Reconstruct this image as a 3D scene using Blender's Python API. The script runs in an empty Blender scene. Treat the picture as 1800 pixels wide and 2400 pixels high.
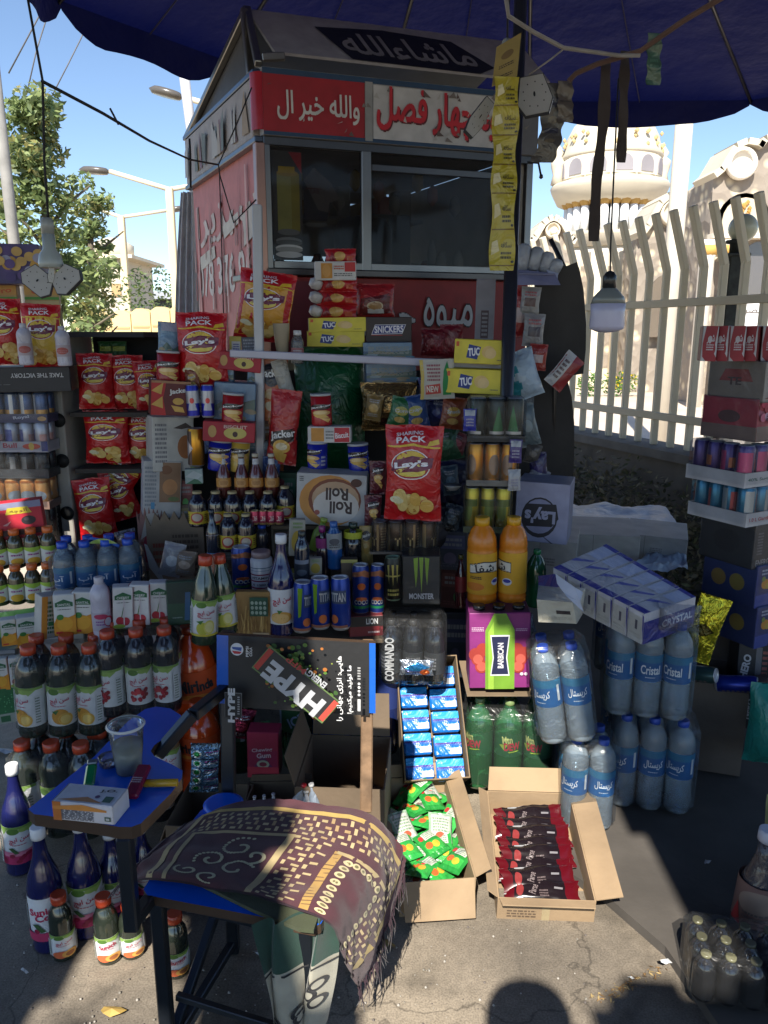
import bpy, math, random, unicodedata
from mathutils import Vector as V, Matrix, Euler, noise
R = math.radians
random.seed(7)
SC = bpy.context.scene
COL = SC.collection

# ------------------------------------------------------------------ camera, sky, sun, exposure
EYE, PITCH, FPX = 1.6, R(13), 1800.0
cam = bpy.data.cameras.new('camera')
cam.sensor_fit = 'VERTICAL'; cam.sensor_height = 24; cam.lens = 24 * FPX / 2400
cam.clip_start = 0.02; cam.clip_end = 2000
camo = bpy.data.objects.new('camera', cam); COL.objects.link(camo)
camo.location = (0, 0, EYE); camo.rotation_euler = (R(90) - PITCH, 0, 0)
SC.camera = camo
SUN_EL, SUN_X = R(45.6), 0.21
w = bpy.data.worlds.new('World'); SC.world = w; w.use_nodes = True
nt = w.node_tree; bg = nt.nodes['Background']
sky = nt.nodes.new('ShaderNodeTexSky'); sky.sky_type = 'NISHITA'; sky.sun_disc = False
sky.sun_elevation = SUN_EL; sky.sun_rotation = math.atan2(-SUN_X, -1)
sky.air_density = 1.0; sky.dust_density = 0.3; sky.ozone_density = 2.2; sky.altitude = 1200
nt.links.new(sky.outputs[0], bg.inputs[0]); bg.inputs[1].default_value = 0.10
sun = bpy.data.lights.new('sun', 'SUN'); sun.energy = 5.0; sun.angle = R(0.6); sun.color = (1, .94, .84)
suno = bpy.data.objects.new('sun', sun); COL.objects.link(suno)
sd = V((SUN_X, 1, -math.tan(SUN_EL) * math.hypot(SUN_X, 1)))     # direction the light travels
suno.rotation_euler = sd.to_track_quat('-Z', 'Y').to_euler(); suno.location = (-1, -6, 9)
SC.view_settings.view_transform = 'Standard'; SC.view_settings.look = 'None'
SC.view_settings.exposure = 1.0; SC.view_settings.gamma = 1
SC.cycles.max_bounces = 8; SC.cycles.transparent_max_bounces = 24
SC.cycles.diffuse_bounces = 4; SC.cycles.glossy_bounces = 3; SC.cycles.transmission_bounces = 4
SC.cycles.caustics_reflective = False; SC.cycles.caustics_refractive = False
SC.cycles.sample_clamp_indirect = 4

# ------------------------------------------------------------------ where a spot of the photo lies at a given distance
CP, SP = math.cos(PITCH), math.sin(PITCH)
def ray(px, py):
    a, b = (px - 900) / FPX, (1200 - py) / FPX
    return V((a, CP + b * SP, -SP + b * CP))
def at(px, py, Y):
    d = ray(px, py); t = Y / d.y
    return V((d.x * t, Y, EYE + d.z * t))
def lev(px, py, z=0.0):
    d = ray(px, py); t = (z - EYE) / d.z
    return V((d.x * t, d.y * t, z))

# ------------------------------------------------------------------ colours and materials
def hx(s):
    s = s.lstrip('#'); o = []
    for i in (0, 2, 4):
        c = int(s[i:i + 2], 16) / 255
        o.append(c / 12.92 if c < .04045 else ((c + .055) / 1.055) ** 2.4)
    return tuple(o)
_mats = {}
def _base(name):
    m = bpy.data.materials.new(name); m.use_nodes = True
    n = m.node_tree.nodes; l = m.node_tree.links; b = n['Principled BSDF']
    return m, n, l, b
def N(n, t, **k):
    x = n.new(t)
    for a, v in k.items(): setattr(x, a, v)
    return x
def mat(key):
    """materials shared by everything; the colour is the surface's own paint or print, stored per face as Col"""
    if key in _mats: return _mats[key]
    m, n, l, b = _base(key)
    at_ = N(n, 'ShaderNodeAttribute', attribute_name='Col')
    tc = N(n, 'ShaderNodeTexCoord')
    def noi(scale, detail=4):
        x = N(n, 'ShaderNodeTexNoise'); x.inputs['Scale'].default_value = scale; x.inputs['Detail'].default_value = detail
        l.new(tc.outputs['Object'], x.inputs['Vector']); return x
    def bump(src, st, dist):
        u = N(n, 'ShaderNodeBump'); u.inputs['Strength'].default_value = st; u.inputs['Distance'].default_value = dist
        l.new(src, u.inputs['Height']); l.new(u.outputs[0], b.inputs['Normal'])
    def dirt(lo, scale=9):
        x = noi(scale, 6); r = N(n, 'ShaderNodeMapRange'); r.inputs[1].default_value = .35; r.inputs[2].default_value = .65
        r.inputs[3].default_value = lo; r.inputs[4].default_value = 1
        l.new(x.outputs[0], r.inputs[0])
        mx = N(n, 'ShaderNodeMix', data_type='RGBA', blend_type='MULTIPLY'); mx.inputs[0].default_value = 1
        l.new(at_.outputs['Color'], mx.inputs[6]); l.new(r.outputs[0], mx.inputs[7])
        l.new(mx.outputs[2], b.inputs['Base Color']); return mx
    I = b.inputs
    if key == 'matte': dirt(.82); I['Roughness'].default_value = .75; bump(noi(120).outputs[0], .15, .002)
    elif key == 'paper': dirt(.8, 14); I['Roughness'].default_value = .55; bump(noi(30).outputs[0], .25, .004)
    elif key == 'card': dirt(.72, 6); I['Roughness'].default_value = .85; bump(noi(60).outputs[0], .3, .003)
    elif key == 'gloss': dirt(.9); I['Roughness'].default_value = .25; bump(noi(18).outputs[0], .2, .004)
    elif key == 'film': # printed plastic film of bags and wraps
        dirt(.88, 12); I['Roughness'].default_value = .3; I['Specular IOR Level'].default_value = .6
        x = noi(16, 3); x.inputs['Distortion'].default_value = 1.5; bump(x.outputs[0], .8, .012)
    elif key == 'foil':
        dirt(.9); I['Roughness'].default_value = .22; I['Metallic'].default_value = .75
        x = noi(22, 3); x.inputs['Distortion'].default_value = 2; bump(x.outputs[0], .9, .015)
    elif key == 'metal': dirt(.88); I['Roughness'].default_value = .3; I['Metallic'].default_value = .8
    elif key == 'can': dirt(.95); I['Roughness'].default_value = .28; I['Metallic'].default_value = .45
    elif key == 'rust': dirt(.5, 22); I['Roughness'].default_value = .7; I['Metallic'].default_value = .2; bump(noi(80).outputs[0], .3, .003)
    elif key == 'cloth':
        dirt(.8, 20); I['Roughness'].default_value = .95; bump(noi(400, 2).outputs[0], .4, .002)
        if 'Sheen Weight' in I: I['Sheen Weight'].default_value = .2
    elif key == 'canopy':
        dirt(.6, 1.6); I['Roughness'].default_value = .8; bump(noi(3.5).outputs[0], .6, .10)
        tr = N(n, 'ShaderNodeBsdfTranslucent'); l.new(at_.outputs['Color'], tr.inputs[0])
        mx = N(n, 'ShaderNodeMixShader'); mx.inputs[0].default_value = .16
        l.new(b.outputs[0], mx.inputs[1]); l.new(tr.outputs[0], mx.inputs[2]); l.new(mx.outputs[0], n['Material Output'].inputs[0])
    elif key in ('clear', 'wrap', 'pet', 'pane'):
        # thin clear plastic or glass: tinted see-through with a real gloss
        g = N(n, 'ShaderNodeBsdfGlossy'); g.inputs['Roughness'].default_value = {'clear': .12, 'wrap': .22, 'pet': .1, 'pane': .06}[key]
        t = N(n, 'ShaderNodeBsdfTransparent'); l.new(at_.outputs['Color'], t.inputs[0])
        d = N(n, 'ShaderNodeBsdfDiffuse'); l.new(at_.outputs['Color'], d.inputs[0])
        fr = N(n, 'ShaderNodeFresnel'); fr.inputs[0].default_value = 1.5
        x = noi({'wrap': 14, 'pet': 22, 'clear': 12, 'pane': 3}[key], 3); x.inputs['Distortion'].default_value = 1.2
        u = N(n, 'ShaderNodeBump'); u.inputs['Strength'].default_value = {'wrap': .55, 'pet': .45, 'clear': .6, 'pane': .05}[key]; u.inputs['Distance'].default_value = .012
        l.new(x.outputs[0], u.inputs['Height'])
        for q in (g, d, fr): l.new(u.outputs[0], q.inputs['Normal'])
        a1 = N(n, 'ShaderNodeMixShader'); a1.inputs[0].default_value = {'clear': .10, 'wrap': .012, 'pet': .24, 'pane': .02}[key]
        l.new(t.outputs[0], a1.inputs[1]); l.new(d.outputs[0], a1.inputs[2])
        a2 = N(n, 'ShaderNodeMixShader'); fm = N(n, 'ShaderNodeMath', operation='MULTIPLY'); fm.inputs[1].default_value = .55 if key == 'wrap' else .22 if key == 'pane' else 1.0; l.new(fr.outputs[0], fm.inputs[0]); l.new(fm.outputs[0], a2.inputs[0]); l.new(a1.outputs[0], a2.inputs[1]); l.new(g.outputs[0], a2.inputs[2])
        l.new(a2.outputs[0], n['Material Output'].inputs[0])
    elif key == 'deep': # dark or coloured liquid behind thick plastic
        l.new(at_.outputs['Color'], I['Base Color']); I['Roughness'].default_value = .12; I['Specular IOR Level'].default_value = .7
        I['Coat Weight'].default_value = .4; I['Coat Roughness'].default_value = .05
        bump(noi(20, 2).outputs[0], .15, .006)
    elif key == 'leaf':
        l.new(at_.outputs['Color'], I['Base Color']); I['Roughness'].default_value = .55
        tr = N(n, 'ShaderNodeBsdfTranslucent'); l.new(at_.outputs['Color'], tr.inputs[0])
        mx = N(n, 'ShaderNodeMixShader'); mx.inputs[0].default_value = .35
        l.new(b.outputs[0], mx.inputs[1]); l.new(tr.outputs[0], mx.inputs[2]); l.new(mx.outputs[0], n['Material Output'].inputs[0])
    elif key == 'plaster': dirt(.85, .8); I['Roughness'].default_value = .8; bump(noi(6).outputs[0], .1, .03)
    elif key == 'pebble': # pebble-dashed wall
        v = N(n, 'ShaderNodeTexVoronoi'); v.inputs['Scale'].default_value = 3.2; l.new(tc.outputs['Object'], v.inputs['Vector'])
        cr = N(n, 'ShaderNodeValToRGB'); cr.color_ramp.elements[0].position = .18; cr.color_ramp.elements[0].color = (.62, .53, .38, 1)
        cr.color_ramp.elements[1].position = .42; cr.color_ramp.elements[1].color = (.27, .23, .19, 1)
        l.new(v.outputs['Distance'], cr.inputs[0]); l.new(cr.outputs[0], I['Base Color']); I['Roughness'].default_value = .9
        bump(v.outputs['Distance'], .7, .08)
    _mats[key] = m
    return m

# ------------------------------------------------------------------ writing
_JOIN_R = set('اآأإدذرزژوؤةى')
def fa(s):
    """joined letter forms in drawing order for right-to-left words"""
    out = []
    L = [c for c in s]
    def isl(c): return '\u0600' <= c <= '\u06ff' and unicodedata.category(c) == 'Lo'
    for i, c in enumerate(L):
        if not isl(c): out.append(c); continue
        prev = i > 0 and isl(L[i - 1]) and L[i - 1] not in _JOIN_R and L[i - 1] != 'ء'
        nxt = i + 1 < len(L) and isl(L[i + 1]) and c not in _JOIN_R and c != 'ء' and L[i + 1] != 'ء'
        f = ('MEDIAL' if prev and nxt else 'FINAL' if prev else 'INITIAL' if nxt else 'ISOLATED')
        try: out.append(unicodedata.lookup(unicodedata.name(c) + ' ' + f + ' FORM'))
        except KeyError: out.append(c)
    return ''.join(reversed(out))
_txt = {}
def text2d(s, bold=0.02, shear=0.0):
    k = (s, bold, shear)
    if k in _txt: return _txt[k]
    ar = any('\u0600' <= c <= '\u06ff' for c in s)
    cu = bpy.data.curves.new('letters', 'FONT'); cu.body = fa(s) if ar else s; cu.size = 1; cu.resolution_u = 3; cu.shear = shear
    cu.offset = 0 if ar else bold
    if ar: cu.fill_mode = 'NONE'
    o = bpy.data.objects.new('letters', cu); COL.objects.link(o)
    dg = bpy.context.evaluated_depsgraph_get(); e = o.evaluated_get(dg); me = e.to_mesh()
    vs = [(v.co.x, v.co.y) for v in me.vertices]; fs = [tuple(p.vertices) for p in me.polygons]; es = [tuple(x.vertices) for x in me.edges]
    e.to_mesh_clear(); bpy.data.objects.remove(o); bpy.data.curves.remove(cu)
    if ar:   # fill overlapping outlines by the non-zero rule, in thin rows
        nv = {}
        for a, b in es: nv.setdefault(a, []).append(b); nv.setdefault(b, []).append(a)
        seen = set(); E = []
        for a in range(len(vs)):
            if a in seen or a not in nv: continue
            st = a; p = a; seen.add(a); q = a + 1 if a + 1 in nv[a] else nv[a][0]
            while True:
                E.append((p, q))
                if q == st: break
                seen.add(q); r = [x for x in nv[q] if x != p]; 
                if not r: break
                p, q = q, r[0]
        y0 = min(v[1] for v in vs); y1 = max(v[1] for v in vs); NR = 44; dy = (y1 - y0) / NR; V2 = []; F2 = []
        for r in range(NR):
            sp = []
            for oy in ((0,) if bold < .004 else (-bold * .6, 0, bold * .6)):
                y = y0 + (r + .5) * dy + oy; X = []
                for a, b in E:
                    ya, yb = vs[a][1], vs[b][1]
                    if (ya > y) != (yb > y): X.append((vs[a][0] + (vs[b][0] - vs[a][0]) * (y - ya) / (yb - ya), 1 if yb > ya else -1))
                X.sort(); wn = 0
                for x, d in X:
                    if wn == 0: xs = x
                    wn += d
                    if wn == 0: sp.append((xs - bold * .7, x + bold * .7))
            sp.sort(); mg = []
            for a, b in sp:
                if mg and a <= mg[-1][1]: mg[-1][1] = max(mg[-1][1], b)
                else: mg.append([a, b])
            m2 = []
            for a, b in mg:
                q = max(1, math.ceil((b - a) / .3)); m2 += [(a + (b - a) * i / q, a + (b - a) * (i + 1) / q) for i in range(q)]
            for a, b in m2:
                n = len(V2); V2 += [(a, y0 + r * dy), (b, y0 + r * dy), (b, y0 + (r + 1) * dy), (a, y0 + (r + 1) * dy)]; F2.append((n, n + 1, n + 2, n + 3))
        vs, fs = V2, F2
    if not vs: vs = [(0, 0), (1, 1)]
    x0 = min(v[0] for v in vs); x1 = max(v[0] for v in vs); y0 = min(v[1] for v in vs); y1 = max(v[1] for v in vs)
    vs = [((x - x0) / max(x1 - x0, 1e-6), (y - y0) / max(y1 - y0, 1e-6)) for x, y in vs]
    _txt[k] = (vs, fs); return _txt[k]

# ------------------------------------------------------------------ mesh builder
class G:
    def __init__(s): s.v = []; s.f = []; s.c = []; s.m = []; s.s = []
    def face(s, idx, col, mt, sm=False): s.f.append(tuple(idx)); s.c.append(col); s.m.append(mt); s.s.append(sm)
    def poly(s, pts, col, mt='matte', sm=False):
        b = len(s.v); s.v += [tuple(p) for p in pts]; s.face(range(b, b + len(pts)), col, mt, sm)
    def hull(s, pts, faces, col, mt):
        """a convex shape: faces turned outwards"""
        b = len(s.v); s.v += [tuple(p) for p in pts]; c = sum((V(p) for p in pts), V()) / len(pts)
        for f in faces:
            a = [V(pts[i]) for i in f]; n = (a[1] - a[0]).cross(a[2] - a[0]); m = sum(a, V()) / len(a)
            if n.dot(m - c) < 0: f = f[::-1]
            s.face([b + i for i in f], col, mt)
    def box(s, x0, x1, y0, y1, z0, z1, col, mt='matte', ch=0.0, M=None):
        lo, hi = (x0, y0, z0), (x1, y1, z1)
        if ch <= 0:
            P = [V((hi[0] if i & 1 else lo[0], hi[1] if i & 2 else lo[1], hi[2] if i & 4 else lo[2])) for i in range(8)]
            F = [(0, 1, 3, 2), (4, 5, 7, 6), (0, 1, 5, 4), (2, 3, 7, 6), (0, 2, 6, 4), (1, 3, 7, 5)]
        else:
            ch = min(ch, *[(hi[i] - lo[i]) * .45 for i in range(3)]); P = []; ix = {}
            for i in range(8):
                sg = (i & 1, (i >> 1) & 1, (i >> 2) & 1)
                for a in range(3):
                    ix[i, a] = len(P)
                    P.append(V([(hi[k] - (0 if k == a else ch)) if sg[k] else (lo[k] + (0 if k == a else ch)) for k in range(3)]))
            F = []
            for a in range(3):
                o = [k for k in range(3) if k != a]
                for sgn in (0, 1):
                    F.append(tuple(ix[(sgn << a) | (p << o[0]) | (q << o[1]), a] for p, q in ((0, 0), (1, 0), (1, 1), (0, 1))))
                for p in (0, 1):
                    for q in (0, 1):
                        i0 = (p << o[0]) | (q << o[1]); i1 = i0 | (1 << a)
                        F.append((ix[i0, o[0]], ix[i1, o[0]], ix[i1, o[1]], ix[i0, o[1]]))
            for i in range(8): F.append((ix[i, 0], ix[i, 1], ix[i, 2]))
        if M is not None: P = [M @ p for p in P]
        s.hull(P, F, col, mt)
    def slab(s, pts, th, col, mt='matte', side=None, axis=V((0, 0, -1))):
        """an outline given thickness"""
        a = [V(p) for p in pts]; b = [p + axis * th for p in a]; n = len(a); k = len(s.v)
        nn = V()
        for i in range(n): nn += a[i].cross(a[(i + 1) % n])
        fl = nn.dot(axis) > 0
        s.v += [tuple(p) for p in a + b]
        top = list(range(k, k + n)); bot = list(range(k + n, k + 2 * n))[::-1]
        s.face(top[::-1] if fl else top, col, mt); s.face(bot[::-1] if fl else bot, side or col, mt)
        for i in range(n):
            j = (i + 1) % n; q = [k + i, k + n + i, k + n + j, k + j]
            s.face(q[::-1] if fl else q, side or col, mt)
    def lathe(s, prof, col, mt='gloss', n=20, M=None, caps=True, sq=None, sm=True):
        """prof: [(r, z)] or [(r, z, colour)]; sq: (x, y) squash"""
        b = len(s.v); k = len(prof)
        for p in prof:
            for i in range(n):
                a = 2 * math.pi * (i + .5) / n; q = V((p[0] * math.cos(a), p[0] * math.sin(a), p[1]))
                if sq: q.x *= sq[0]; q.y *= sq[1]
                s.v.append(tuple(M @ q if M is not None else q))
        for j in range(k - 1):
            c = prof[j][2] if len(prof[j]) > 2 else col
            for i in range(n):
                i2 = (i + 1) % n
                s.face((b + j * n + i, b + j * n + i2, b + (j + 1) * n + i2, b + (j + 1) * n + i), c, mt, sm)
        if caps:
            if prof[0][0] > 1e-4: s.face([b + i for i in range(n)][::-1], prof[0][2] if len(prof[0]) > 2 else col, mt)
            if prof[-1][0] > 1e-4: s.face([b + (k - 1) * n + i for i in range(n)], prof[-1][2] if len(prof[-1]) > 2 else col, mt)
    def tube(s, pts, r, col, mt='matte', n=8, r2=None):
        pts = [V(p) for p in pts]; b = len(s.v); m = len(pts); up = None
        for j, p in enumerate(pts):
            d = (pts[min(j + 1, m - 1)] - pts[max(j - 1, 0)]).normalized()
            if up is None or abs(up.dot(d)) > .95: up = d.orthogonal().normalized()
            x = (up - d * up.dot(d)).normalized(); y = d.cross(x); up = x
            rr = r if r2 is None else r + (r2 - r) * j / (m - 1)
            for i in range(n):
                a = 2 * math.pi * i / n; s.v.append(tuple(p + x * rr * math.cos(a) + y * rr * math.sin(a)))
        for j in range(m - 1):
            for i in range(n):
                i2 = (i + 1) % n; s.face((b + j * n + i, b + j * n + i2, b + (j + 1) * n + i2, b + (j + 1) * n + i), col, mt, True)
        s.face([b + i for i in range(n)][::-1], col, mt); s.face([b + (m - 1) * n + i for i in range(n)], col, mt)
    def bar(s, p, q, wx, wy, col, mt='matte', up=(0, 0, 1)):
        """square bar from p to q"""
        p, q = V(p), V(q); d = (q - p); L = d.length; d.normalize(); u = V(up)
        if abs(u.dot(d)) > .98: u = V((0, 1, 0))
        x = d.cross(u).normalized(); y = x.cross(d)
        M = Matrix((x, y, d)).transposed().to_4x4(); M.translation = p
        s.box(-wx / 2, wx / 2, -wy / 2, wy / 2, 0, L, col, mt, min(wx, wy) * .12, M)
    def grid(s, fn, nu, nv, col, mt='film', sm=True):
        b = len(s.v)
        for j in range(nv + 1):
            for i in range(nu + 1): s.v.append(tuple(fn(i / nu, j / nv)))
        for j in range(nv):
            for i in range(nu):
                c = col((i + .5) / nu, (j + .5) / nv) if callable(col) else col
                k = b + j * (nu + 1) + i; s.face((k, k + 1, k + nu + 2, k + nu + 1), c, mt, sm)
    def art(s, S, items, mt='gloss', base=.0006, step=.00025):
        """print on a surface: S(u, v, h) is the point h above the surface"""
        for li, it in enumerate(items):
            k = it[0]; h = base + li * step; col = it[-1]; mm = mt
            n1 = getattr(S, 'n', (1, 1))
            if k == 'r':
                _, u0, v0, u1, v1, _c = it
                nu = max(1, round(n1[0] * abs(u1 - u0) + .4)); nv = max(1, round(n1[1] * abs(v1 - v0) + .4))
                s.grid(lambda a, b_: S(u0 + (u1 - u0) * a, v0 + (v1 - v0) * b_, h), nu, nv, col, mm)
            elif k in ('e', 'p'):
                if k == 'e':
                    _, cu, cv, ru, rv, _c = it; n = 20
                    ring = [(cu + ru * math.cos(2 * math.pi * i / n), cv + rv * math.sin(2 * math.pi * i / n)) for i in range(n)]
                else:
                    ring = []; P = it[1]
                    for i in range(len(P)):
                        a, b_ = P[i], P[(i + 1) % len(P)]
                        q = 1 if n1 == (1, 1) else max(1, math.ceil(max(abs(a[0] - b_[0]) * n1[0], abs(a[1] - b_[1]) * n1[1])))
                        ring += [(a[0] + (b_[0] - a[0]) * x / q, a[1] + (b_[1] - a[1]) * x / q) for x in range(q)]
                    cu = sum(p[0] for p in P) / len(P); cv = sum(p[1] for p in P) / len(P); n = len(ring)
                b = len(s.v); s.v.append(tuple(S(cu, cv, h))); nr = 1 if n1 == (1, 1) else max(1, min(7, math.ceil(max(max(abs(p[0] - cu) * n1[0], abs(p[1] - cv) * n1[1]) for p in ring))))
                for q in range(1, nr + 1):
                    for p in ring: s.v.append(tuple(S(cu + (p[0] - cu) * q / nr, cv + (p[1] - cv) * q / nr, h)))
                for i in range(n):
                    j = (i + 1) % n; s.face((b, b + 1 + i, b + 1 + j), col, mm, True)
                    for q in range(1, nr): o = b + 1 + (q - 1) * n; s.face((o + i, o + n + i, o + n + j, o + j), col, mm, True)
            elif k == 't':
                _, st, u0, v0, u1, v1, rot, bold, _c = it
                vs, fs = text2d(st, bold); b = len(s.v)
                cu, cv = (u0 + u1) / 2, (v0 + v1) / 2; wu, wv = u1 - u0, v1 - v0
                asp = getattr(S, 'asp', 1.0)
                def q(x, y, hh, sx=0, sy=0):
                    dx, dy = (x - .5 + sx) * wu, (y - .5 + sy) * wv * asp; a = R(rot)
                    return S(cu + dx * math.cos(a) - dy * math.sin(a), cv + (dx * math.sin(a) + dy * math.cos(a)) / asp, hh)
                hl = h + getattr(S, 'lift', 0)
                for x, y in vs: s.v.append(tuple(q(x, y, hl)))
                for f in fs: s.face([b + i for i in f], col, mm)
            elif k == 'n':   # small print: short strokes in rows
                _, u0, v0, u1, v1, rows, _c = it; rg = random.Random(int(u0 * 997 + v0 * 331 + rows))
                for q in range(rows):
                    y0 = v0 + (v1 - v0) * (q + .2) / rows; y1 = v0 + (v1 - v0) * (q + .75) / rows; x = u0
                    while x < u1:
                        x2 = min(u1, x + (u1 - u0) * rg.uniform(.05, .2)); s.poly([S(x, y0, h), S(x2, y0, h), S(x2, y1, h), S(x, y1, h)], col, mm)
                        x = x2 + (u1 - u0) * .035
    def mesh(s, name):
        me = bpy.data.meshes.new(name); me.from_pydata(s.v, [], s.f)
        ms = sorted(set(s.m)); ix = {k: i for i, k in enumerate(ms)}
        for k in ms: me.materials.append(mat(k))
        me.polygons.foreach_set('material_index', [ix[k] for k in s.m]); me.polygons.foreach_set('use_smooth', s.s)
        a = me.color_attributes.new('Col', 'FLOAT_COLOR', 'CORNER'); buf = []
        for f, c in zip(s.f, s.c): buf += [c[0], c[1], c[2], 1.0] * len(f)
        a.data.foreach_set('color', buf); me.update(); return me

# ------------------------------------------------------------------ objects
def tag(o, label=None, cat=None, group=None, kind=None):
    if label: o['label'] = label
    if cat: o['category'] = cat
    if group: o['group'] = group
    if kind: o['kind'] = kind
    return o
def link(name, data, parent=None):
    o = bpy.data.objects.new(name, data); COL.objects.link(o)
    if parent is not None: o.parent = parent
    return o
def solo(name, g, label=None, cat=None, group=None, kind=None, loc=None, rot=None):
    o = link(name, g.mesh(name) if isinstance(g, G) else g)
    if loc is not None: o.location = loc
    if rot is not None: o.rotation_euler = rot
    return tag(o, label, cat, group, kind)
def thing(name, label, cat, loc=(0, 0, 0), rot=(0, 0, 0), group=None, parts=()):
    """an Empty at the thing's base and its parts: (name, G or mesh, [sub-parts])"""
    o = link(name, None); o.location = loc; o.rotation_euler = rot; tag(o, label, cat, group)
    addparts(o, parts); return o
def addparts(o, parts):
    for p in parts:
        me = p[1].mesh(p[0]) if isinstance(p[1], G) else p[1]
        c = link(p[0], me, o)
        if len(p) > 3 and p[3]: c['label'] = p[3]
        if len(p) > 2: addparts(c, p[2])
def kit(*parts):
    """parts with their meshes made once, to be put into the scene many times"""
    return [(p[0], p[1].mesh(p[0]), kit(*p[2]) if len(p) > 2 else []) for p in parts]
def put(k, size, box, Y, name, label, cat, group=None, rz=0, ry=0, rx=0, dy=1.0, deep=None):
    """stand a kit of size (w, h) where the photo shows it: box = x0, y0, x1, y1 in the photo, Y = its distance"""
    x0, y0, x1, y1 = box; cx = (x0 + x1) / 2; my = (y0 + y1) / 2
    a = at(cx, y1, Y); b = at(cx, y0, Y); wd = at(x1, my, Y).x - at(x0, my, Y).x
    sx, sz = wd / size[0], (b.z - a.z) / size[1]
    if len(k) == 1 and not k[0][2]: o = link(name, k[0][1]); tag(o, label, cat, group)
    else: o = thing(name, label, cat, group=group, parts=k)
    jr = random.Random(int(x0 * 7 + y0 * 13)); o.location = a; o.rotation_euler = (R(rx), R(ry + jr.uniform(-1.6, 1.6)), R(rz + FACE(a) + jr.uniform(-7, 7))); o.scale = (sx, sx * dy, sz)
    return o
def FACE(p): return -math.degrees(math.atan2(p.x, p.y)) * .5
def ordn(i, n):
    if n == 2: return ('left one of the two', 'right one of the two')[i]
    return ['leftmost', 'second from the left', 'third from the left', 'fourth from the left', 'fifth from the left', 'sixth from the left'][i] if i < n - 1 else 'rightmost'
# ================================================================== THE PLACE
W_ = (.8, .8, .8); BK = (.012, .012, .014); CREAM = (.60, .54, .43); CREAM2 = (.66, .57, .42); NAVY = (.003, .007, .080)
def ground():
    m, n, l, b = _base('ground_concrete')
    tc = N(n, 'ShaderNodeTexCoord')
    a = N(n, 'ShaderNodeTexNoise'); a.inputs['Scale'].default_value = 1.1; a.inputs['Detail'].default_value = 8; l.new(tc.outputs['Object'], a.inputs[0])
    c = N(n, 'ShaderNodeValToRGB'); e = c.color_ramp.elements; e[0].position = .36; e[0].color = (.12, .102, .082, 1); e[1].position = .62; e[1].color = (.36, .30, .225, 1)
    l.new(a.outputs[0], c.inputs[0])
    f = N(n, 'ShaderNodeTexNoise'); f.inputs['Scale'].default_value = 34; f.inputs['Detail'].default_value = 6; l.new(tc.outputs['Object'], f.inputs[0])
    r = N(n, 'ShaderNodeMapRange'); r.inputs[1].default_value = .3; r.inputs[2].default_value = .7; r.inputs[3].default_value = .85; r.inputs[4].default_value = 1.08; l.new(f.outputs[0], r.inputs[0])
    x = N(n, 'ShaderNodeMix', data_type='RGBA', blend_type='MULTIPLY'); x.inputs[0].default_value = 1; l.new(c.outputs[0], x.inputs[6]); l.new(r.outputs[0], x.inputs[7])
    # dark oily stains
    s = N(n, 'ShaderNodeTexNoise'); s.inputs['Scale'].default_value = 2.6; s.inputs['Detail'].default_value = 5; s.inputs['Distortion'].default_value = 1; l.new(tc.outputs['Object'], s.inputs[0])
    sr = N(n, 'ShaderNodeMapRange'); sr.inputs[1].default_value = .55; sr.inputs[2].default_value = .68; sr.inputs[3].default_value = 1; sr.inputs[4].default_value = .45; l.new(s.outputs[0], sr.inputs[0])
    y = N(n, 'ShaderNodeMix', data_type='RGBA', blend_type='MULTIPLY'); y.inputs[0].default_value = 1; l.new(x.outputs[2], y.inputs[6]); l.new(sr.outputs[0], y.inputs[7])
    # cracks
    dn = N(n, 'ShaderNodeTexNoise'); dn.inputs['Scale'].default_value = 5; dn.inputs['Detail'].default_value = 6; l.new(tc.outputs['Object'], dn.inputs[0])
    va = N(n, 'ShaderNodeVectorMath', operation='MULTIPLY_ADD'); va.inputs[1].default_value = (.35, .35, .35); l.new(dn.outputs['Color'], va.inputs[0]); l.new(tc.outputs['Object'], va.inputs[2])
    v = N(n, 'ShaderNodeTexVoronoi', feature='DISTANCE_TO_EDGE'); v.inputs['Scale'].default_value = 1.05; l.new(va.outputs[0], v.inputs[0])
    vr = N(n, 'ShaderNodeMapRange'); vr.inputs[1].default_value = 0; vr.inputs[2].default_value = .006; vr.inputs[3].default_value = .5; vr.inputs[4].default_value = 1; l.new(v.outputs[0], vr.inputs[0])
    z = N(n, 'ShaderNodeMix', data_type='RGBA', blend_type='MULTIPLY'); z.inputs[0].default_value = 1; l.new(y.outputs[2], z.inputs[6]); l.new(vr.outputs[0], z.inputs[7])
    sp_ = N(n, 'ShaderNodeTexNoise'); sp_.inputs['Scale'].default_value = 210; sp_.inputs['Detail'].default_value = 3; l.new(tc.outputs['Object'], sp_.inputs[0])
    pr_ = N(n, 'ShaderNodeMapRange'); pr_.inputs[1].default_value = .3; pr_.inputs[2].default_value = .62; pr_.inputs[3].default_value = .62; pr_.inputs[4].default_value = 1.08; l.new(sp_.outputs[0], pr_.inputs[0])
    z2 = N(n, 'ShaderNodeMix', data_type='RGBA', blend_type='MULTIPLY'); z2.inputs[0].default_value = 1; l.new(z.outputs[2], z2.inputs[6]); l.new(pr_.outputs[0], z2.inputs[7]); z = z2
    l.new(z.outputs[2], b.inputs['Base Color']); b.inputs['Roughness'].default_value = .8
    u = N(n, 'ShaderNodeBump'); u.inputs['Strength'].default_value = .5; u.inputs['Distance'].default_value = .003; l.new(f.outputs[0], u.inputs['Height']); l.new(u.outputs[0], b.inputs['Normal'])
    g = G(); g.poly([(-300, -60, 0), (300, -60, 0), (300, 500, 0), (-300, 500, 0)], W_); o = solo('ground', g, kind='structure'); o.data.materials[0] = m
ground()
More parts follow.
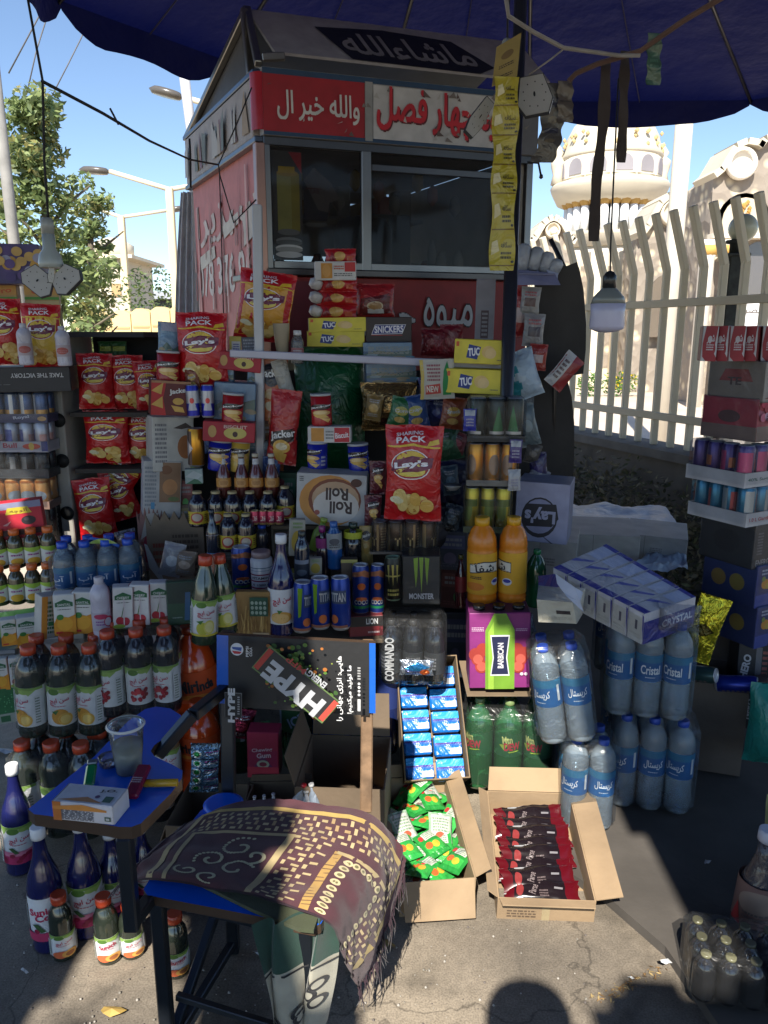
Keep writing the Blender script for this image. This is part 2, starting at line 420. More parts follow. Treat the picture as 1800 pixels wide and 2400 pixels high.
# raised strip of paving on the right, where the tiles and the stall stand
g = G(); rg = random.Random(3)
e0 = [lev(1290, 2010, .04), lev(1420, 2090, .04), lev(1560, 2210, .04), lev(1690, 2400, .04)]
edge = [V((p.x, p.y, .03)) for p in e0]
g.slab([V((.56, 3.2, .03))] + edge + [V((1.2, .9, .03)), V((3.2, .9, .03)), V((3.2, 4.6, .03)), V((.56, 4.6, .03))], .035, (.085, .075, .065), 'card')
solo('pavement_step', g, kind='structure')
# sunny forecourt beyond the fence
g = G(); g.poly([(2.2, 6.4, .004), (40, 1, .004), (60, 60, .004), (-6, 60, .004)], (.62, .52, .42), 'plaster'); solo('forecourt_pavement', g, kind='structure')
g = G(); g.poly([(-30, 4.6, .004), (-1.6, 4.6, .004), (-1.2, 30, .004), (-30, 30, .004)], (.5, .43, .33), 'plaster'); solo('sandy_path', g, kind='structure')

# ---------------------------------------------------------------- fence on its low wall
FA_, FB = V((1.30, 6.75, 0)), V((2.55, 3.55, 0))       # far end, near end of the wall line
fd = (FB - FA_).normalized(); fn_ = V((-fd.y, fd.x, 0)) * -1
def FP(t, o, z): return FA_ + fd * t + fn_ * o + V((0, 0, z))
FL = (FB - FA_).length
g = G(); g.slab([FP(-3, -.12, .80), FP(FL + .6, -.12, .80), FP(FL + .6, .12, .80), FP(-3, .12, .80)], .8, (.16, .14, .12), 'card')
g2 = G(); g2.slab([FP(-3, -.16, .86), FP(FL + .6, -.16, .86), FP(FL + .6, .16, .86), FP(-3, .16, .86)], .058, (.17, .16, .15), 'card')
thing('low_wall', 'low dark stone wall with a coping carrying the cream metal fence', 'wall', parts=[('stonework', g), ('coping', g2)])
g = G(); TAN = (.80, .72, .55)
bars = []
for i in range(36):
    t = -2.4 + i * .165
    if t > FL + .5: break
    b_ = G(); p = FP(t, 0, .86); q = FP(t, 0, 2.02); r_ = FP(t, .13, 2.36)
    b_.bar(p, q, .044, .044, TAN, 'plaster'); b_.bar(q - V((0, 0, .01)), r_, .044, .044, TAN, 'plaster'); bars.append(('bar', b_))
for z in (1.06, 1.80):
    b_ = G(); b_.bar(FP(-2.5, .022, z), FP(FL + .5, .022, z), .03, .05, (.68, .60, .45), 'plaster'); bars.append(('rail', b_))
thing('metal_fence', 'cream metal fence of upright bars bent outwards at their tops', 'fence', parts=bars)
# scrub in front of the wall
def leafball(g, c, rad, n, size, cols, rg, mt='leaf'):
    for _ in range(n):
        while True:
            p = V((rg.uniform(-1, 1), rg.uniform(-1, 1), rg.uniform(-1, 1)))
            if .25 < p.length < 1: break
        p = V((c[0] + p.x * rad[0], c[1] + p.y * rad[1], c[2] + p.z * rad[2])); a = V((rg.gauss(0, 1), rg.gauss(0, 1), rg.gauss(0, .7))).normalized()
        b_ = a.cross(V((rg.gauss(0, 1), rg.gauss(0, 1), rg.gauss(0, 1)))).normalized(); s_ = size * rg.uniform(.6, 1.4)
        g.poly([p - a * s_, p + b_ * s_ * .4, p + a * s_, p - b_ * s_ * .4], rg.choice(cols), mt)
g = G(); rg = random.Random(5)
for i in range(110):
    t = rg.uniform(-1.4, FL + .2); p = FP(t, .22 + rg.random() * .28, rg.uniform(.05, .66)); leafball(g, p, (.24, .10, .2), 90, .024, [(.20, .17, .10), (.11, .12, .06), (.27, .24, .16), (.08, .08, .05)], rg)
solo('dry_undergrowth', g, 'dusty dry weeds growing along the foot of the low wall', 'weeds', kind='stuff')

# ---------------------------------------------------------------- the cream palace beyond the fence
def arch_pts(c, ax, wd, z0, z1, n=10):
    r_ = wd / 2; P = [c - ax * r_ + V((0, 0, z0)), c + ax * r_ + V((0, 0, z0))]
    for i in range(n + 1):
        a = math.pi * i / n; P.append(c + ax * r_ * math.cos(a) + V((0, 0, z1 - r_ + r_ * math.sin(a))))
    return P
YP = 30.0
dc = at(1458, 500, YP); dcx = dc.x
def zz(py, Y=YP): return at(1458, py, Y).z
def xx(px, py=500, Y=YP): return at(px, py, Y).x
rr = (xx(1592) - xx(1345)) / 2; Md = Matrix.Translation((dcx, YP + rr, 0))
g = G(); g.lathe([(rr * .97, zz(440)), (rr * .97, zz(352))], CREAM, 'plaster', 40, Md)
drum = g
gd = G(); gd.lathe([(rr * .97, zz(352)), (rr * 1.0, zz(345)), (rr * .95, zz(335)), (rr * .9, zz(300)), (rr * .75, zz(262)), (rr * .5, zz(235)), (rr * .2, zz(222)), (.05, zz(200))], CREAM, 'plaster', 40, Md)
for k in range(10):
    a = -math.pi / 2 + (k - 4.5) * .32; rgx = random.Random(k)
    for q in range(3):
        rr2 = rr * rgx.uniform(.9, .955); z_ = zz(330 - 36 * rgx.random()); a2 = a + rgx.uniform(-.05, .05)
        c = V((dcx + rr2 * math.cos(a2) * 1.03, YP + rr + rr2 * math.sin(a2) * 1.03, z_)); gd.lathe([(0.0, -.1), (.08, 0), (0, .1)], (.55, .42, .2), 'plaster', 6, Matrix.Translation(c), caps=False)
gb = G(); gb.lathe([(rr * .86, zz(466)), (rr * 1.02, zz(458)), (rr * 1.13, zz(430)), (rr * 1.16, zz(418)), (rr * 1.13, zz(412)), (rr * .97, zz(408))], CREAM, 'plaster', 44, Md)
gl = G(); gl.lathe([(rr * .62, zz(535)), (rr * .62, zz(455))], (.03, .10, .13), 'pane' if 0 else 'deep', 24, Md)
cols = []
for k in range(14):
    a = -math.pi * .02 - math.pi * .96 * k / 13; cx, cy = dcx + rr * .82 * math.cos(a), YP + rr + rr * .82 * math.sin(a)
    c_ = G(); c_.lathe([(.17, zz(535)), (.15, zz(470))], W_, 'plaster', 12, Matrix.Translation((cx, cy, 0)))
    h_ = G(); h_.lathe([(.15, zz(474)), (.22, zz(466)), (.27, zz(460)), (.27, zz(457))], (.42, .25, .07), 'plaster', 10, Matrix.Translation((cx, cy, 0)))
    cols.append(('column', c_, [('capital', h_)]))
gt = G(); gt.lathe([(rr * 1.1, zz(575)), (rr * 1.15, zz(548)), (rr * 1.2, zz(540)), (rr * .9, zz(536))], CREAM, 'plaster', 40, Md)
gt.lathe([(rr * 1.05, 0), (rr * 1.05, zz(570))], CREAM, 'plaster', 30, Md)
wins = []
for k in range(9):
    a = -math.pi / 2 + (k - 4) * .50; ax = V((-math.sin(a), math.cos(a), 0)); rad = V((math.cos(a), math.sin(a), 0))
    c = V((dcx, YP + rr, 0)) + rad * rr * .985; w_ = G(); w_.slab(arch_pts(c, ax, .62, zz(397), zz(357)), .1, (.30, .28, .30), 'plaster', axis=-rad)
    f_ = G(); f_.slab(arch_pts(c - rad * .03, ax, .86, zz(402), zz(352)), .1, (.8, .74, .6), 'plaster', axis=-rad)
    wins.append(('window', w_, [('window_surround', f_)]))
for sx in (-1, 1):
    g_ = G(); c = V((dcx + sx * rr * 1.04, YP + rr, 0)); g_.lathe([(.28, zz(410)), (.2, zz(385)), (.28, zz(365)), (.3, zz(350)), (.12, zz(340)), (.22, zz(330)), (.1, zz(318)), (.02, zz(310))], CREAM, 'plaster', 10, Matrix.Translation(c)); wins.append(('finial', g_))
thing('domed_tower', 'cream domed rotunda with arched windows above a ring of white columns', 'tower', parts=[('drum', drum, wins[:9]), ('dome', gd), ('balcony', gb), ('glazing', gl), ('terrace', gt)] + cols + wins[9:])

def gable(name, label, px, top, base, Y, wall='pebble', peak_side=1, scroll=True, arch=None, low=0, extra=()):
    """wall with a curling gable: px = (left, right), top/base rows"""
    x0, x1 = xx(px[0], top, Y), xx(px[1], top, Y); w_ = x1 - x0; zt, zb = at(px[0], top, Y).z, at(px[0], base, Y).z
    g = G(); pts = [(0, 0), (1, 0)]; L = []
    prof = [(0, .0), (.08, .06), (.16, .2), (.24, .42), (.32, .62), (.42, .74), (.5, .78)]
    up = [(u, v) for u, v in prof] + [(1 - u, v) for u, v in reversed(prof[:-1])]
    H = zt - zb
    sil = [V((x0 + u * w_, Y, zb + H * v / .78)) for u, v in up]
    g.slab([V((x0, Y, 0)), V((x1, Y, 0))] + sil[::-1], 1.2, CREAM, wall, axis=V((0, 1, 0)))
    parts = [('wall', g)]
    c_ = G(); th = max(.16, H * .12)
    for i in range(len(sil) - 1):
        p, q = sil[i], sil[i + 1]; n = V((-(q - p).z, 0, (q - p).x)).normalized() * th
        c_.hull([p + V((0, -.25, 0)), q + V((0, -.25, 0)), q + n + V((0, -.25, 0)), p + n + V((0, -.25, 0)), p + V((0, 1.3, 0)), q + V((0, 1.3, 0)), q + n + V((0, 1.3, 0)), p + n + V((0, 1.3, 0))],
                [(0, 1, 2, 3), (4, 5, 6, 7), (0, 1, 5, 4), (3, 2, 6, 7), (0, 3, 7, 4), (1, 2, 6, 5)], CREAM, 'plaster')
    parts.append(('cornice', c_))
    if scroll:
        m_ = G(); c = V(((x0 + x1) / 2, Y - .12, zb + H * .62)); r_ = H * .34
        Mx = Matrix.Translation(c) @ Matrix.Rotation(R(90), 4, 'X')
        m_.lathe([(r_, -.1), (r_, .05), (r_ * .82, .12), (r_ * .8, .02), (.01, .02)], (.78, .7, .56), 'plaster', 24, Mx)
        m_.lathe([(r_ * .5, .0), (r_ * .5, .1), (r_ * .3, .14), (.01, .14)], (.8, .73, .6), 'plaster', 16, Matrix.Translation((r_ * .1, 0, -r_ * .12)) @ Mx); parts.append(('scroll', m_))
    return thing(name, label, 'building', parts=parts + list(extra))
gable('garden_gate', 'small cream gabled gatehouse with a spiral scroll left of the rotunda', (1243, 1345), 520, 575, 22.0, 'pebble')
ga = G(); c = at(1575, 600, 21.7); c.z = 0; ga.slab(arch_pts(c, V((1, 0, 0)), 1.0, at(0, 790, 21.7).z, at(0, 640, 21.7).z), .1, (.16, .13, .1), 'plaster', axis=V((0, 1, 0)))
gable('pavilion', 'cream pavilion with a curled gable standing behind the flagpole', (1500, 1655), 462, 560, 22.0, 'pebble', extra=[('doorway', ga)])
# big arched hall at the right
Yh = 18.0; xl = xx(1660, 700, Yh); zr = at(1660, 400, Yh).z
g = G(); sil = [V((xx(a, b_, Yh), Yh, at(a, b_, Yh).z)) for a, b_ in ((1672, 420), (1690, 405), (1705, 380), (1722, 352), (1745, 342), (1768, 346), (1778, 352), (1790, 335), (1830, 322), (1900, 330), (2000, 360))]
g.slab([V((xl, Yh, 0)), V((xx(2000, 700, Yh), Yh, 0))] + sil[::-1], 1.5, CREAM, 'pebble', axis=V((0, 1, 0)))
co = G()
for i in range(len(sil) - 1):
    p, q = sil[i], sil[i + 1]; n = V((-(q - p).z, 0, (q - p).x)).normalized() * .13
    co.hull([p + V((0, -.2, 0)), q + V((0, -.2, 0)), q + n + V((0, -.2, 0)), p + n + V((0, -.2, 0)), p + V((0, 1, 0)), q + V((0, 1, 0)), q + n + V((0, 1, 0)), p + n + V((0, 1, 0))], [(0, 1, 2, 3), (4, 5, 6, 7), (0, 1, 5, 4), (3, 2, 6, 7), (0, 3, 7, 4), (1, 2, 6, 5)], CREAM, 'plaster')
ac = at(1745, 500, Yh - .02); ac.z = 0; ar = G(); ar.slab(arch_pts(ac, V((1, 0, 0)), .95, at(0, 560, Yh).z, at(0, 463, Yh).z), .12, (.55, .47, .35), 'plaster', axis=V((0, 1, 0)))
af = G(); af.slab(arch_pts(ac + V((0, .02, 0)), V((1, 0, 0)), 1.2, at(0, 560, Yh).z, at(0, 452, Yh).z), .1, (.8, .72, .58), 'plaster', axis=V((0, 1, 0)))
ch_ = G()
for k in range(30): ch_.lathe([(0, -.06), (.05, 0), (0, .06)], (.45, .25, .06), 'plaster', 5, Matrix.Translation(ac + V((random.uniform(-.16, .16), -.02, at(0, 500, Yh).z + random.uniform(-.25, .25)))), caps=False)
sc = G(); c = at(1735, 385, Yh - .1); sc.lathe([(.33, 0), (.33, .12), (.26, .17), (.25, .06), (.01, .06)], (.8, .75, .66), 'plaster', 24, Matrix.Translation(c) @ Matrix.Rotation(R(90), 4, 'X'))
lg = G(); lg.box(xl - .15, xx(1900, 560, Yh), Yh - .35, Yh, at(0, 562, Yh).z, at(0, 550, Yh).z, (.8, .72, .58), 'plaster')
dw = G(); c = at(1770, 700, Yh - .02); c.z = 0; dw.slab(arch_pts(c, V((1, 0, 0)), .75, at(0, 800, Yh).z, at(0, 565, Yh).z), .12, (.10, .09, .09), 'deep', axis=V((0, 1, 0)))
pl = []
for px in (1648, 1700):
    c_ = G(); p = at(px, 700, Yh - .5); c_.lathe([(.16, 0), (.16, at(0, 610, Yh).z), (.19, at(0, 605, Yh).z), (.19, at(0, 585, Yh).z), (.24, at(0, 580, Yh).z), (.24, at(0, 570, Yh).z)], (.8, .76, .68), 'plaster', 14, Matrix.Translation((p.x, p.y, 0)))
    k_ = G(); k_.lathe([(.2, at(0, 604, Yh).z), (.22, at(0, 582, Yh).z)], (.55, .32, .08), 'plaster', 12, Matrix.Translation((p.x, p.y, 0))); pl.append(('column', c_, [('capital', k_)]))
sg = G(); p0, p1 = at(1732, 728, Yh - .6), at(1800, 728, Yh - .6); sz0, sz1 = at(0, 775, Yh - .6).z, at(0, 708, Yh - .6).z; sg.box(p0.x, p1.x + 1, Yh - .64, Yh - .6, sz0, sz1, W_, 'plaster')
def Ssg(u, v, h): return V((p0.x + (p1.x + 1 - p0.x) * u, Yh - .64 - h, sz0 + (sz1 - sz0) * v))
sg.art(Ssg, [('t', 'قصر', .05, .55, .3, .85, 0, .02, (.15, .13, .12)), ('t', 'عروسی', .35, .55, .8, .85, 0, .02, (.15, .13, .12))], 'plaster', .01, .004)
thing('arched_hall', 'tall cream hall with a scrolled gable and an arch over its balcony', 'building', parts=[('wall', g), ('cornice', co), ('balcony_arch', ar, [('arch_surround', af)]), ('chandelier', ch_), ('scroll', sc), ('ledge', lg), ('doorway', dw), ('sign_panel', sg)] + pl)
# long cream base wall with piers
g = G(); x0, x1 = xx(1240, 800, 24), xx(1680, 800, 24); zt = at(0, 590, 24).z; g.box(x0, x1, 24, 24.6, 0, zt, CREAM, 'plaster')
gp = []
for px in range(1270, 1660, 62):
    c_ = G(); p = at(px, 700, 23.9); c_.box(p.x - .26, p.x + .26, 23.6, 24, 0, zt, (.78, .70, .55), 'plaster', .03)
    i_ = G(); i_.slab(arch_pts(V((p.x + .42, 23.99, 0)), V((1, 0, 0)), .46, .6, zt * .9), .05, (.5, .43, .34), 'pebble', axis=V((0, 1, 0))); gp += [('pier', c_), ('niche', i_)]
pb = G(); pb.box(xx(1560, 800, 23), xx(1592, 800, 23), 23, 23.5, 0, at(0, 795, 23).z, (.36, .13, .07), 'plaster')
thing('garden_wall', 'long cream wall with arched niches at the foot of the rotunda', 'wall', parts=[('wall', g)] + gp)
solo('brick_pier', pb, 'red brick pier standing in front of the cream garden wall', 'pier')
for i, (px, py, s_, yel) in enumerate(((1455, 862, .55, 1), (1597, 850, .45, 1), (1385, 850, .35, 0))):
    g = G(); rg = random.Random(i); c = at(px, py, 20.5); leafball(g, (c.x, c.y, .35), (s_, .3, .35), 260, .06, [(.10, .22, .04), (.06, .14, .03)], rg)
    if yel: leafball(g, (c.x, c.y - .15, .42), (s_, .2, .25), 70, .05, [(.75, .55, .02)], rg)
    solo('flower_shrub', g, ('yellow flowering shrub left of the white flagpole', 'yellow flowering shrub beside the red brick pier', 'small green shrub at the foot of the cream wall')[i], 'shrub', 'shrubs in the forecourt')
g = G(); p0 = at(1602, 300, 11.0); p1 = at(1545, 1020, 11.0)
g.lathe([(.125, 0), (.11, 6.4), (.03, 6.45)], (.76, .70, .58), 'plaster', 20, Matrix.Translation(((p0.x + p1.x) / 2, 11.0, 0)))
solo('flagpole', g, 'thick cream flagpole rising behind the fence in front of the rotunda', 'pole')
g = G(); a0 = at(1617, 475, 26)
for k in range(2):
    p = at(1600 + k * 22, 445 + k * 4, 26); q = at(1628 + k * 26, 500, 26); g.tube([p, q], .035, (.03, .05, .09))
for k in range(4): g.tube([at(1603 + k * 8, 450 + k * 14, 26), at(1625 + k * 8, 456 + k * 12, 26)], .03, (.03, .05, .09))
solo('roof_antenna', g, 'dark lattice antenna on the roof between pavilion and hall', 'antenna')
# globe lamp post
p = at(1712, 700, 5.0); g = G(); g.box(p.x - .055, p.x + .055, 4.94, 5.06, 0, at(0, 598, 5).z, (.05, .055, .05), 'rust', .01); g.box(p.x - .07, p.x + .07, 4.925, 5.075, at(0, 603, 5).z, at(0, 595, 5).z, (.05, .055, .05), 'rust', .005)
n_ = G(); n_.lathe([(.035, at(0, 597, 5).z), (.035, at(0, 572, 5).z), (.06, at(0, 570, 5).z), (.06, at(0, 563, 5).z)], (.05, .055, .05), 'rust', 14, Matrix.Translation((p.x, 5, 0)))
gl = G(); r_ = .085; cz = at(0, 535, 5).z
gl.lathe([(r_ * math.sin(a * math.pi / 12) + .001, cz - r_ * math.cos(a * math.pi / 12)) for a in range(13)], (.55, .56, .42), 'gloss', 24, Matrix.Translation((p.x + .035, 5, 0)))
thing('globe_lamp', 'dark square lamp post with a frosted globe beside the fence', 'street lamp', parts=[('post', g), ('neck', n_), ('globe', gl)])

# ---------------------------------------------------------------- left background
def tree(name, label, px, top, base, Y, wpx, nleaf, seed, trunk_px=None, size=.06, cols=None):
    rg = random.Random(seed); tp = trunk_px or px; b = at(tp, base, Y); t = at(px, top, Y); H = t.z; wd = wpx / FPX * Y
    cols = cols or [(.20, .27, .10), (.15, .20, .08), (.28, .34, .13), (.38, .35, .13), (.12, .16, .07)]
    tr = G(); P = [V((b.x, Y, 0)), V((b.x + .03, Y, H * .3)), V(((b.x + t.x) / 2, Y, H * .6)), V((t.x, Y, H * .86))]; tr.tube(P, .12, (.16, .13, .09), 'card', 9, .03)
    for k in range(11):
        z0 = H * rg.uniform(.3, .75); a = rg.uniform(0, 6.28); r_ = wd * rg.uniform(.3, .55); s0 = V((b.x + (t.x - b.x) * z0 / H, Y, z0))
        tr.tube([s0, s0 + V((math.cos(a) * r_ * .5, math.sin(a) * r_ * .5, H * .07)), s0 + V((math.cos(a) * r_, math.sin(a) * r_, H * .12))], .03, (.16, .13, .09), 'card', 6, .008)
    cr = G(); zl = H * .34
    for k in range(34):
        f = k / 33; z0 = zl + (H - zl) * (f ** .9); wl = wd * .5 * (1 - .55 * abs(f - .3) * 1.3 if f > .3 else .8 + f * .6); a = rg.uniform(0, 6.28); rr_ = wl * rg.uniform(.15, .85)
        c = (b.x + (t.x - b.x) * f + math.cos(a) * rr_, Y + math.sin(a) * rr_ * .8, z0 - .2 * rg.random()); s_ = wd * rg.uniform(.12, .22)
        leafball(cr, c, (s_, s_, s_ * .8), nleaf // 34, size, cols[:3] if rg.random() < .6 else cols[1:], rg)
    return thing(name, label, 'tree', parts=[('trunk', tr), ('crown', cr)])
tree('broadleaf_tree', 'tall leafy green tree behind the left stall under the open sky', 84, 205, 900, 9.0, 262, 6400, 11, trunk_px=140, size=.05)
tree('broadleaf_tree', 'lower bushy tree between the tall tree and the street lamps', 205, 420, 800, 10.5, 150, 3600, 12, size=.045)
g = G(); p = at(8, 300, 8.0); g.tube([(p.x + .02, 8, 0), (p.x - .05, 8, at(18, 0, 8).z + 1)], .058, (.30, .29, .27), 'card', 14, .05)
solo('utility_pole', g, 'grey concrete utility pole cut by the photo edge beside the tall tree', 'pole')
def street_lamp(label, px, top, Y, heads, hw=.06, headsrev=None):
    p = at(px, top, Y); g = G(); g.box(p.x - hw, p.x + hw, Y - hw, Y + hw, 0, p.z, (.72, .60, .38), 'plaster', .01)
    parts = [('post', g)]
    for (hx_, hy, tip, lamp) in heads:
        q = at(hx_, hy, Y + .4); a = G(); a.tube([V((p.x, Y, p.z - .03)), q], .04, (.74, .66, .5), 'plaster', 8); parts.append(('arm', a))
        if lamp:
            e = at(tip, hy + lamp, Y + .5); h = G(); d = (e - q)
            M = Matrix.Translation((q + e) / 2) @ d.to_track_quat('X', 'Z').to_matrix().to_4x4()
            h.lathe([(.001, -.05), (.8, -.05), (1, 0), (.75, .05), (.001, .06)], (.10, .09, .08), 'gloss', 20, M @ Matrix.Diagonal((d.length / 2, .16, 1, 1)), caps=False); parts.append(('lamp_head', h))
    return thing('street_lamp', label, 'street lamp', group='street lamps beyond the barrier wall', parts=parts)
street_lamp('cream street lamp whose lamp head reaches left over the tree', 397, 440, 14.0, [(258, 402, 186, -4), (470, 432, 500, 0)])
street_lamp('lower cream street lamp with two arms and a post nearest the tree', 284, 506, 19.0, [(228, 490, 190, -3), (395, 493, 435, -6)], .07)
street_lamp('street lamp whose dark head shows just under the canopy tip', 560, 260, 12.0, [(430, 228, 350, -20)], .05)
for k, pts in enumerate(([(20, 172), (93, 35), (110, -10)], [(65, 210), (85, 120), (107, 50), (118, -5)], [(118, 232), (160, 150), (190, 90), (210, 40)])):
    g = G(); g.tube([at(a, b_, 9 + k) for a, b_ in pts], .008, (.15, .15, .16), 'matte', 5)
    solo('overhead_wire', g, ('thin overhead wire fixed to the utility pole insulator', 'thin overhead wire passing down behind the tree crown', 'thin overhead wire leaving the canopy valance towards the tree')[k], 'wire', 'overhead wires')
# yellow barrier wall
for i in range(9):
    Yb = 13.0; x0, x1 = at(172 + i * 46, 780, Yb).x, at(172 + i * 46 + 44, 780, Yb).x; g = G(); zt = at(0, 735 - i * 4, Yb).z
    pr = [V((x0, Yb, 0)), V((x1, Yb, 0)), V((x1, Yb, zt - .06)), V((x0 * .35 + x1 * .65, Yb, zt)), V((x0 * .7 + x1 * .3, Yb, zt)), V((x0, Yb, zt - .06))]; g.slab(pr, .3, (.72, .55, .28), 'plaster', axis=V((0, 1, 0)))
    for zf in (.35, .6): g.box(x0 + .02, x1 - .02, Yb - .012, Yb - .002, zt * zf + .5, zt * zf + .53, (.5, .36, .18), 'plaster')
    solo('barrier_block', g, 'sand yellow concrete block, %s in the barrier wall counted from its left end' % ['first', 'second', 'third', 'fourth', 'fifth', 'sixth', 'seventh', 'eighth', 'last'][i], 'barrier', 'concrete blocks of the barrier wall')
g = G(); Yb = 40; x0 = at(225, 650, Yb).x; x1 = at(290, 650, Yb).x; g.box(x0, x1, Yb, Yb + 5, 0, at(0, 605, Yb).z, CREAM, 'plaster')
r_ = G(); r_.box(x0 - .5, x1 + .6, Yb - .4, Yb + 5.4, at(0, 606, Yb).z, at(0, 598, Yb).z, (.8, .7, .52), 'plaster'); t_ = G(); t_.lathe([(1.1, at(0, 598, Yb).z), (1.1, at(0, 565, Yb).z), (.7, at(0, 553, Yb).z), (.1, at(0, 545, Yb).z)], CREAM, 'plaster', 12, Matrix.Translation((at(232, 600, Yb).x, Yb + 2, 0)))
w2 = G(); w2.box(at(262, 680, Yb).x, at(284, 680, Yb).x, Yb - .06, Yb, at(0, 695, Yb).z, at(0, 665, Yb).z, (.5, .33, .16), 'plaster')
thing('far_house', 'pale cream house with a small turret half hidden by the bushy tree', 'house', parts=[('wall', g), ('cornice', r_), ('turret', t_), ('window', w2)])
g = G(); Yb = 60; g.box(at(292, 700, Yb).x, at(420, 700, Yb).x, Yb, Yb + 9, 0, at(0, 702, Yb).z, (.06, .065, .08), 'plaster'); r_ = G(); r_.box(at(285, 700, Yb).x, at(430, 700, Yb).x, Yb - 1, Yb + 10, at(0, 702, Yb).z, at(0, 686, Yb).z, (.36, .38, .42), 'plaster')
thing('far_shed', 'long grey roofed shed far beyond the barrier wall', 'shed', parts=[('wall', g), ('roof', r_)])
for k, (px, py, s_, lb) in enumerate(((360, 715, .8, 'dark green bush in front of the far grey shed'), (152, 1010, .45, 'green bush seen in the gap between left stall and chip rack'))):
    g = G(); c = at(px, py, (16, 9)[k]); leafball(g, (c.x, c.y, max(c.z, .4)), (s_, s_, s_), 900, .05, [(.05, .09, .03), (.09, .14, .04), (.14, .18, .06)], random.Random(k)); solo('green_bush', g, lb, 'bush')

# ---------------------------------------------------------------- canopy over the stall
zc = 3.1; hub = V((.44, 2.78, 4.0))
rim = [(-1.5, 3.2), (-1.5, 3.97), (-.89, 4.77), (.0, 5.4), (.96, 5.56), (2.41, 5.52), (3.5, 4.6), (3.5, 2.6), (2.9, 1.2), (1.6, .5), (.2, .35), (-1.2, .6), (-2.1, 1.4), (-1.75, 2.5)]
rim = [V((x, y, zc)) for x, y in rim]
g = G(); va = G(); rb = G()
for i in range(len(rim)):
    a, b_ = rim[i], rim[(i + 1) % len(rim)]
    g.grid(lambda u, v, a=a, b_=b_: (lambda e: hub.lerp(e, v) - V((0, 0, .10 * math.sin(math.pi * v) * (1 - .5 * math.sin(math.pi * u)))))(a.lerp(b_, u)), 6, 8, NAVY, 'canopy')
    def val(u, v, a=a, b_=b_):
        e = a.lerp(b_, u); dr = .03 + .12 * min(1, 4.5 * min(u, 1 - u)) ** .6 + .012 * math.sin(u * 9 + i)
        return e + V((0, 0, -dr * v)) + V((math.sin(u * 14 + i) * .012, math.cos(u * 11) * .012, 0)) * v
    va.grid(val, 16, 3, NAVY, 'canopy')
    rb.tube([hub, hub.lerp(a, .5) - V((0, 0, .115)), a - V((0, 0, .012))], .011, BK, 'metal', 6)
    m_ = a.lerp(b_, .5); rb.tube([hub.lerp(m_, q / 8) - V((0, 0, .10 * math.sin(math.pi * q / 8) * .5 + .006)) for q in range(9)], .0035, (.004, .005, .03), 'cloth', 4)
pole = G(); pole.lathe([(.024, 0), (.024, 1.9, ), (.021, 1.9), (.021, 3.98), (.01, 4.02)], (.12, .125, .13), 'metal', 16, Matrix.Translation((.44, 2.78, 0)))
cb = G(); cb.lathe([(.3, 0), (.3, .05), (.06, .08), (.05, .3)], (.2, .2, .2), 'card', 20, Matrix.Translation((.44, 2.78, 0)))
thing('market_parasol', 'large navy blue canopy with scalloped valance spread over the stall', 'parasol', parts=[('canopy', g, [('valance', va)]), ('pole', pole), ('foot', cb), ('rib', rb)])
# added unseen sheet above and behind the camera, cut to shape the foreground's sun patches
g = G(); rg = random.Random(9); cs = .05
x0, x1, y0, y1 = -3.4, 2.7, -3.0, 1.75
nx, ny = int((x1 - x0) / cs), int((y1 - y0) / cs)
def inpoly(x, y, P):
    c = False
    for i in range(len(P)):
        (xa, ya), (xb, yb) = P[i], P[i - 1]
        if (ya > y) != (yb > y) and x < (xb - xa) * (y - ya) / (yb - ya) + xa: c = not c
    return c
gaps = [[(-.66, -1.7), (.0, -1.7), (.0, -1.03), (.07, -.95), (.18, -.95), (.30, -1.0), (.34, -.55), (.16, -.1), (.10, .2), (-.16, .5), (-.42, .56), (-.50, .1), (-.6, -.12), (-.68, -.5)],
        [(-1.42, -1.15), (-1.06, -1.12), (-1.04, -.83), (-1.2, -.76), (-1.38, -.85)], [(-2.2, .98), (-1.62, .98), (-1.60, 1.34), (-2.2, 1.36)], [(-1.8, -.42), (-1.52, -.4), (-1.55, -.1), (-1.8, -.15)]]  # outlines drawn to place the sun patches and a shoulder-like shadow
def keep(x, y):
    if y > 1.15 and x > -2.0: return False
    wx = x + .09 * (noise.noise(V((x * 4, y * 4, 1)))); wy = y + .09 * noise.noise(V((x * 4, y * 4, 7)))
    return not any(inpoly(wx, wy, P) for P in gaps)
for j in range(ny):
    for i in range(nx):
        x, y = x0 + i * cs, y0 + j * cs
        if keep(x + cs / 2, y + cs / 2):
            f = lambda a, b_: V((a, b_, 2.72 + .03 * math.sin(a * 5) * math.cos(b_ * 4)))
            g.poly([f(x, y), f(x + cs, y), f(x + cs, y + cs), f(x, y + cs)], NAVY, 'canopy')
po = []
for x, y in ((-3.3, -2.9), (2.6, -2.9), (-3.3, 1.6), (2.6, 1.6)):
    q = G(); q.lathe([(.03, 0), (.03, 2.74)], (.4, .4, .4), 'metal', 10, Matrix.Translation((x, y, 0))); po.append(('pole', q))
thing('added_shade_sheet', 'added navy sheet on poles out of view with gaps shaped for sun patches', 'tarp', parts=[('sheet', g)] + po)
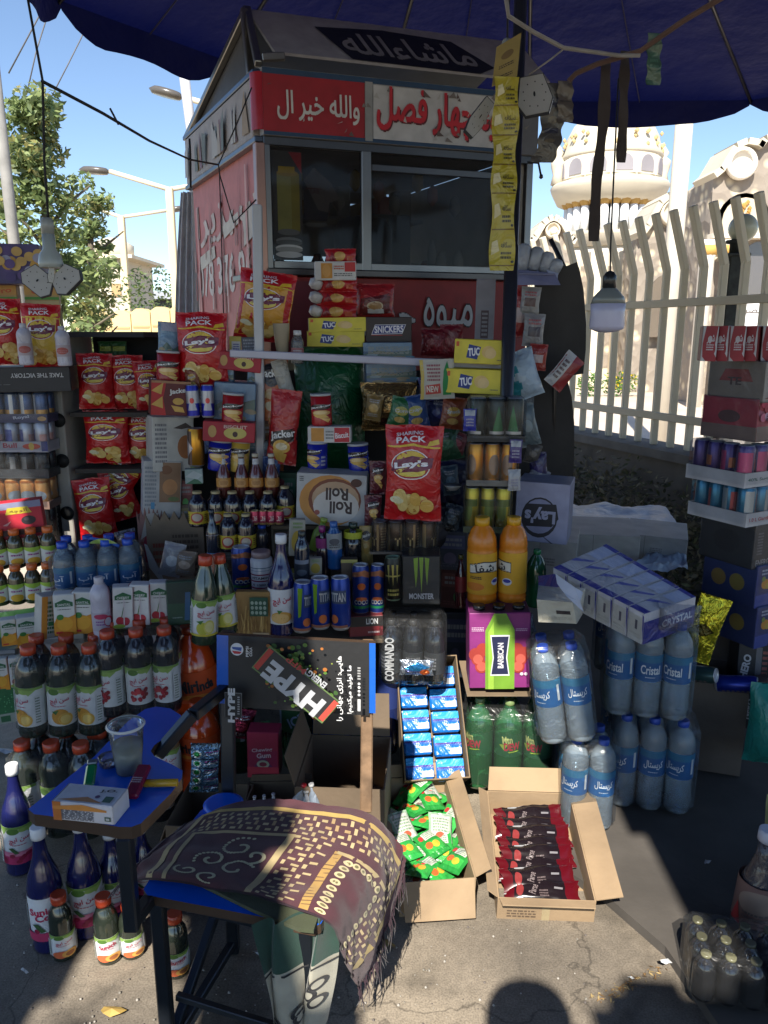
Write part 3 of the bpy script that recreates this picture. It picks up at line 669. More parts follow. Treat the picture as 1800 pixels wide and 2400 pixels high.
# ================================================================== THE KIOSK
KC = V((-.508, 3.5, 0)); kf = V((.952, .305, 0)); ks = V((-.455, .89, 0)); KW, KD = 1.27, 1.24
def K(a, b_, z): return KC + kf * a + ks * b_ + V((0, 0, z))
kn = V((kf.y, -kf.x, 0))      # out of the front
sn = V((-ks.y, ks.x, 0))      # out of the left side
def Sfront(a0, a1, z0, z1, off=0.0):
    def S(u, v, h): return K(a0 + (a1 - a0) * u, 0, z0 + (z1 - z0) * v) + kn * (h + off)
    S.asp = (z1 - z0) / (a1 - a0); return S
def Sside(b0, b1, z0, z1, off=0.0):
    def S(u, v, h): return K(0, b0 + (b1 - b0) * u, z0 + (z1 - z0) * v) + sn * (h + off)
    S.asp = (z1 - z0) / abs(b1 - b0); return S
ZS0, ZS1, ZW = 2.435, 2.675, 1.88
AL = (.20, .20, .20); ALD = (.10, .10, .105); RED = (.34, .01, .018); BLU = (.015, .05, .11)
kp = []
M4 = Matrix((kf, ks, V((0, 0, 1)))).transposed().to_4x4(); M4.translation = KC
def kbox(a0, a1, b0, b1, z0, z1, col, mt='matte', ch=.003):
    g = G(); M = Matrix((kf, ks, V((0, 0, 1)))).transposed().to_4x4(); M.translation = KC; g.box(a0, a1, b0, b1, z0, z1, col, mt, ch, M); return g
# lower panels
g = kbox(0, KW, 0, .03, .05, ZW - .03, (.26, .016, .016), 'paper')
cup = [('r', .0, .0, .22, 1, (.16, .012, .02)), ('p', [(.035, .45), (.165, .45), (.15, .12), (.05, .12)], (.42, .36, .2)), ('e', .1, .46, .066, .016, (.55, .42, .26)), ('e', .1, .46, .055, .011, (.2, .08, .03)),
       ('p', [(.22, .0), (.226, .0), (.226, 1), (.22, 1)], (.6, .58, .56)),
       ('t', 'میوه', .57, .56, .77, .90, 0, .03, (.01, .01, .01)), ('t', 'میوه', .572, .57, .768, .892, 0, .012, (.5, .5, .5)), ('t', 'چهار', .32, .54, .54, .90, 0, .03, (.01, .01, .01)), ('t', 'چهار', .322, .55, .538, .892, 0, .012, (.5, .5, .5))]
g.art(Sfront(0, KW, 1.25, ZW - .05), cup, 'paper', .004, .001)
kp.append(('front_panel', g))
g = kbox(0, .03, .031, KD, .05, ZS0 - .02, (.50, .15, .14), 'paper')
Ss = Sside(KD, 0.02, 1.2, ZS0 - .03)
g.art(Ss, [('t', '078 376 96 5', .04, .50, .98, .66, 0, .02, (.62, .55, .5)), ('t', 'سبزیرا', .05, .72, .95, .90, 0, .02, (.55, .45, .4)),
           ('p', [(.1, .62), (.35, .66), (.34, .71), (.08, .68)], (.55, .5, .42)), ('p', [(.5, .72), (.72, .76), (.7, .8), (.48, .77)], (.55, .5, .42)), ('p', [(.75, .66), (.93, .7), (.9, .8), (.76, .78)], (.5, .44, .38)),
           ('p', [(.06, .2), (.09, .2), (.085, .9), (.07, .9)], (.62, .3, .27)), ('p', [(.45, .1), (.475, .1), (.48, .9), (.46, .9)], (.42, .1, .1)), ('p', [(.8, .1), (.84, .1), (.83, .95), (.815, .95)], (.62, .33, .3))], 'paper', .003, .0012)
rgw = random.Random(5)
g.art(Ss, [('p', [(u, v), (u + rgw.uniform(.004, .02), v), (u + rgw.uniform(.0, .03), v + rgw.uniform(.05, .3)), (u + .004, v + .1)], rgw.choice([(.36, .08, .08), (.6, .32, .28), (.55, .45, .4), (.3, .12, .1)])) for u, v in [(rgw.random() * .95, rgw.uniform(.05, .7)) for _ in range(30)]], 'paper', .008, .0001)
kp.append(('side_panel', g))
kp.append(('back_panel', kbox(.03, KW, KD - .03, KD, .05, ZW + .125, (.1, .1, .1))))
kp.append(('right_panel', kbox(KW - .03, KW, .031, KD - .031, .05, ZW, (.09, .09, .1))))
kp.append(('right_shutter', kbox(KW - .028, KW - .005, .031, KD - .031, ZW + .05, ZS0 - .016, (.6, .58, .52)))); kp.append(('ceiling', kbox(.03, KW - .03, .04, KD - .03, ZS0 - .015, ZS0 - .001, (.6, .6, .58))))
kp.append(('counter', kbox(-.01, KW + .01, -.05, .5, ZW - .028, ZW, (.08, .075, .075), 'metal')))
# frames
fr = G(); M = Matrix((kf, ks, V((0, 0, 1)))).transposed().to_4x4(); M.translation = KC
for a0, a1, b0, b1 in ((0, .028, -.002, .026), (.43, .475, -.003, .02), (KW - .19, KW - .16, -.002, .03), (KW - .03, KW + .002, -.002, .03), (.002, .03, KD - .03, KD), (KW - .03, KW, KD - .03, KD), (.45, .48, KD - .03, KD), (.30, .33, KD - .03, KD)):
    fr = G(); fr.box(a0, a1, b0, b1, ZW + .002, ZS0 - .02, AL, 'metal', .003, M); kp.append(('window_post', fr))
for a0, a1, b0, b1, z0, z1 in ((0, KW, -.004, .028, ZS0 - .055, ZS0 - .02), (.03, KW - .03, 0, .02, ZW + .003, ZW + .035), (.478, KW - .2, .002, .02, ZS0 - .13, ZS0 - .1)):
    fr = G(); fr.box(a0, a1, b0, b1, z0, z1, AL if z0 < 2 else ALD, 'metal', .003, M); kp.append(('window_rail', fr))
for a0, a1 in ((.03, .43), (.477, KW - .19)):
    gg = G(); gg.box(a0, a1, .008, .012, ZW + .036, ZS0 - .056, (.55, .55, .55), 'pane', 0, M); kp.append(('window', gg))
bk = kbox(.03, .88, KD - .028, KD - .005, ZW + .175, ZS0, (.62, .60, .54)); bk.box(.881, 1.13, KD - .028, KD - .005, ZW + .175, 2.335, (.5, .49, .44), 'matte', .003, M); bk.box(.881, 1.13, KD - .028, KD - .005, 2.36, ZS0, (.5, .49, .44), 'matte', .003, M); bk.box(1.155, KW - .03, KD - .028, KD - .005, ZW + .175, ZS0, (.5, .49, .44), 'matte', .003, M); kp.append(('rear_shutter', bk))
# printed panel behind the left pane: yellow tumbler, torn poster
g = G(); g.box(.035, .165, .014, .018, ZW + .04, ZS0 - .07, (.33, .33, .32), 'paper', 0, M)
g.art(Sfront(.035, .165, ZW + .04, ZS0 - .07, -.013), [('r', .15, .27, .9, .80, (.42, .40, .10)), ('r', .62, .27, .9, .80, (.36, .30, .03)), ('e', .5, .80, .36, .03, (.5, .33, .03)), ('r', .2, .80, .75, .86, (.62, .42, .01)), ('p', [(.55, .99), (.98, .99), (.98, .8)], (.45, .02, .03)),
    ('e', .5, .26, .38, .03, (.24, .25, .24)), ('e', .5, .18, .44, .035, (.42, .43, .42)), ('e', .5, .16, .44, .03, (.2, .21, .2)), ('e', .5, .11, .46, .035, (.42, .43, .42)), ('e', .5, .095, .46, .03, (.2, .21, .2)), ('e', .5, .05, .46, .03, (.4, .41, .4))], 'paper', .0015, .0005)
kp.append(('tumbler_print', g))
g = G(); Sp = Sfront(.175, .34, ZW + .2, ZS0 - .12, -.03)
g.art(Sp, [('p', [(.0, .05), (.62, .05), (.75, .4), (.62, .46), (.0, .72)], (.018, .012, .045)), ('p', [(.0, .74), (.28, .98), (.75, .72), (.98, .45), (.7, .38), (.66, .2), (.38, .24), (.12, .6)], (.33, .27, .26)), ('t', 'LAB', .18, .52, .42, .6, 0, .02, (.22, .06, .09)), ('r', .05, .60, .5, .615, (.3, .03, .05)), ('p', [(.05, .01), (.62, .01), (.62, -.06), (.1, -.08)], (.36, .34, .31))], 'paper', 0, .001)
kp.append(('torn_poster', g))
# inside: steel urn and boxes
g = G(); g.lathe([(.13, ZW), (.15, ZW + .03), (.15, ZW + .24), (.12, ZW + .29), (.03, ZW + .31)], (.10, .10, .10), 'metal', 24, Matrix.Translation(K(.66, .5, 0))); kp.append(('steel_urn', g))
g = kbox(.75, .98, .62, .85, ZW, ZW + .34, (.05, .05, .05)); kp.append(('dark_oven', g))
g = kbox(.06, 1.2, .9, 1.1, ZW + .34, ZW + .36, (.3, .28, .24))
for q in range(9): a_ = .1 + q * .12; g.box(a_, a_ + .08, .92, 1.05, ZW + .3601, ZW + .44 + .04 * (q % 3), ((.5, .3, .05), (.4, .05, .05), (.45, .45, .42))[q % 3], 'gloss', .01, M4)
kp.append(('inner_shelf', g))
g = G(); rgi = random.Random(8)
for q in range(20):
    a_, b_i = rgi.uniform(.1, 1.15), rgi.uniform(.35, .8); h_ = rgi.uniform(.06, .2); r_i = rgi.uniform(.02, .045); c_i = rgi.choice([(.42, .40, .36), (.5, .28, .04), (.35, .05, .04), (.06, .07, .08), (.2, .25, .08), (.5, .48, .44)])
    if b_i < .5: b_i = .42
    g.lathe([(r_i * .8, ZW), (r_i, ZW + h_ * .7), (r_i * .5, ZW + h_)], c_i, 'gloss', 12, Matrix.Translation(K(a_, b_i, 0)))
for q in range(9):
    a_ = .25 + .1 * q; z_ = ZS0 - .06 - .05 * (q % 3); g.lathe([(.004, z_ - .10), (.03, z_ - .07), (.026, z_ - .02), (.004, z_)], ((.5, .36, .05), (.4, .12, .04), (.3, .3, .28))[q % 3], 'gloss', 10, Matrix.Translation(K(a_, .3 + .04 * (q % 2), 0)))
kp.append(('inner_goods', g))
kp.append(('inner_floor', kbox(.03, KW - .03, .5, KD - .03, ZW - .05, ZW - .02, (.07, .07, .07))))
# sign band, front
g = kbox(-.004, KW + .004, -.02, .03, ZS0 - .02, ZS1, (.36, .36, .37), 'paper')
g.art(Sfront(0, KW + .004, ZS0 - .02, ZS1, .02), [('r', 0, .02, .345, .92, RED), ('r', 0, .90, 1, .985, BLU), ('r', 0, 0, 1, .06, BLU), ('r', .345, .02, .372, .92, (.30, .30, .29)), ('r', .374, .06, .93, .88, (.52, .51, .50)), ('r', .93, 0, 1, 1, (.12, .12, .13)),
   ('t', 'والله خیر ال', .045, .24, .325, .68, 0, .02, (.62, .60, .56)), ('t', 'میوه چهار فصل', .39, .12, .925, .83, -1, .02, (.10, .004, .008)), ('t', 'میوه چهار فصل', .385, .15, .92, .86, -1, .03, (.52, .012, .025))], 'paper', .003, .0012)
g.grid(lambda u, v: K(-.02 - .0 * u, 0, 0) * 0 + (lambda an: K(.0, 0, 0) + kn * (.02) + (kn * 0) + V((0, 0, ZS0 + .0 + (ZS1 - ZS0 - .02) * v)) + (-kf * .045 * math.sin(an)) + (-kn * .045 * (1 - math.cos(an))))(u * math.pi / 2), 8, 1, (.40, .012, .02), 'gloss')
rgw = random.Random(3)
g.art(Sfront(0, KW, ZS0 - .02, ZS1, .02), [('p', [(u, v), (u + rgw.uniform(.004, .03), v + rgw.uniform(-.03, .03)), (u + rgw.uniform(.0, .02), v + rgw.uniform(.02, .1))], rgw.choice([(.2, .17, .15), (.45, .43, .4), (.12, .08, .07)])) for u, v in [(rgw.random() * .95, rgw.uniform(.05, .85)) for _ in range(34)]], 'paper', .012, .0001)
kp.append(('fascia', g, [], 'red corner board and white board with red lettering'))
g = kbox(-.03, .0, .04, KD, ZS0 - .02, ZS1 - .03, (.33, .29, .27), 'paper')
rg = random.Random(4); it = []
for k in range(16):
    u = rg.random() * .92; it.append(('p', [(u, .05), (u + rg.uniform(.03, .09), .03), (u + rg.uniform(.02, .07), rg.uniform(.6, .97)), (u + .01, rg.uniform(.5, .95))], rg.choice([(.36, .30, .24), (.22, .16, .16), (.12, .14, .12), (.30, .2, .1), (.42, .4, .37), (.2, .1, .12)])))
g.art(Sside(KD, .04, ZS0, ZS1 - .04, .03), it, 'paper', .002, .0008); kp.append(('side_banner', g))
g = kbox(-.036, .0, .0, KD + .02, ZS1 - .028, ZS1 - .006, (.06, .09, .14), 'metal'); g.box(-.036, .0, .0, KD + .02, ZS0 - .045, ZS0 - .022, (.09, .11, .14), 'metal', .003, M); g.box(-.04, -.001, -.02, .02, .9, ZS0 - .05, (.35, .2, .16), 'metal', .003, M); kp.append(('side_rail', g))
# roof: ridge near the front, steep printed front slope
zr = 2.965; PR = [K(.02, .22, zr), K(KW + .05, .22, zr)]; EV = [K(.05, -.03, ZS1 + .055), K(KW + .05, -.03, ZS1 + .055)]
g = G(); n_ = (PR[1] - PR[0]).cross(EV[0] - PR[0]).normalized(); n_ = n_ if n_.y < 0 else -n_
g.slab([EV[0], EV[1], PR[1], PR[0]], .012, (.34, .33, .36), 'paper', axis=-n_)
def Sr(u, v, h): return EV[0].lerp(EV[1], u).lerp(PR[0].lerp(PR[1], u), v) + n_ * h
Sr.asp = .3
g.art(Sr, [('p', [(.20, .72), (.26, .0), (.72, -.02), (.80, .18), (.70, .76), (.45, .84)], (.012, .012, .018)), ('t', 'ماشاءالله', .26, .12, .74, .66, 0, .02, (.24, .23, .25))], 'paper', .004, .001)
kp.append(('roof', g))
g = G(); g.slab([PR[0], PR[1], K(KW + .05, KD, ZS1 + .02), K(.0, KD, ZS1 + .02)], .012, (.2, .2, .21), 'metal', axis=V((0, 0, -1))); kp.append(('rear_roof', g))
gf = G(); c3 = [K(-.01, .0, ZS1 + .01), K(.02, .22, zr), K(-.01, KD + .05, ZS1 - .01)]
for p, q in ((c3[0], c3[1]), (c3[1], c3[2]), (K(.0, .2, zr - .01), K(.0, .14, ZS1 + .01)), (K(0, -.02, ZS1 + .03), K(.09, -.03, ZS1 + .04))): gf.bar(p, q, .03, .03, (.24, .23, .21), 'metal')
gi = G(); gi.poly([c3[0] + sn * -.02, c3[2] + sn * -.02, c3[1] + sn * -.02], (.06, .06, .065), 'paper'); gi.poly([K(.03, -.02, ZS1), K(KW, -.02, ZS1), K(KW, .2, ZS1), K(.03, .2, ZS1)], (.1, .1, .1), 'paper')
kp.append(('gable_frame', gf)); kp.append(('gable_sheet', gi))
thing('fruit_kiosk', 'metal juice kiosk with red and white lettered fascia and a gabled roof', 'kiosk', parts=kp)
# curtain at the back left corner of the kiosk
g = G(); x0, x1 = at(412, 700, 4.7).x, at(466, 700, 4.7).x
def cur(u, v):
    z_ = 1.15 + 1.25 * v; x_ = x0 - .05 * (1 - v) + (x1 - x0 + .0) * (u * (1 - .45 * v * v) + .55 * v * v * .8); return V((x_, 4.72 + .03 * math.sin(u * 19) * (1 - .4 * v), z_))
g.grid(cur, 40, 10, lambda u, v: (.52, .52, .54) if int(u * 9) % 3 else (.66, .66, .68), 'cloth'); solo('tarp_curtain', g, 'grey striped tarp hanging gathered at the rear corner of the kiosk', 'curtain')
g = G(); g.tube([at(432, 180, 4.9), at(450, 320, 4.9), at(458, 700, 4.9) - V((0, 0, 1))], .03, (.5, .5, .52), 'gloss', 10); solo('white_tent_pole', g, 'pale tent pole rising behind the left edge of the kiosk', 'pole')
# white square pipes in front
g = G(); g.bar(at(612, 1162, 2.95), at(603, 480, 2.95), .034, .03, (.44, .45, .48), 'gloss', up=(0, 1, 0)); solo('upright_pipe', g, 'upright grey white square pipe standing in front of the kiosk', 'pipe')
g = G(); g.bar(at(540, 828, 2.92), at(1200, 858, 2.92), .03, .028, (.42, .42, .52), 'gloss'); solo('cross_pipe', g, 'long horizontal white square pipe carrying the cracker boxes', 'pipe')
# ================================================================== GOODS: how each kind is made
LR = (.50, .008, .012); YEL = (.72, .48, .03); CHIP = (.66, .40, .09); DK = (.015, .012, .014)
def bagS(w, h, t, seed=0, crimp=.05, side=.07):
    def f(u, v, sgn=-1, hh=0):
        vv = max(0, min(1, (v - crimp) / (1 - 2 * crimp))); su = math.sin(math.pi * min(max(u, 0), 1)); sv = math.sin(math.pi * vv)
        bl = t * .5 * (max(su, 0) ** .55) * (max(sv, 0) ** .5)
        wr = (noise.noise(V((u * 5 + seed, v * 3, seed * 3.1))) * .09 + abs(noise.noise(V((u * 11, v * 6 + seed, seed * 1.7)))) * .045) * w * (.45 + (1 - sv) * .6) * su
        x = (u - .5) * w * (1 - side * max(sv, 0)) + noise.noise(V((v * 4, seed, 5))) * .02 * w
        z = v * h + noise.noise(V((u * 3, seed, 9))) * .012 * h
        zig = .006 * w * math.sin(u * 60) * (1 if v > .99 or v < .01 else 0)
        return V((x, sgn * (bl + wr * .5 + hh) , z + zig))
    def S(u, v, h_): return f(u, v, -1, h_)
    S.n = (8, 10); S.asp = h / w; S.lift = .0022 * w / .2; return f, S
def bagkit(w, h, t, col, items, seed=0, mt='film', back=None):
    f, S = bagS(w, h, t, seed); g = G()
    g.grid(lambda u, v: f(u, v, -1), 16, 22, col, mt); g.grid(lambda u, v: f(1 - u, v, 1), 10, 14, back or (col if not callable(col) else (.3, .3, .3)), mt)
    g.art(S, items, mt, .0012, .0003); return kit(('bag', g))
def chips(cx, cy, s, n, rg):
    o = []
    for _ in range(n):
        x, y = cx + rg.uniform(-1, 1) * s * 1.6, cy + rg.uniform(-.6, .6) * s; o.append(('e', x, y, s * rg.uniform(.5, .75), s * rg.uniform(.3, .5), rg.choice([CHIP, (.72, .5, .16), (.5, .27, .05), (.75, .55, .2)])))
    return o
def lays_items(body=None, seed=0, ring=True, low=(.42, .01, .015)):
    rg = random.Random(seed)
    it = [('t', 'SHARING', .2, .90, .66, .935, 4, .02, (.75, .72, .75)), ('t', 'PACK', .2, .83, .72, .89, 3, .03, (.8, .78, .8)), ('p', [(.03, .775), (.5, .80), (.97, .77), (.97, .785), (.5, .815), (.03, .79)], YEL),
          ('e', .47, .60, .36, .155, (.8, .78, .76)), ('e', .47, .60, .34, .145, (.33, .01, .03)), ('e', .47, .665, .26, .075, YEL), ('e', .47, .545, .27, .07, (.75, .6, .1)),
          ('p', [(.10, .54), (.2, .655), (.5, .69), (.87, .68), (.86, .58), (.6, .53), (.2, .52)], (.16, .01, .05)), ('t', "Lay's", .17, .565, .79, .645, 5, .045, (.88, .86, .9)), ('p', [(.74, .80), (.95, .82), (.93, .87), (.78, .85)], YEL)]
    if body: it = [('r', .0, .05, 1, .80, body)] + it
    return it + [('p', [(.08, .14), (.3, .3), (.55, .22), (.9, .28), (.92, .12), (.5, .06)], low)] + chips(.5, .17, .17, 11, rg) + [('e', .2, .24, .1, .035, (.75, .72, .5)), ('e', .26, .22, .09, .03, (.72, .68, .42))]
def jack_items(dark=(.02, .015, .02), rg=None, t='Jacker', y=.62):
    rg = rg or random.Random(3)
    return [('e', .5, y, .34, .10, dark), ('t', t, .16, y - .035, .88, y + .05, 9, .03, (.85, .84, .82)), ('e', .52, y - .2, .28, .09, (.62, .36, .12)), ('e', .48, y - .20, .2, .06, (.75, .55, .25)), ('p', [(.25, y - .26), (.6, y - .24), (.75, y - .38), (.4, y - .36)], CHIP), ('p', [(.45, y - .36), (.8, y - .42), (.7, y - .54)], (.7, .45, .13))]
def cylS(r, z0, z1, span=200, c=-90, sq=1):
    def S(u, v, h):
        a = R(c + (u - .5) * span); return V(((r + h) * math.cos(a), (r + h) * math.sin(a) * sq, z0 + (z1 - z0) * v))
    S.lift = .0003; S.n = (14, 1); S.asp = (z1 - z0) / (r * R(span)); return S
def boxkit(w, h, d, col, items=(), side=None, top=None, mt='paper', ch=.002, sitems=(), titems=(), wrap=False):
    g = G(); g.box(-w / 2, w / 2, -d / 2, d / 2, 0, h, col, mt, ch)
    def S(u, v, hh): return V((-w / 2 + w * u, -d / 2 - hh, h * v))
    S.asp = h / w; g.art(S, items, mt)
    def S2(u, v, hh): return V((w / 2 + hh, -d / 2 + d * u, h * v))
    S2.asp = h / d
    def S3(u, v, hh): return V((-w / 2 - hh, d / 2 - d * u, h * v))
    S3.asp = h / d
    def S4(u, v, hh): return V((-w / 2 + w * u, -d / 2 + d * v, h + hh))
    S4.asp = d / w
    g.art(S2, ([('r', .01, .01, .99, .99, side)] if side else []) + list(sitems), mt); g.art(S3, ([('r', .01, .01, .99, .99, side)] if side else []) + list(sitems), mt)
    g.art(S4, ([('r', .01, .01, .99, .99, top)] if top else []) + list(titems), mt)
    P = [('box', g)]
    if wrap:
        q = G(); e = .004; q.box(-w / 2 - e, w / 2 + e, -d / 2 - e, d / 2 + e, -.0, h + e, (.96, .97, 1), 'wrap', .006); P.append(('shrink_wrap', q))
    return kit(*P)
def can_g(r, h, col, items=(), top=(.55, .55, .56), mt='can', n=22):
    g = G(); g.lathe([(r * .8, 0, top), (r, .008), (r, h - .012), (r * .86, h - .002, top), (r * .86, h, top), (r * .8, h - .002, top), (r * .78, h - .006, top)], col, mt, n)
    g.art(cylS(r, .008, h - .012), items, mt, .0004, .0002); return g
def cankit(r, h, col, items=(), **k): return kit(('can', can_g(r, h, col, items, **k)))
def tubkit(r, h, col, items, lid=(.6, .6, .6)):
    g = G(); g.lathe([(r * .97, 0), (r, .004), (r, h - .008)], col, 'gloss', 24); g.art(cylS(r, .004, h - .008), items, 'gloss', .0005, .0002)
    q = G(); q.lathe([(r * 1.03, h - .009), (r * 1.03, h), (r * .9, h - .001)], lid, 'gloss', 24); return kit(('canister', g, [('lid', q)]))
def bottle_parts(R_, H, shape, col, mt, capc, lab=None, caph=.018, capr=None, n=22):
    """shape: (r fraction, z fraction) from the foot to the neck; lab = (z0, z1, colour, items)"""
    g = G(); g.lathe([(r * R_, z * H) for r, z in shape], col, mt, n)
    nr = shape[-1][0] * R_; q = G(); cr = capr or nr * 1.25; zt = shape[-1][1] * H
    q.lathe([(cr, zt - caph * .35), (cr * 1.02, zt), (cr, zt + caph * .6), (cr * .9, zt + caph * .65)], capc, 'gloss', 18); ps = [('cap', q)]
    if lab:
        l_ = G(); z0, z1 = lab[0] * H, lab[1] * H; l_.lathe([(R_ * 1.012, z0), (R_ * 1.012, z1)], lab[2], 'paper', n, caps=False)
        l_.art(cylS(R_ * 1.012, z0, z1), lab[3], 'paper', .0005, .0002); ps.append(('label', l_))
    return g, ps
PETJ = [(.80, 0), (.97, .02), (1, .05), (.96, .12), (1, .16), (1, .60), (.97, .66), (.98, .74), (.86, .82), (.6, .89), (.42, .93), (.40, .97)]
SODA = [(.55, 0), (.9, .015), (1, .06), (.97, .14), (1, .2), (1, .62), (.98, .68), (.86, .78), (.6, .87), (.34, .93), (.30, .97)]
WATER = [(.62, 0), (.92, .012), (1, .05), (.97, .08), (1, .11), (.97, .14), (1, .17), (.97, .2), (1, .24), (1, .42), (.98, .44), (.98, .66), (1, .68), (1, .76), (.9, .84), (.66, .90), (.38, .945), (.36, .97)]
SYRUP = [(.7, 0), (.95, .015), (1, .04), (.95, .10), (1, .13), (1, .52), (.98, .56), (.86, .64), (.62, .72), (.45, .80), (.36, .88), (.33, .95), (.33, .975)]
SMALLJ = [(.8, 0), (.98, .02), (1, .06), (.95, .1), (1, .13), (1, .48), (.97, .52), (.99, .66), (.88, .76), (.66, .84), (.52, .89), (.5, .95)]
NECK = [(.9, 0), (1, .03), (1, .50), (.95, .58), (.6, .72), (.42, .80), (.36, .95)]
OR_ = (.48, .06, .022); WHITE = (.72, .72, .72)
def sun_label(fruit, word='سن ایچ', red=(.5, .015, .06)):
    it = [('r', 0, .93, 1, 1, (.22, .36, .07)), ('p', [(.1, .94), (.2, .78), (.3, .94)], (.25, .4, .1)), ('p', [(.6, .94), (.7, .80), (.85, .94)], (.3, .45, .12)), ('e', .4, .88, .12, .08, (.09, .2, .03)), ('e', .62, .9, .12, .06, (.3, .45, .1)),
          ('t', word, .32, .56, .70, .74, 8, .02, red), ('n', .38, .50, .64, .53, 1, red)]
    if fruit == 'orange': it += [('e', .52, .25, .17, .2, (.66, .30, .03)), ('e', .62, .18, .14, .16, (.75, .42, .06)), ('e', .62, .18, .10, .11, (.8, .55, .15)), ('p', [(.36, .38), (.5, .42), (.44, .3)], (.05, .16, .03))]
    if fruit == 'grape':
        rg = random.Random(2); it += [('e', .5 + rg.uniform(-.17, .17), .25 + rg.uniform(-.16, .18), .04, .055, rg.choice([(.35, .01, .03), (.25, .01, .02), (.5, .05, .06)])) for _ in range(22)]
    if fruit == 'lemon': it += [('e', .44, .22, .14, .18, (.5, .5, .06)), ('e', .58, .26, .12, .2, (.68, .62, .14)), ('e', .58, .26, .09, .15, (.76, .7, .3)), ('p', [(.3, .42), (.46, .46), (.4, .34)], (.06, .2, .03)), ('r', 0, 0, 1, .06, (.6, .5, .05))]
    if fruit == 'peach': it += [('e', .42, .12, .2, .16, (.66, .14, .05)), ('e', .62, .12, .18, .16, (.72, .36, .08)), ('e', .62, .12, .1, .1, (.35, .12, .04))]
    if fruit == 'melon':
        rg = random.Random(5); it += [('r', 0, 0, 1, .22, (.5, .03, .12)), ('r', 0, .22, 1, .34, (.66, .2, .3)), ('p', [(.3, .44), (.38, .46), (.5, .3), (.42, .28)], (.04, .1, .03))] + [('e', .5 + rg.uniform(-.3, .3), .14 + rg.uniform(-.12, .12), .05, .05, (.3, .01, .05)) for _ in range(10)]
    it += [('r', .80, .04, .93, .8, (.66, .66, .66)), ('n', .82, .08, .91, .76, 10, (.15, .2, .15)), ('r', .07, .04, .17, .8, (.66, .66, .66)), ('n', .08, .08, .16, .76, 9, (.1, .25, .12))]
    return it
DGRN = (.022, .03, .022); DBL = (.012, .014, .018)
def juice_big(fruit, liq): return bottle_parts(.045, .30, PETJ, liq, 'deep', OR_, (.15, .60, WHITE, sun_label(fruit)), .028, .024)
def bkit(bp, name='body'): return kit((name, bp[0], bp[1]))
SYR = {}
def syrup(kind):
    lb = {'melon': sun_label('melon', 'سن ایچ'), 'orange': [('t', 'سن ایچ', .3, .56, .72, .8, 10, .03, (.5, .02, .06)), ('e', .5, .2, .24, .17, (.7, .36, .06)), ('e', .46, .18, .2, .14, (.78, .5, .18)), ('p', [(.4, .42), (.52, .4), (.44, .3)], (.05, .2, .04))],
          'cool': [('t', 'Sunich', .25, .62, .75, .78, 5, .03, (.5, .02, .08)), ('t', 'Cool', .35, .48, .78, .64, 5, .03, (.5, .02, .08))] + sun_label('melon')[13:] + [('r', 0, 0, 1, .2, (.5, .04, .12)), ('p', [(.3, .4), (.4, .42), (.52, .24), (.44, .22)], (.04, .1, .03))]}[kind]
    g, ps = bottle_parts(.045, .33, SYRUP, (.010, .012, .075), 'deep', (.75, .75, .75), (.14, .50, WHITE, lb), .03, .019)
    return kit(('body', g, ps))
def water_parts(sc=1, text='کریستال', n=18):
    g, ps = bottle_parts(.045 * sc, .33 * sc, WATER, (.66, .80, .90), 'pet', (.02, .08, .5), None, .022, .018, n=n)
    l_ = G(); r = .0448 * sc; z0, z1 = .135 * sc, .228 * sc; r = .0456 * sc; l_.lathe([(r, z0), (r, z1)], (.004, .10, .30), 'paper', n, caps=False)
    l_.art(cylS(r, z0, z1), [('r', .0, .72, 1, 1, (.02, .16, .30)), ('t', text, .30, .28, .70, .62, 0, .02, (.72, .78, .82)), ('n', .4, .14, .6, .2, 1, (.5, .6, .7)), ('r', .86, .2, .92, .8, (.6, .65, .66))], 'paper', .0005, .0002)
    w_ = G(); w_.lathe([(.028 * sc, .004), (.041 * sc, .012), (.042 * sc, .262 * sc)], (.64, .80, .90), 'clear', n); return g, ps + [('label', l_), ('water', w_)]
def packkit(bp, nx, ny, dx, dy, wrapcol=(.95, .97, 1), wh=None, ww=None, extra=(), partname='bottle'):
    """shrink-wrapped pack"""
    P = []; me = bp[0].mesh(partname); sub = [(p[0], p[1].mesh(p[0]), []) for p in bp[1]]
    out = []
    for j in range(ny):
        for i in range(nx): out.append(((i - (nx - 1) / 2) * dx, (j - (ny - 1) / 2) * dy, me, sub))
    return out
def putpack(pk, loc, name, label, cat, wrap, group=None, rot=(0, 0, 0), partname='bottle', extra=(), scale=1):
    o = thing(name, label, cat, loc, tuple(R(a) for a in rot), group); o.scale = (scale,) * 3
    for i, (x, y, me, sub) in enumerate(pk):
        b_ = link(partname, me, o); b_.location = (x, y, 0); b_.rotation_euler = (0, 0, R((i * 37) % 70 - 35))
        for s_ in sub: link(s_[0], s_[1], b_)
    if wrap:
        w, d, h, ch = wrap; q = G(); q.box(-w / 2, w / 2, -d / 2, d / 2, .001, h, (.97, .985, 1), 'wrap', ch)
        link('shrink_wrap', q.mesh('shrink_wrap'), o)
    addparts(o, extra); return o
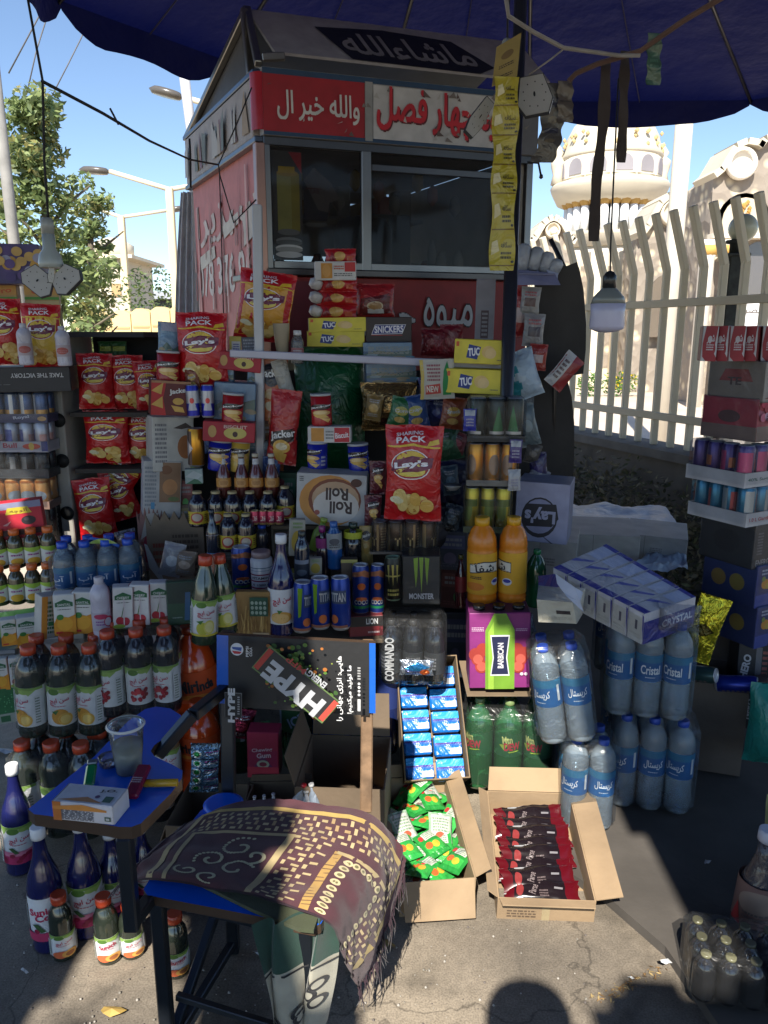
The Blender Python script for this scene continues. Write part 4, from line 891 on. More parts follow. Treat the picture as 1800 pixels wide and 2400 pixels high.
def traykit(nx, ny, r, h, can, tcol, items=(), th=.045, wrap=True, mt='paper', gap=1.03):
    """tray of cans; returns parts list for thing()"""
    me = can.mesh('can'); W, D = nx * 2 * r * gap + .008, ny * 2 * r * gap + .008
    t = G(); t.box(-W / 2, W / 2, -D / 2, D / 2, 0, .004, tcol, mt)
    for a in ((-W / 2, W / 2, -D / 2, -D / 2 + .003), (-W / 2, W / 2, D / 2 - .003, D / 2), (-W / 2, -W / 2 + .003, -D / 2 + .0031, D / 2 - .0031), (W / 2 - .003, W / 2, -D / 2 + .0031, D / 2 - .0031)): t.box(*a, .0041, th, tcol, mt)
    def S(u, v, hh): return V((-W / 2 + W * u, -D / 2 - hh, .004 + (th - .004) * v))
    S.asp = th / W; t.art(S, items, mt)
    parts = [('tray', t)]; pos = []
    for j in range(ny):
        for i in range(nx):
            if 0 < i < nx - 1 and 0 < j < ny - 1 and h < 0: continue
            pos.append(((i - (nx - 1) / 2) * 2 * r * gap, (j - (ny - 1) / 2) * 2 * r * gap))
    q = None
    if wrap: q = G(); q.box(-W / 2 - .002, W / 2 + .002, -D / 2 - .002, D / 2 + .002, .001, h + .008, (.95, .97, 1), 'wrap', .012); q = q.mesh('shrink_wrap')
    return dict(W=W, D=D, H=h + .008, parts=parts, me=me, pos=pos, wrap=q, tray=t.mesh('tray'))
def puttray(k, box, Y, name, label, cat, group=None, rz=0, z=None):
    x0, y0, x1, y1 = box; a = at((x0 + x1) / 2, y1, Y); b = at((x0 + x1) / 2, y0, Y); wd = at(x1, (y0 + y1) / 2, Y).x - at(x0, (y0 + y1) / 2, Y).x
    o = thing(name, label, cat, a, (0, 0, R(rz)), group); o.scale = (wd / k['W'], wd / k['W'], (b.z - a.z) / k['H'])
    link('tray', k['tray'], o)
    for i, (x, y) in enumerate(k['pos']):
        c = link('can', k['me'], o); c.location = (x, y, .005); c.rotation_euler = (0, 0, R((i * 53) % 80 - 40))
    if k['wrap']: link('shrink_wrap', k['wrap'], o)
    return o
def carton(w, d, h, col=(.36, .24, .13), flaps=(), t=.004, items=()):
    """open carton; flaps: (side, length, fold angle) side in f b l r"""
    g = G(); g.box(-w / 2, w / 2, -d / 2, d / 2, 0, t, col, 'card')
    for a in ((-w / 2, w / 2, -d / 2, -d / 2 + t), (-w / 2, w / 2, d / 2 - t, d / 2), (-w / 2, -w / 2 + t, -d / 2 + t, d / 2 - t), (w / 2 - t, w / 2, -d / 2 + t, d / 2 - t)): g.box(*a, t, h, col, 'card')
    def S(u, v, hh): return V((-w / 2 + w * u, -d / 2 - hh, h * v))
    S.asp = h / w; g.art(S, items, 'card'); P = [('tray', g)]
    for sd_, L, an in flaps:
        q = G(); a = R(an); c_, s_ = math.cos(a) * L, math.sin(a) * L
        if sd_ in 'fb':
            y = -d / 2 if sd_ == 'f' else d / 2; k = -1 if sd_ == 'f' else 1; pts = [V((-w / 2 + .004, y, h)), V((w / 2 - .004, y, h)), V((w / 2 - .008, y + k * c_, h + s_)), V((-w / 2 + .010, y + k * c_, h + s_ * .97))]
        else:
            x = -w / 2 if sd_ == 'l' else w / 2; k = -1 if sd_ == 'l' else 1; pts = [V((x, -d / 2 + .004, h)), V((x, d / 2 - .004, h)), V((x + k * c_, d / 2 - .012, h + s_)), V((x + k * c_, -d / 2 + .006, h + s_ * .96))]
        n = (pts[1] - pts[0]).cross(pts[2] - pts[0]).normalized(); q.slab([p + V((0, 0, .002)) for p in pts], .0035, col, 'card', axis=-n if n.z > 0 else n); P.append(('flap', q))
    return P
rack = []
def shelf(px0, px1, py, Y, depth=.25, front=.05):
    a, b = at(px0, py, Y), at(px1, py, Y); g = G(); g.box(a.x, b.x, Y - front, Y + depth, a.z - .016, a.z - .001, (.10, .075, .05), 'card', .002); rack.append(('shelf', g))
# ================================================================== GOODS ON THE DISPLAY
K_lays = [bagkit(.21, .33, .09, LR, lays_items(seed=i), seed=i) for i in range(3)]
K_laysY = bagkit(.21, .33, .09, LR, lays_items((.72, .48, .06), 5, low=(.55, .25, .03)), seed=4)
K_laysO = bagkit(.21, .33, .09, LR, lays_items((.70, .33, .03), 7, low=(.5, .18, .02)), seed=6)
BS = (.21, .33)
# --- chip rack at the left
rk = []
g = G(); a = at(188, 1262, 3.1); b = at(188, 790, 3.1); x1 = at(365, 1000, 3.1).x; g.box(a.x + .04, x1, 3.32, 3.35, .25, b.z, (.03, .03, .032), 'card'); g.box(a.x + .04, x1, 3.02, 3.35, b.z, b.z + .02, (.035, .035, .04), 'card')
rk.append(('back_board', g))
for py, Y in ((958, 3.13), (1085, 3.13), (1262, 3.13)):
    q = G(); z = at(250, py, Y).z; q.box(a.x + .045, x1, 3.0, 3.319, z - .02, z - .003, (.05, .045, .04), 'card'); rk.append(('shelf', q))
q = G(); q.box(a.x - .03, a.x + .02, 3.0, 3.36, .0, b.z + .02, (.36, .34, .30), 'card', .004)
for py in (985, 1080, 1202):
    q.lathe([(.028, 0), (.001, .001)], (.01, .01, .01), 'matte', 16, Matrix.Translation((a.x + .0, 2.996, at(188, py, 3).z)) @ Matrix.Rotation(R(90), 4, 'X'))
rk.append(('side_post', q, [], 'pale side post with dark round holes'))
thing('chip_rack', 'dark open rack of chip bags with a pale holed side post', 'rack', parts=rk)
for i, (bx, rz, ry, kk, lb) in enumerate((
    ((188, 828, 268, 958), 0, 0, 0, 'red chip bag at the left end of the top shelf of the dark rack'), ((264, 832, 340, 958), 5, 1, 1, 'red chip bag in the middle of the top shelf of the dark rack'), ((322, 845, 384, 960), 8, -2, 2, 'red chip bag half hidden behind the blue scenery packet'),
    ((203, 962, 306, 1085), 0, 0, 1, 'wide red chip bag standing on the middle shelf of the dark rack'), ((296, 968, 372, 1085), 6, 2, 0, 'red chip bag beside the white recipe carton on the middle shelf'), ((268, 1095, 336, 1215), 5, -14, 2, 'leaning red chip bag behind the lowest one on the rack'),
    ((212, 1062, 296, 1165), -6, 32, 1, 'steeply tilted red chip bag jammed above the lowest shelf'), ((192, 1120, 276, 1262), -3, -3, 0, 'red chip bag standing lowest on the rack beside the water bottles'))):
    put(K_lays[kk], BS, bx, 3.05 + (i in (6, 5)) * .08 - (i == 7) * .02 + (i in (1, 2, 4)) * .05, 'chip_bag', lb, 'chips', 'red chip bags on the dark rack', rz, ry)
g = bagkit(.15, .2, .05, (.02, .1, .03), [('r', .1, .4, .9, .7, (.3, .35, .05))], 2)
for i, bx in enumerate(((232, 800, 268, 838), (262, 800, 298, 838))): put(g, (.15, .2), bx, 3.2, 'snack_bag', ('green snack packet peeping above the first red chip bag', 'green snack packet peeping above the second red chip bag')[i], 'snack', 'green packets at the top of the rack')
# --- upper left cluster
put(K_lays[0], BS, (418, 732, 536, 908), 2.93, 'chip_bag', 'large red chip bag at the upper left corner, above the blue topped bottles', 'chips', None, 4, 3)
put(K_laysO, BS, (545, 634, 678, 798), 3.08, 'chip_bag', 'orange and red chip bag crossed by the upright white pipe', 'chips', None, -6, 9)
SCN = (.12, .22, .34)
def scenery(seed): 
    rg = random.Random(seed); return [('r', 0, .55, 1, .97, (.20, .33, .46)), ('p', [(0, .4), (.3, .6), (.6, .45), (1, .62), (1, .3), (0, .3)], (.10, .17, .14))] + [('e', rg.random(), rg.uniform(.1, .5), .12, .06, rg.choice([(.3, .25, .15), (.08, .2, .3), (.25, .35, .4), (.35, .3, .2)])) for _ in range(10)]
k = bagkit(.11, .2, .04, (.18, .28, .38), scenery(1) + [('r', .1, .82, .9, .98, (.45, .47, .56))], 8, 'film'); put(k, (.11, .2), (368, 755, 432, 872), 2.98, 'scenery_packet', 'flat clear packet printed with a blue lake scene at the far left', 'packet', None, 8, 4)
K_jcan = tubkit(.035, .13, (.38, .015, .02), jack_items(), (.55, .55, .55))
put(K_jcan, (.07, .13), (368, 822, 420, 898), 2.9, 'chips_canister', 'red chips canister under the blue lake packet', 'canister', 'red canisters of stacked chips', 8, 5)
put(K_jcan, (.07, .13), (519, 920, 568, 995), 2.86, 'chips_canister', 'red chips canister standing on the red strip of boxes', 'canister', 'red canisters of stacked chips', 0, 4)
put(K_jcan, (.07, .13), (731, 922, 779, 996), 2.86, 'chips_canister', 'red chips canister standing on the orange and white biscuit box', 'canister', 'red canisters of stacked chips', 0, -1)
k = boxkit(.16, .12, .07, (.13, .02, .02), [('p', [(0, 0), (.38, 0), (.3, .5), (.38, 1), (0, 1)], (.5, .03, .03)), ('p', [(.0, .7), (.3, .95), (.25, .6)], CHIP), ('p', [(0, .3), (.28, .55), (.3, .2)], CHIP), ('t', 'Jacker', .45, .62, .95, .8, 8, .03, (.8, .8, .78)), ('e', .68, .42, .14, .1, CHIP), ('p', [(.5, .3), (.8, .25), (.85, .1), (.6, .12)], CHIP), ('r', .0, .93, 1, 1, (.4, .2, .1))], side=(.1, .02, .02))
put(k, (.16, .12), (352, 892, 442, 972), 2.84, 'cracker_box', 'brown and red box printed with falling chips at the left edge', 'box', None, 10, 4)
K_bcan = cankit(.029, .135, (.02, .03, .32), [('r', 0, 0, 1, .45, (.012, .016, .3)), ('r', 0, .45, 1, .9, (.35, .37, .42)), ('p', [(.3, .2), (.5, .9), (.7, .2)], (.3, .32, .38)), ('e', .5, .55, .1, .1, (.4, .05, .05))])
for i in range(2): put(K_bcan, (.058, .135), (440 + 33 * i, 902, 470 + 33 * i, 978), 2.84 + .01 * i, 'energy_drink_can', ('blue and silver energy drink can touching the brown cracker box', 'blue and silver energy drink can next to the scenery boxes')[i], 'can', 'blue and silver cans at the upper left')
K_red = boxkit(.2, .055, .1, (.36, .015, .03), [('e', .18, .5, .08, .3, (.5, .3, .1)), ('e', .62, .45, .22, .3, (.55, .45, .12)), ('e', .62, .4, .05, .14, (.05, .02, .02)), ('t', 'BISCUIT', .4, .68, .85, .85, 0, .02, (.65, .45, .4))])
put(K_red, (.2, .055), (508, 826, 612, 868), 2.96, 'biscuit_box', 'narrow red biscuit box just under the left end of the cross pipe', 'box', 'narrow red biscuit boxes', 0, 5)
put(K_red, (.2, .055), (479, 986, 597, 1032), 2.86, 'biscuit_box', 'narrow red biscuit box above the blue and yellow canisters', 'box', 'narrow red biscuit boxes', 0, 5)
K_scn = boxkit(.12, .13, .08, SCN, scenery(3), wrap=True)
for i, bx in enumerate(((511, 862, 548, 896), (580, 866, 612, 905), (506, 895, 600, 988))): put(K_scn, (.12, .13), bx, 2.97 - .02 * (i == 2), 'scenery_box', ('small blue scenery box left of the dark gap under the pipe', 'small blue scenery box right of the dark gap under the pipe', 'larger blue scenery box behind the red chips canister')[i], 'box', 'boxes with blue landscape print at the left', 0, 4)
k = boxkit(.05, .06, .04, (.5, .42, .08), [('r', .2, .1, .9, .7, (.5, .52, .55)), ('n', .3, .2, .8, .6, 3, (.1, .1, .3))]); put(k, (.05, .06), (538, 788, 566, 828), 3.0, 'tea_box', 'small yellow and white box on the cross pipe', 'box')
k = boxkit(.08, .05, .04, (.10, .11, .14), [('n', .1, .1, .9, .9, 4, (.3, .33, .38))]); put(k, (.08, .05), (568, 790, 606, 826), 3.0, 'gum_box', 'small dark grey box beside the upright pipe', 'box')
k = bagkit(.12, .42, .05, (.52, .12, .02), jack_items(y=.86) + [('r', .0, .5, 1, .66, (.6, .16, .03)), ('e', .5, .6, .2, .04, (.6, .5, .3))], 3); put(k, (.12, .42), (594, 838, 664, 1110), 2.99, 'long_chip_bag', 'long orange chip bag hanging behind the upright pipe', 'chips', None, 0, 5)
k = bagkit(.12, .3, .05, (.40, .02, .02), [('p', [(0, .42), (1, .52), (1, .35), (0, .22)], DK), ('t', 'Jacker', .08, .34, .95, .47, 12, .03, (.8, .8, .78)), ('e', .5, .25, .3, .09, CHIP), ('e', .5, .25, .2, .05, (.7, .6, .4)), ('p', [(.2, .2), (.7, .15), (.6, .02), (.35, .05)], CHIP)], 5)
put(k, (.12, .3), (622, 912, 694, 1088), 2.9, 'chip_bag', 'tall dark red chip bag right of the upright pipe', 'chips', None, 0, 6)
K_blu = tubkit(.038, .12, (.012, .02, .30), jack_items(y=.7) + [('n', .85, .2, .98, .6, 3, (.4, .4, .5))], (.5, .5, .52)); K_yel = tubkit(.038, .12, (.55, .36, .06), jack_items(y=.7), (.5, .5, .5))
put(K_blu, (.076, .12), (486, 1028, 540, 1100), 2.87, 'chips_canister', 'blue chips canister beside the yellow one at the left', 'canister', 'blue chips canisters', 0, 6)
put(K_yel, (.076, .12), (538, 1030, 582, 1104), 2.88, 'chips_canister', 'yellow chips canister above the amber bottles', 'canister', None, 0, 6)
put(K_blu, (.076, .12), (721, 1033, 768, 1105), 2.84, 'chips_canister', 'blue chips canister with its printed side turned, on the left of the rolled cake carton', 'canister', 'blue chips canisters', -50, 0)
put(K_blu, (.076, .12), (818, 1038, 866, 1110), 2.84, 'chips_canister', 'blue chips canister at the right end above the rolled cake carton', 'canister', 'blue chips canisters', 0, -1)
k = cankit(.03, .17, (.55, .26, .03), [('r', 0, .0, .35, 1, (.08, .06, .06)), ('p', [(.1, .2), (.4, .5), (.1, .8)], (.4, .4, .45)), ('r', .8, 0, 1, 1, (.2, .1, .05))], mt='metal'); put(k, (.06, .17), (442, 1003, 480, 1092), 2.86, 'energy_drink_can', 'tall shiny orange can left of the blue canister', 'can')
k = boxkit(.1, .1, .06, (.3, .38, .36), [('p', [(0, 0), (1, 0), (.6, .4)], (.05, .14, .08)), ('p', [(0, .5), (.5, .9), (1, .6), (.7, .3)], (.45, .5, .5))]); put(k, (.1, .1), (436, 1098, 476, 1132), 2.84, 'milk_carton', 'small green and white carton below the shiny orange can', 'carton')
# white cartons and torn cardboard at the left of the display
K_c1 = boxkit(.22, .26, .2, (.55, .54, .50), [('n', .06, .15, .34, .9, 9, (.2, .2, .22)), ('e', .8, .45, .2, .22, (.4, .16, .06)), ('p', [(.5, .8), (.8, .9), (.95, .82), (.7, .78)], (.08, .06, .05))], side=(.5, .49, .46))
put(K_c1, (.22, .26), (352, 974, 445, 1098), 3.0, 'recipe_carton', 'white carton printed with grey writing and an orange cup', 'carton', None, 14, 3)
k = boxkit(.2, .26, .2, (.45, .45, .45), [('r', .42, .28, .98, .98, (.28, .16, .09)), ('e', .7, .55, .2, .14, (.5, .24, .10)), ('e', .6, .85, .15, .08, (.22, .1, .05)), ('n', .04, .2, .34, .92, 10, (.25, .27, .3)), ('r', .2, .16, .3, .28, (.1, .3, .5)), ('e', .8, .34, .15, .04, (.15, .2, .08))], side=(.5, .5, .55))
put(k, (.2, .26), (334, 1075, 418, 1205), 2.98, 'food_carton', 'white carton showing a brown dish photo, stacked under the recipe carton', 'carton', None, 14, 3)
for i, (bx, c_, lb) in enumerate((((352, 1198, 470, 1375), (.26, .19, .13), 'torn brown cardboard box with a jagged upper edge'), ((330, 1190, 372, 1340), (.33, .17, .15), 'crumpled red and white printed carton beside the torn cardboard'))):
    g = G(); rg = random.Random(i); a = at(bx[0], bx[3], 2.88); b = at(bx[2], bx[1], 2.88); top = []
    for q in range(13): u = q / 12; top.append(V((a.x + (b.x - a.x) * u, 2.88 + .03 * u, b.z - (.05 if q % 2 else .0) * rg.uniform(.5, 1.2) - .03 * abs(u - .4))))
    g.slab([V((a.x, 2.88, a.z)), V((b.x, 2.91, a.z))] + top[::-1], .004, c_, 'card', axis=V((0, 1, 0)))
    def S(u, v, h, a=a, b=b): return V((a.x + (b.x - a.x) * u, 2.878 + .03 * u - h, a.z + (b.z - a.z) * v))
    S.asp = 1.5; g.art(S, [('n', .45, .1, .9, .7, 8, (.13, .09, .06)), ('n', .1, .3, .35, .6, 3, (.3, .08, .05))] + ([('p', [(0, .2), (.5, .1), (1, .7), (.5, .8)], (.35, .04, .06)), ('p', [(.1, .5), (.4, .9), (.9, .9), (.5, .6)], (.5, .46, .42))] if i else []), 'card')
    g.slab([V((a.x, 2.885, a.z)), V((a.x - .02, 3.15, a.z)), V((a.x - .02, 3.15, b.z - .05)), V((a.x, 2.885, b.z - .03))], .004, c_, 'card', axis=V((1, 0, 0))); solo('torn_carton', g, lb, 'carton')
g = G(); p = [at(x, y, 2.8) for x, y in ((338, 1275), (345, 1278), (378, 1345), (383, 1360), (376, 1362), (350, 1330))]; g.slab(p, .004, (.5, .5, .48), 'card', axis=V((0, 1, 0))); solo('loose_flap', g, 'loose pale strip of cardboard leaning by the water bottles', 'cardboard')
# amber bottles with orange neck labels
gb, ps = bottle_parts(.03, .2, NECK, (.10, .02, .015), 'deep', (.45, .4, .3), None, .014)
l_ = G(); l_.lathe([(.0305, .07), (.0305, .105)], (.55, .25, .05), 'paper', 18, caps=False); l_.art(cylS(.0305, .07, .105), [('e', .5, .5, .2, .45, (.62, .34, .12)), ('n', .35, .3, .65, .7, 3, (.3, .1, .03))], 'paper'); 
n_ = G(); n_.lathe([(.014, .145), (.0125, .18)], (.5, .5, .52), 'paper', 14, caps=False); K_amb = kit(('body', gb, ps + [('label', l_), ('neck_foil', n_)]))
for i, x in enumerate((527, 568, 603, 640)): put(K_amb, (.06, .2), (x - 17, 1062, x + 17, 1180), 2.84, 'amber_bottle', 'amber bottle with orange label, %s in the row behind the upright pipe' % ordn(i, 4), 'bottle', 'amber bottles with orange labels', 0)
# dark syrup bottles, gold caps, yellow labels
gb, ps = bottle_parts(.035, .19, SMALLJ, (.012, .012, .022), 'deep', (.45, .36, .18), (.10, .46, (.62, .46, .04), [('e', .5, .5, .2, .42, (.5, .05, .03)), ('e', .5, .55, .15, .3, (.6, .5, .4)), ('n', .1, .2, .25, .8, 4, (.1, .05, .02)), ('n', .74, .2, .9, .8, 4, (.1, .05, .02))]), .02, .017)
K_drk = kit(('body', gb, ps))
for i, x in enumerate((466, 509, 549, 588, 629)): put(K_drk, (.07, .19), (x - 22, 1152, x + 22, 1232), 2.78 + .015 * (i % 2), 'syrup_bottle', 'dark syrup bottle with gold cap, %s in the upper row of five' % ordn(i, 5), 'bottle', 'dark bottles with yellow labels and gold caps', 3 * i)
put(K_drk, (.07, .19), (650, 1140, 692, 1218), 2.80, 'syrup_bottle', 'dark gold capped syrup bottle next to the rolled cake carton', 'bottle', 'dark bottles with yellow labels and gold caps')
for i, x in enumerate((537, 580)): put(K_drk, (.07, .19), (x - 21, 1205, x + 21, 1290), 2.68, 'syrup_bottle', ('dark gold capped syrup bottle right of the clear banded bottle', 'dark gold capped syrup bottle under the small pink bottles')[i], 'bottle', 'dark bottles with yellow labels and gold caps')
gb, ps = bottle_parts(.03, .2, NECK, (.02, .025, .04), 'deep', (.02, .03, .04), None); l_ = G(); l_.lathe([(.0304, .02), (.0304, .03)], (.1, .25, .5), 'gloss', 18, caps=False); l_.lathe([(.0304, .10), (.0304, .102)], (.4, .4, .45), 'gloss', 18, caps=False)
put(kit(('body', gb, ps + [('label', l_)])), (.06, .2), (486, 1195, 516, 1310), 2.66, 'cola_bottle', 'tall dark bottle with thin silver and blue bands', 'bottle')
K_pnk = cankit(.018, .05, (.36, .03, .08), [('t', 'Rani', .35, .2, .65, .8, 90, .02, (.7, .6, .6))], top=(.5, .35, .15))
for i, x in enumerate((598, 617, 637, 655)): put(K_pnk, (.036, .05), (x - 11, 1196, x + 11, 1228), 2.70, 'pink_vial', 'small pink vial with gold top, %s on the ledge under the syrups' % ordn(i, 4), 'vial', 'small pink vials')
gb, ps = bottle_parts(.03, .15, SMALLJ, (.03, .03, .04), 'deep', (.02, .08, .5), None, .02, .016); put(kit(('body', gb, ps)), (.06, .15), (598, 1232, 632, 1290), 2.72, 'cola_bottle', 'dark bottle with a bright blue cap behind the jar', 'bottle')
# --- stack of wafer packs at the centre
K_waf = bagkit(.16, .045, .05, (.42, .012, .015), [('e', .45, .5, .2, .3, (.6, .36, .1)), ('p', [(.1, .2), (.35, .3), (.2, .8)], (.22, .01, .02)), ('r', .7, .2, .9, .5, (.5, .1, .05))], 2, 'film')
K_dig = boxkit(.16, .06, .06, (.62, .60, .57), [('r', .15, .1, .42, .9, (.6, .26, .03)), ('e', .28, .5, .1, .35, (.66, .33, .08)), ('r', .72, .45, .98, .95, (.5, .03, .03)), ('n', .46, .2, .9, .4, 2, (.15, .15, .15)), ('n', .46, .55, .7, .8, 2, (.5, .1, .05))])
put(K_waf, (.16, .045), (762, 583, 836, 620), 3.22, 'wafer_pack', 'small red wafer pack lying on top of the biscuit tower', 'wafers', 'red wafer packs in the tower')
put(K_dig, (.16, .06), (738, 614, 834, 658), 3.2, 'biscuit_pack', 'white and orange biscuit pack near the top of the tower', 'biscuits', 'white and orange biscuit packs')
for i, (y0, y1) in enumerate(((650, 684), (682, 716), (712, 750))): put(K_waf, (.16, .045), (752 - 4 * i, y0, 838, y1), 3.2, 'wafer_pack', ('upper', 'middle', 'lowest')[i] + ' of three red wafer packs between biscuits and cracker boxes', 'wafers', 'red wafer packs in the tower', 3 - 2 * i)
k = boxkit(.05, .14, .05, (.5, .5, .5), [('e', .5, .3, .3, .1, (.3, .3, .3))]); 
for i, y in enumerate((652, 684, 716)):
    g = G(); M = Matrix.Translation(at(736, y + 26, 3.19)) @ Matrix.Rotation(R(20), 4, 'Y'); g.lathe([(.012, 0), (.026, .01), (.028, .035), (.012, .045)], (.52, .5, .48), 'film', 12, M); solo('paper_roll', g, 'crumpled white paper roll, %s of three beside the red wafers' % ('top', 'middle', 'bottom')[i], 'paper', 'white rolls beside the wafer tower')
TUCI = [('p', [(.22, .25), (.42, .18), (.48, .7), (.26, .8)], (.02, .04, .22)), ('t', 'TUC', .25, .32, .46, .66, 6, .04, (.82, .82, .85)), ('e', .62, .5, .12, .26, (.72, .50, .18)), ('e', .66, .45, .10, .22, (.76, .55, .25)), ('n', .78, .15, .92, .22, 1, (.2, .15, .1)), ('r', .03, .7, .08, .9, (.6, .1, .03))]
K_tuc = boxkit(.22, .075, .12, (.72, .60, .06), TUCI, side=(.5, .46, .30), top=(.7, .58, .06))
for i, bx in enumerate(((724, 745, 856, 778), (722, 776, 854, 812))): put(K_tuc, (.22, .075), bx, 3.18, 'cracker_box', ('upper yellow cracker box of the pair under the red wafers', 'lower yellow cracker box of the pair under the red wafers')[i], 'box', 'yellow cracker boxes in the centre', 2)
for i, bx in enumerate(((1064, 796, 1190, 852), (1047, 864, 1180, 920))): put(K_tuc, (.22, .075), bx, 2.86, 'cracker_box', ('yellow cracker box resting on the right end of the cross pipe', 'yellow cracker box just under the right end of the cross pipe')[i], 'box', 'yellow cracker boxes at the right', -6, (1, 2)[i])
k = boxkit(.2, .11, .15, (.035, .022, .02), [('p', [(.12, .3), (.80, .34), (.88, .72), (.2, .70)], (.62, .6, .62)), ('p', [(.14, .33), (.785, .365), (.86, .695), (.21, .675)], (.03, .04, .2)), ('t', 'SNICKERS', .19, .38, .82, .66, 2, .03, (.78, .75, .78)), ('r', .12, .27, .80, .30, (.4, .05, .05))], side=(.03, .02, .02), top=(.05, .03, .03))
put(k, (.2, .11), (857, 744, 962, 802), 3.2, 'chocolate_box', 'dark brown chocolate bar box with a slanted blue and white logo', 'box')
K_scw = boxkit(.2, .09, .12, (.10, .17, .28), scenery(9) + [('n', .1, .4, .95, .8, 6, (.35, .36, .3))], wrap=True)
for i, bx in enumerate(((852, 802, 963, 848), (856, 850, 970, 898))): put(K_scw, (.2, .09), bx, 3.16 - .02 * i, 'scenery_box', ('wrapped blue scenery box directly under the dark chocolate box', 'wrapped blue scenery box behind the cross pipe, above the crinkled foil bag')[i], 'box', 'wrapped blue boxes in the centre')
k = bagkit(.18, .16, .1, (.36, .22, .08), [('p', [(.3, .05), (.7, .05), (.64, .28), (.36, .28)], (.16, .06, .04)), ('r', .02, .3, .98, .38, (.3, .19, .08))], 8, 'foil'); put(k, (.18, .16), (846, 896, 978, 1008), 3.05, 'foil_bag', 'crinkled golden cellophane bag under the wrapped blue boxes', 'bag')
k = bagkit(.16, .2, .08, (.35, .02, .02), [('p', [(0, .55), (1, .75), (1, .2), (0, .1)], (.12, .015, .015)), ('e', .5, .38, .22, .13, (.55, .45, .3)), ('e', .5, .38, .18, .1, (.35, .2, .08)), ('r', .3, .18, .72, .3, (.5, .48, .45))], 3); put(k, (.16, .2), (832, 665, 925, 750), 3.26, 'coffee_bag', 'dark red coffee pouch with a cup picture on the chocolate box', 'coffee')
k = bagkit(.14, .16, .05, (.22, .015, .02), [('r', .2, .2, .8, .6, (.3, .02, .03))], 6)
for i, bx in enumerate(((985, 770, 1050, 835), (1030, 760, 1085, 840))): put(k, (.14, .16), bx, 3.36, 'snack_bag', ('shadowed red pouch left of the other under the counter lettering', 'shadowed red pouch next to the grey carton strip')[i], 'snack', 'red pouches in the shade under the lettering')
# cup, squeeze bottle
g = G(); g.lathe([(.026, 0), (.036, .1), (.037, .102), (.032, .098)], (.42, .36, .26), 'gloss', 20); put(kit(('cup', g)), (.074, .102), (642, 758, 682, 828), 3.0, 'beige_cup', 'beige beaker standing on the cross pipe by the orange chip bag', 'cup')
gb, ps = bottle_parts(.028, .13, SMALLJ, (.5, .5, .5), 'pet', (.6, .6, .6), (.2, .5, (.4, .15, .15), [('n', .3, .2, .7, .8, 3, (.6, .6, .6))]), .02); put(kit(('body', gb, ps)), (.056, .13), (682, 778, 712, 852), 2.99, 'squeeze_bottle', 'small white squeeze bottle with a red label on the cross pipe', 'bottle')
# big green plastic sack and the soft white bag
g = G(); f, S = bagS(.34, .62, .22, 11); g.grid(lambda u, v: f(u, v, -1), 24, 30, (.008, .09, .03), 'film'); g.grid(lambda u, v: f(1 - u, v, 1), 10, 12, (.008, .08, .03), 'film'); put(kit(('sack', g)), (.34, .62), (694, 812, 862, 1120), 3.22, 'green_sack', 'big dark green plastic sack hanging in the middle of the display', 'sack')
g = G(); f, S = bagS(.12, .4, .06, 14); g.grid(lambda u, v: f(u * (1 - .0 * v), v, -1), 12, 20, (.4, .38, .33), 'film'); put(kit(('bag', g)), (.12, .4), (668, 838, 706, 970), 3.0, 'white_bag', 'limp whitish plastic bag hanging left of the green sack', 'bag', None, 20, -14)
k = boxkit(.18, .06, .07, (.62, .60, .57), [('r', .08, .08, .38, .92, (.62, .28, .05)), ('r', .62, .05, .97, .95, (.5, .03, .04)), ('n', .42, .2, .6, .8, 3, (.2, .2, .2)), ('t', 'Biscuit', .64, .3, .95, .65, 6, .02, (.8, .8, .8))]); put(k, (.18, .06), (724, 998, 824, 1035), 2.84, 'biscuit_pack', 'orange and white biscuit box above the turned blue canister', 'biscuits')
ROLL = [('e', .48, .48, .44, .5, (.55, .25, .06)), ('e', .55, .5, .38, .42, (.20, .06, .03)), ('e', .56, .52, .34, .34, (.5, .33, .2)), ('e', .57, .38, .33, .33, (.60, .56, .52)), ('t', 'Roll', .42, .50, .74, .74, 180, .03, (.05, .03, .03)), ('t', 'Roll', .48, .24, .80, .48, 180, .03, (.05, .03, .03)), ('e', .3, .25, .04, .05, (.35, .1, .08)), ('e', .85, .85, .08, .08, (.08, .03, .02)), ('n', .04, .84, .1, .95, 3, (.1, .1, .1))]
k = boxkit(.24, .18, .12, (.46, .46, .46), ROLL, side=(.4, .39, .37), top=(.4, .4, .4)); put(k, (.24, .18), (698, 1104, 858, 1222), 2.78, 'cake_carton', 'white carton of rolled cakes standing upside down', 'carton', None, 0, 1)
shelf(640, 880, 1224, 2.78)
k = bagkit(.1, .17, .04, (.10, .01, .02), jack_items(y=.72), 4)
for i, bx in enumerate(((866, 1080, 906, 1158), (853, 1160, 895, 1238))): put(k, (.1, .17), bx, 2.7 - .02 * i, 'chip_bag', ('small maroon chip bag left of the big red chip bag', 'small maroon chip bag below its twin, above the gold cans')[i], 'chips', 'small maroon chip bags')
k = bagkit(.1, .19, .04, (.55, .38, .12), jack_items(y=.8), 4); put(k, (.1, .19), (844, 1232, 876, 1345), 2.66, 'chip_bag', 'small tan chip bag behind the blue cans', 'chips')
put(K_lays[0], BS, (898, 996, 1034, 1218), 2.62, 'chip_bag', 'biggest red chip bag, in the centre above the gold black cans', 'chips', None, -3, 2)
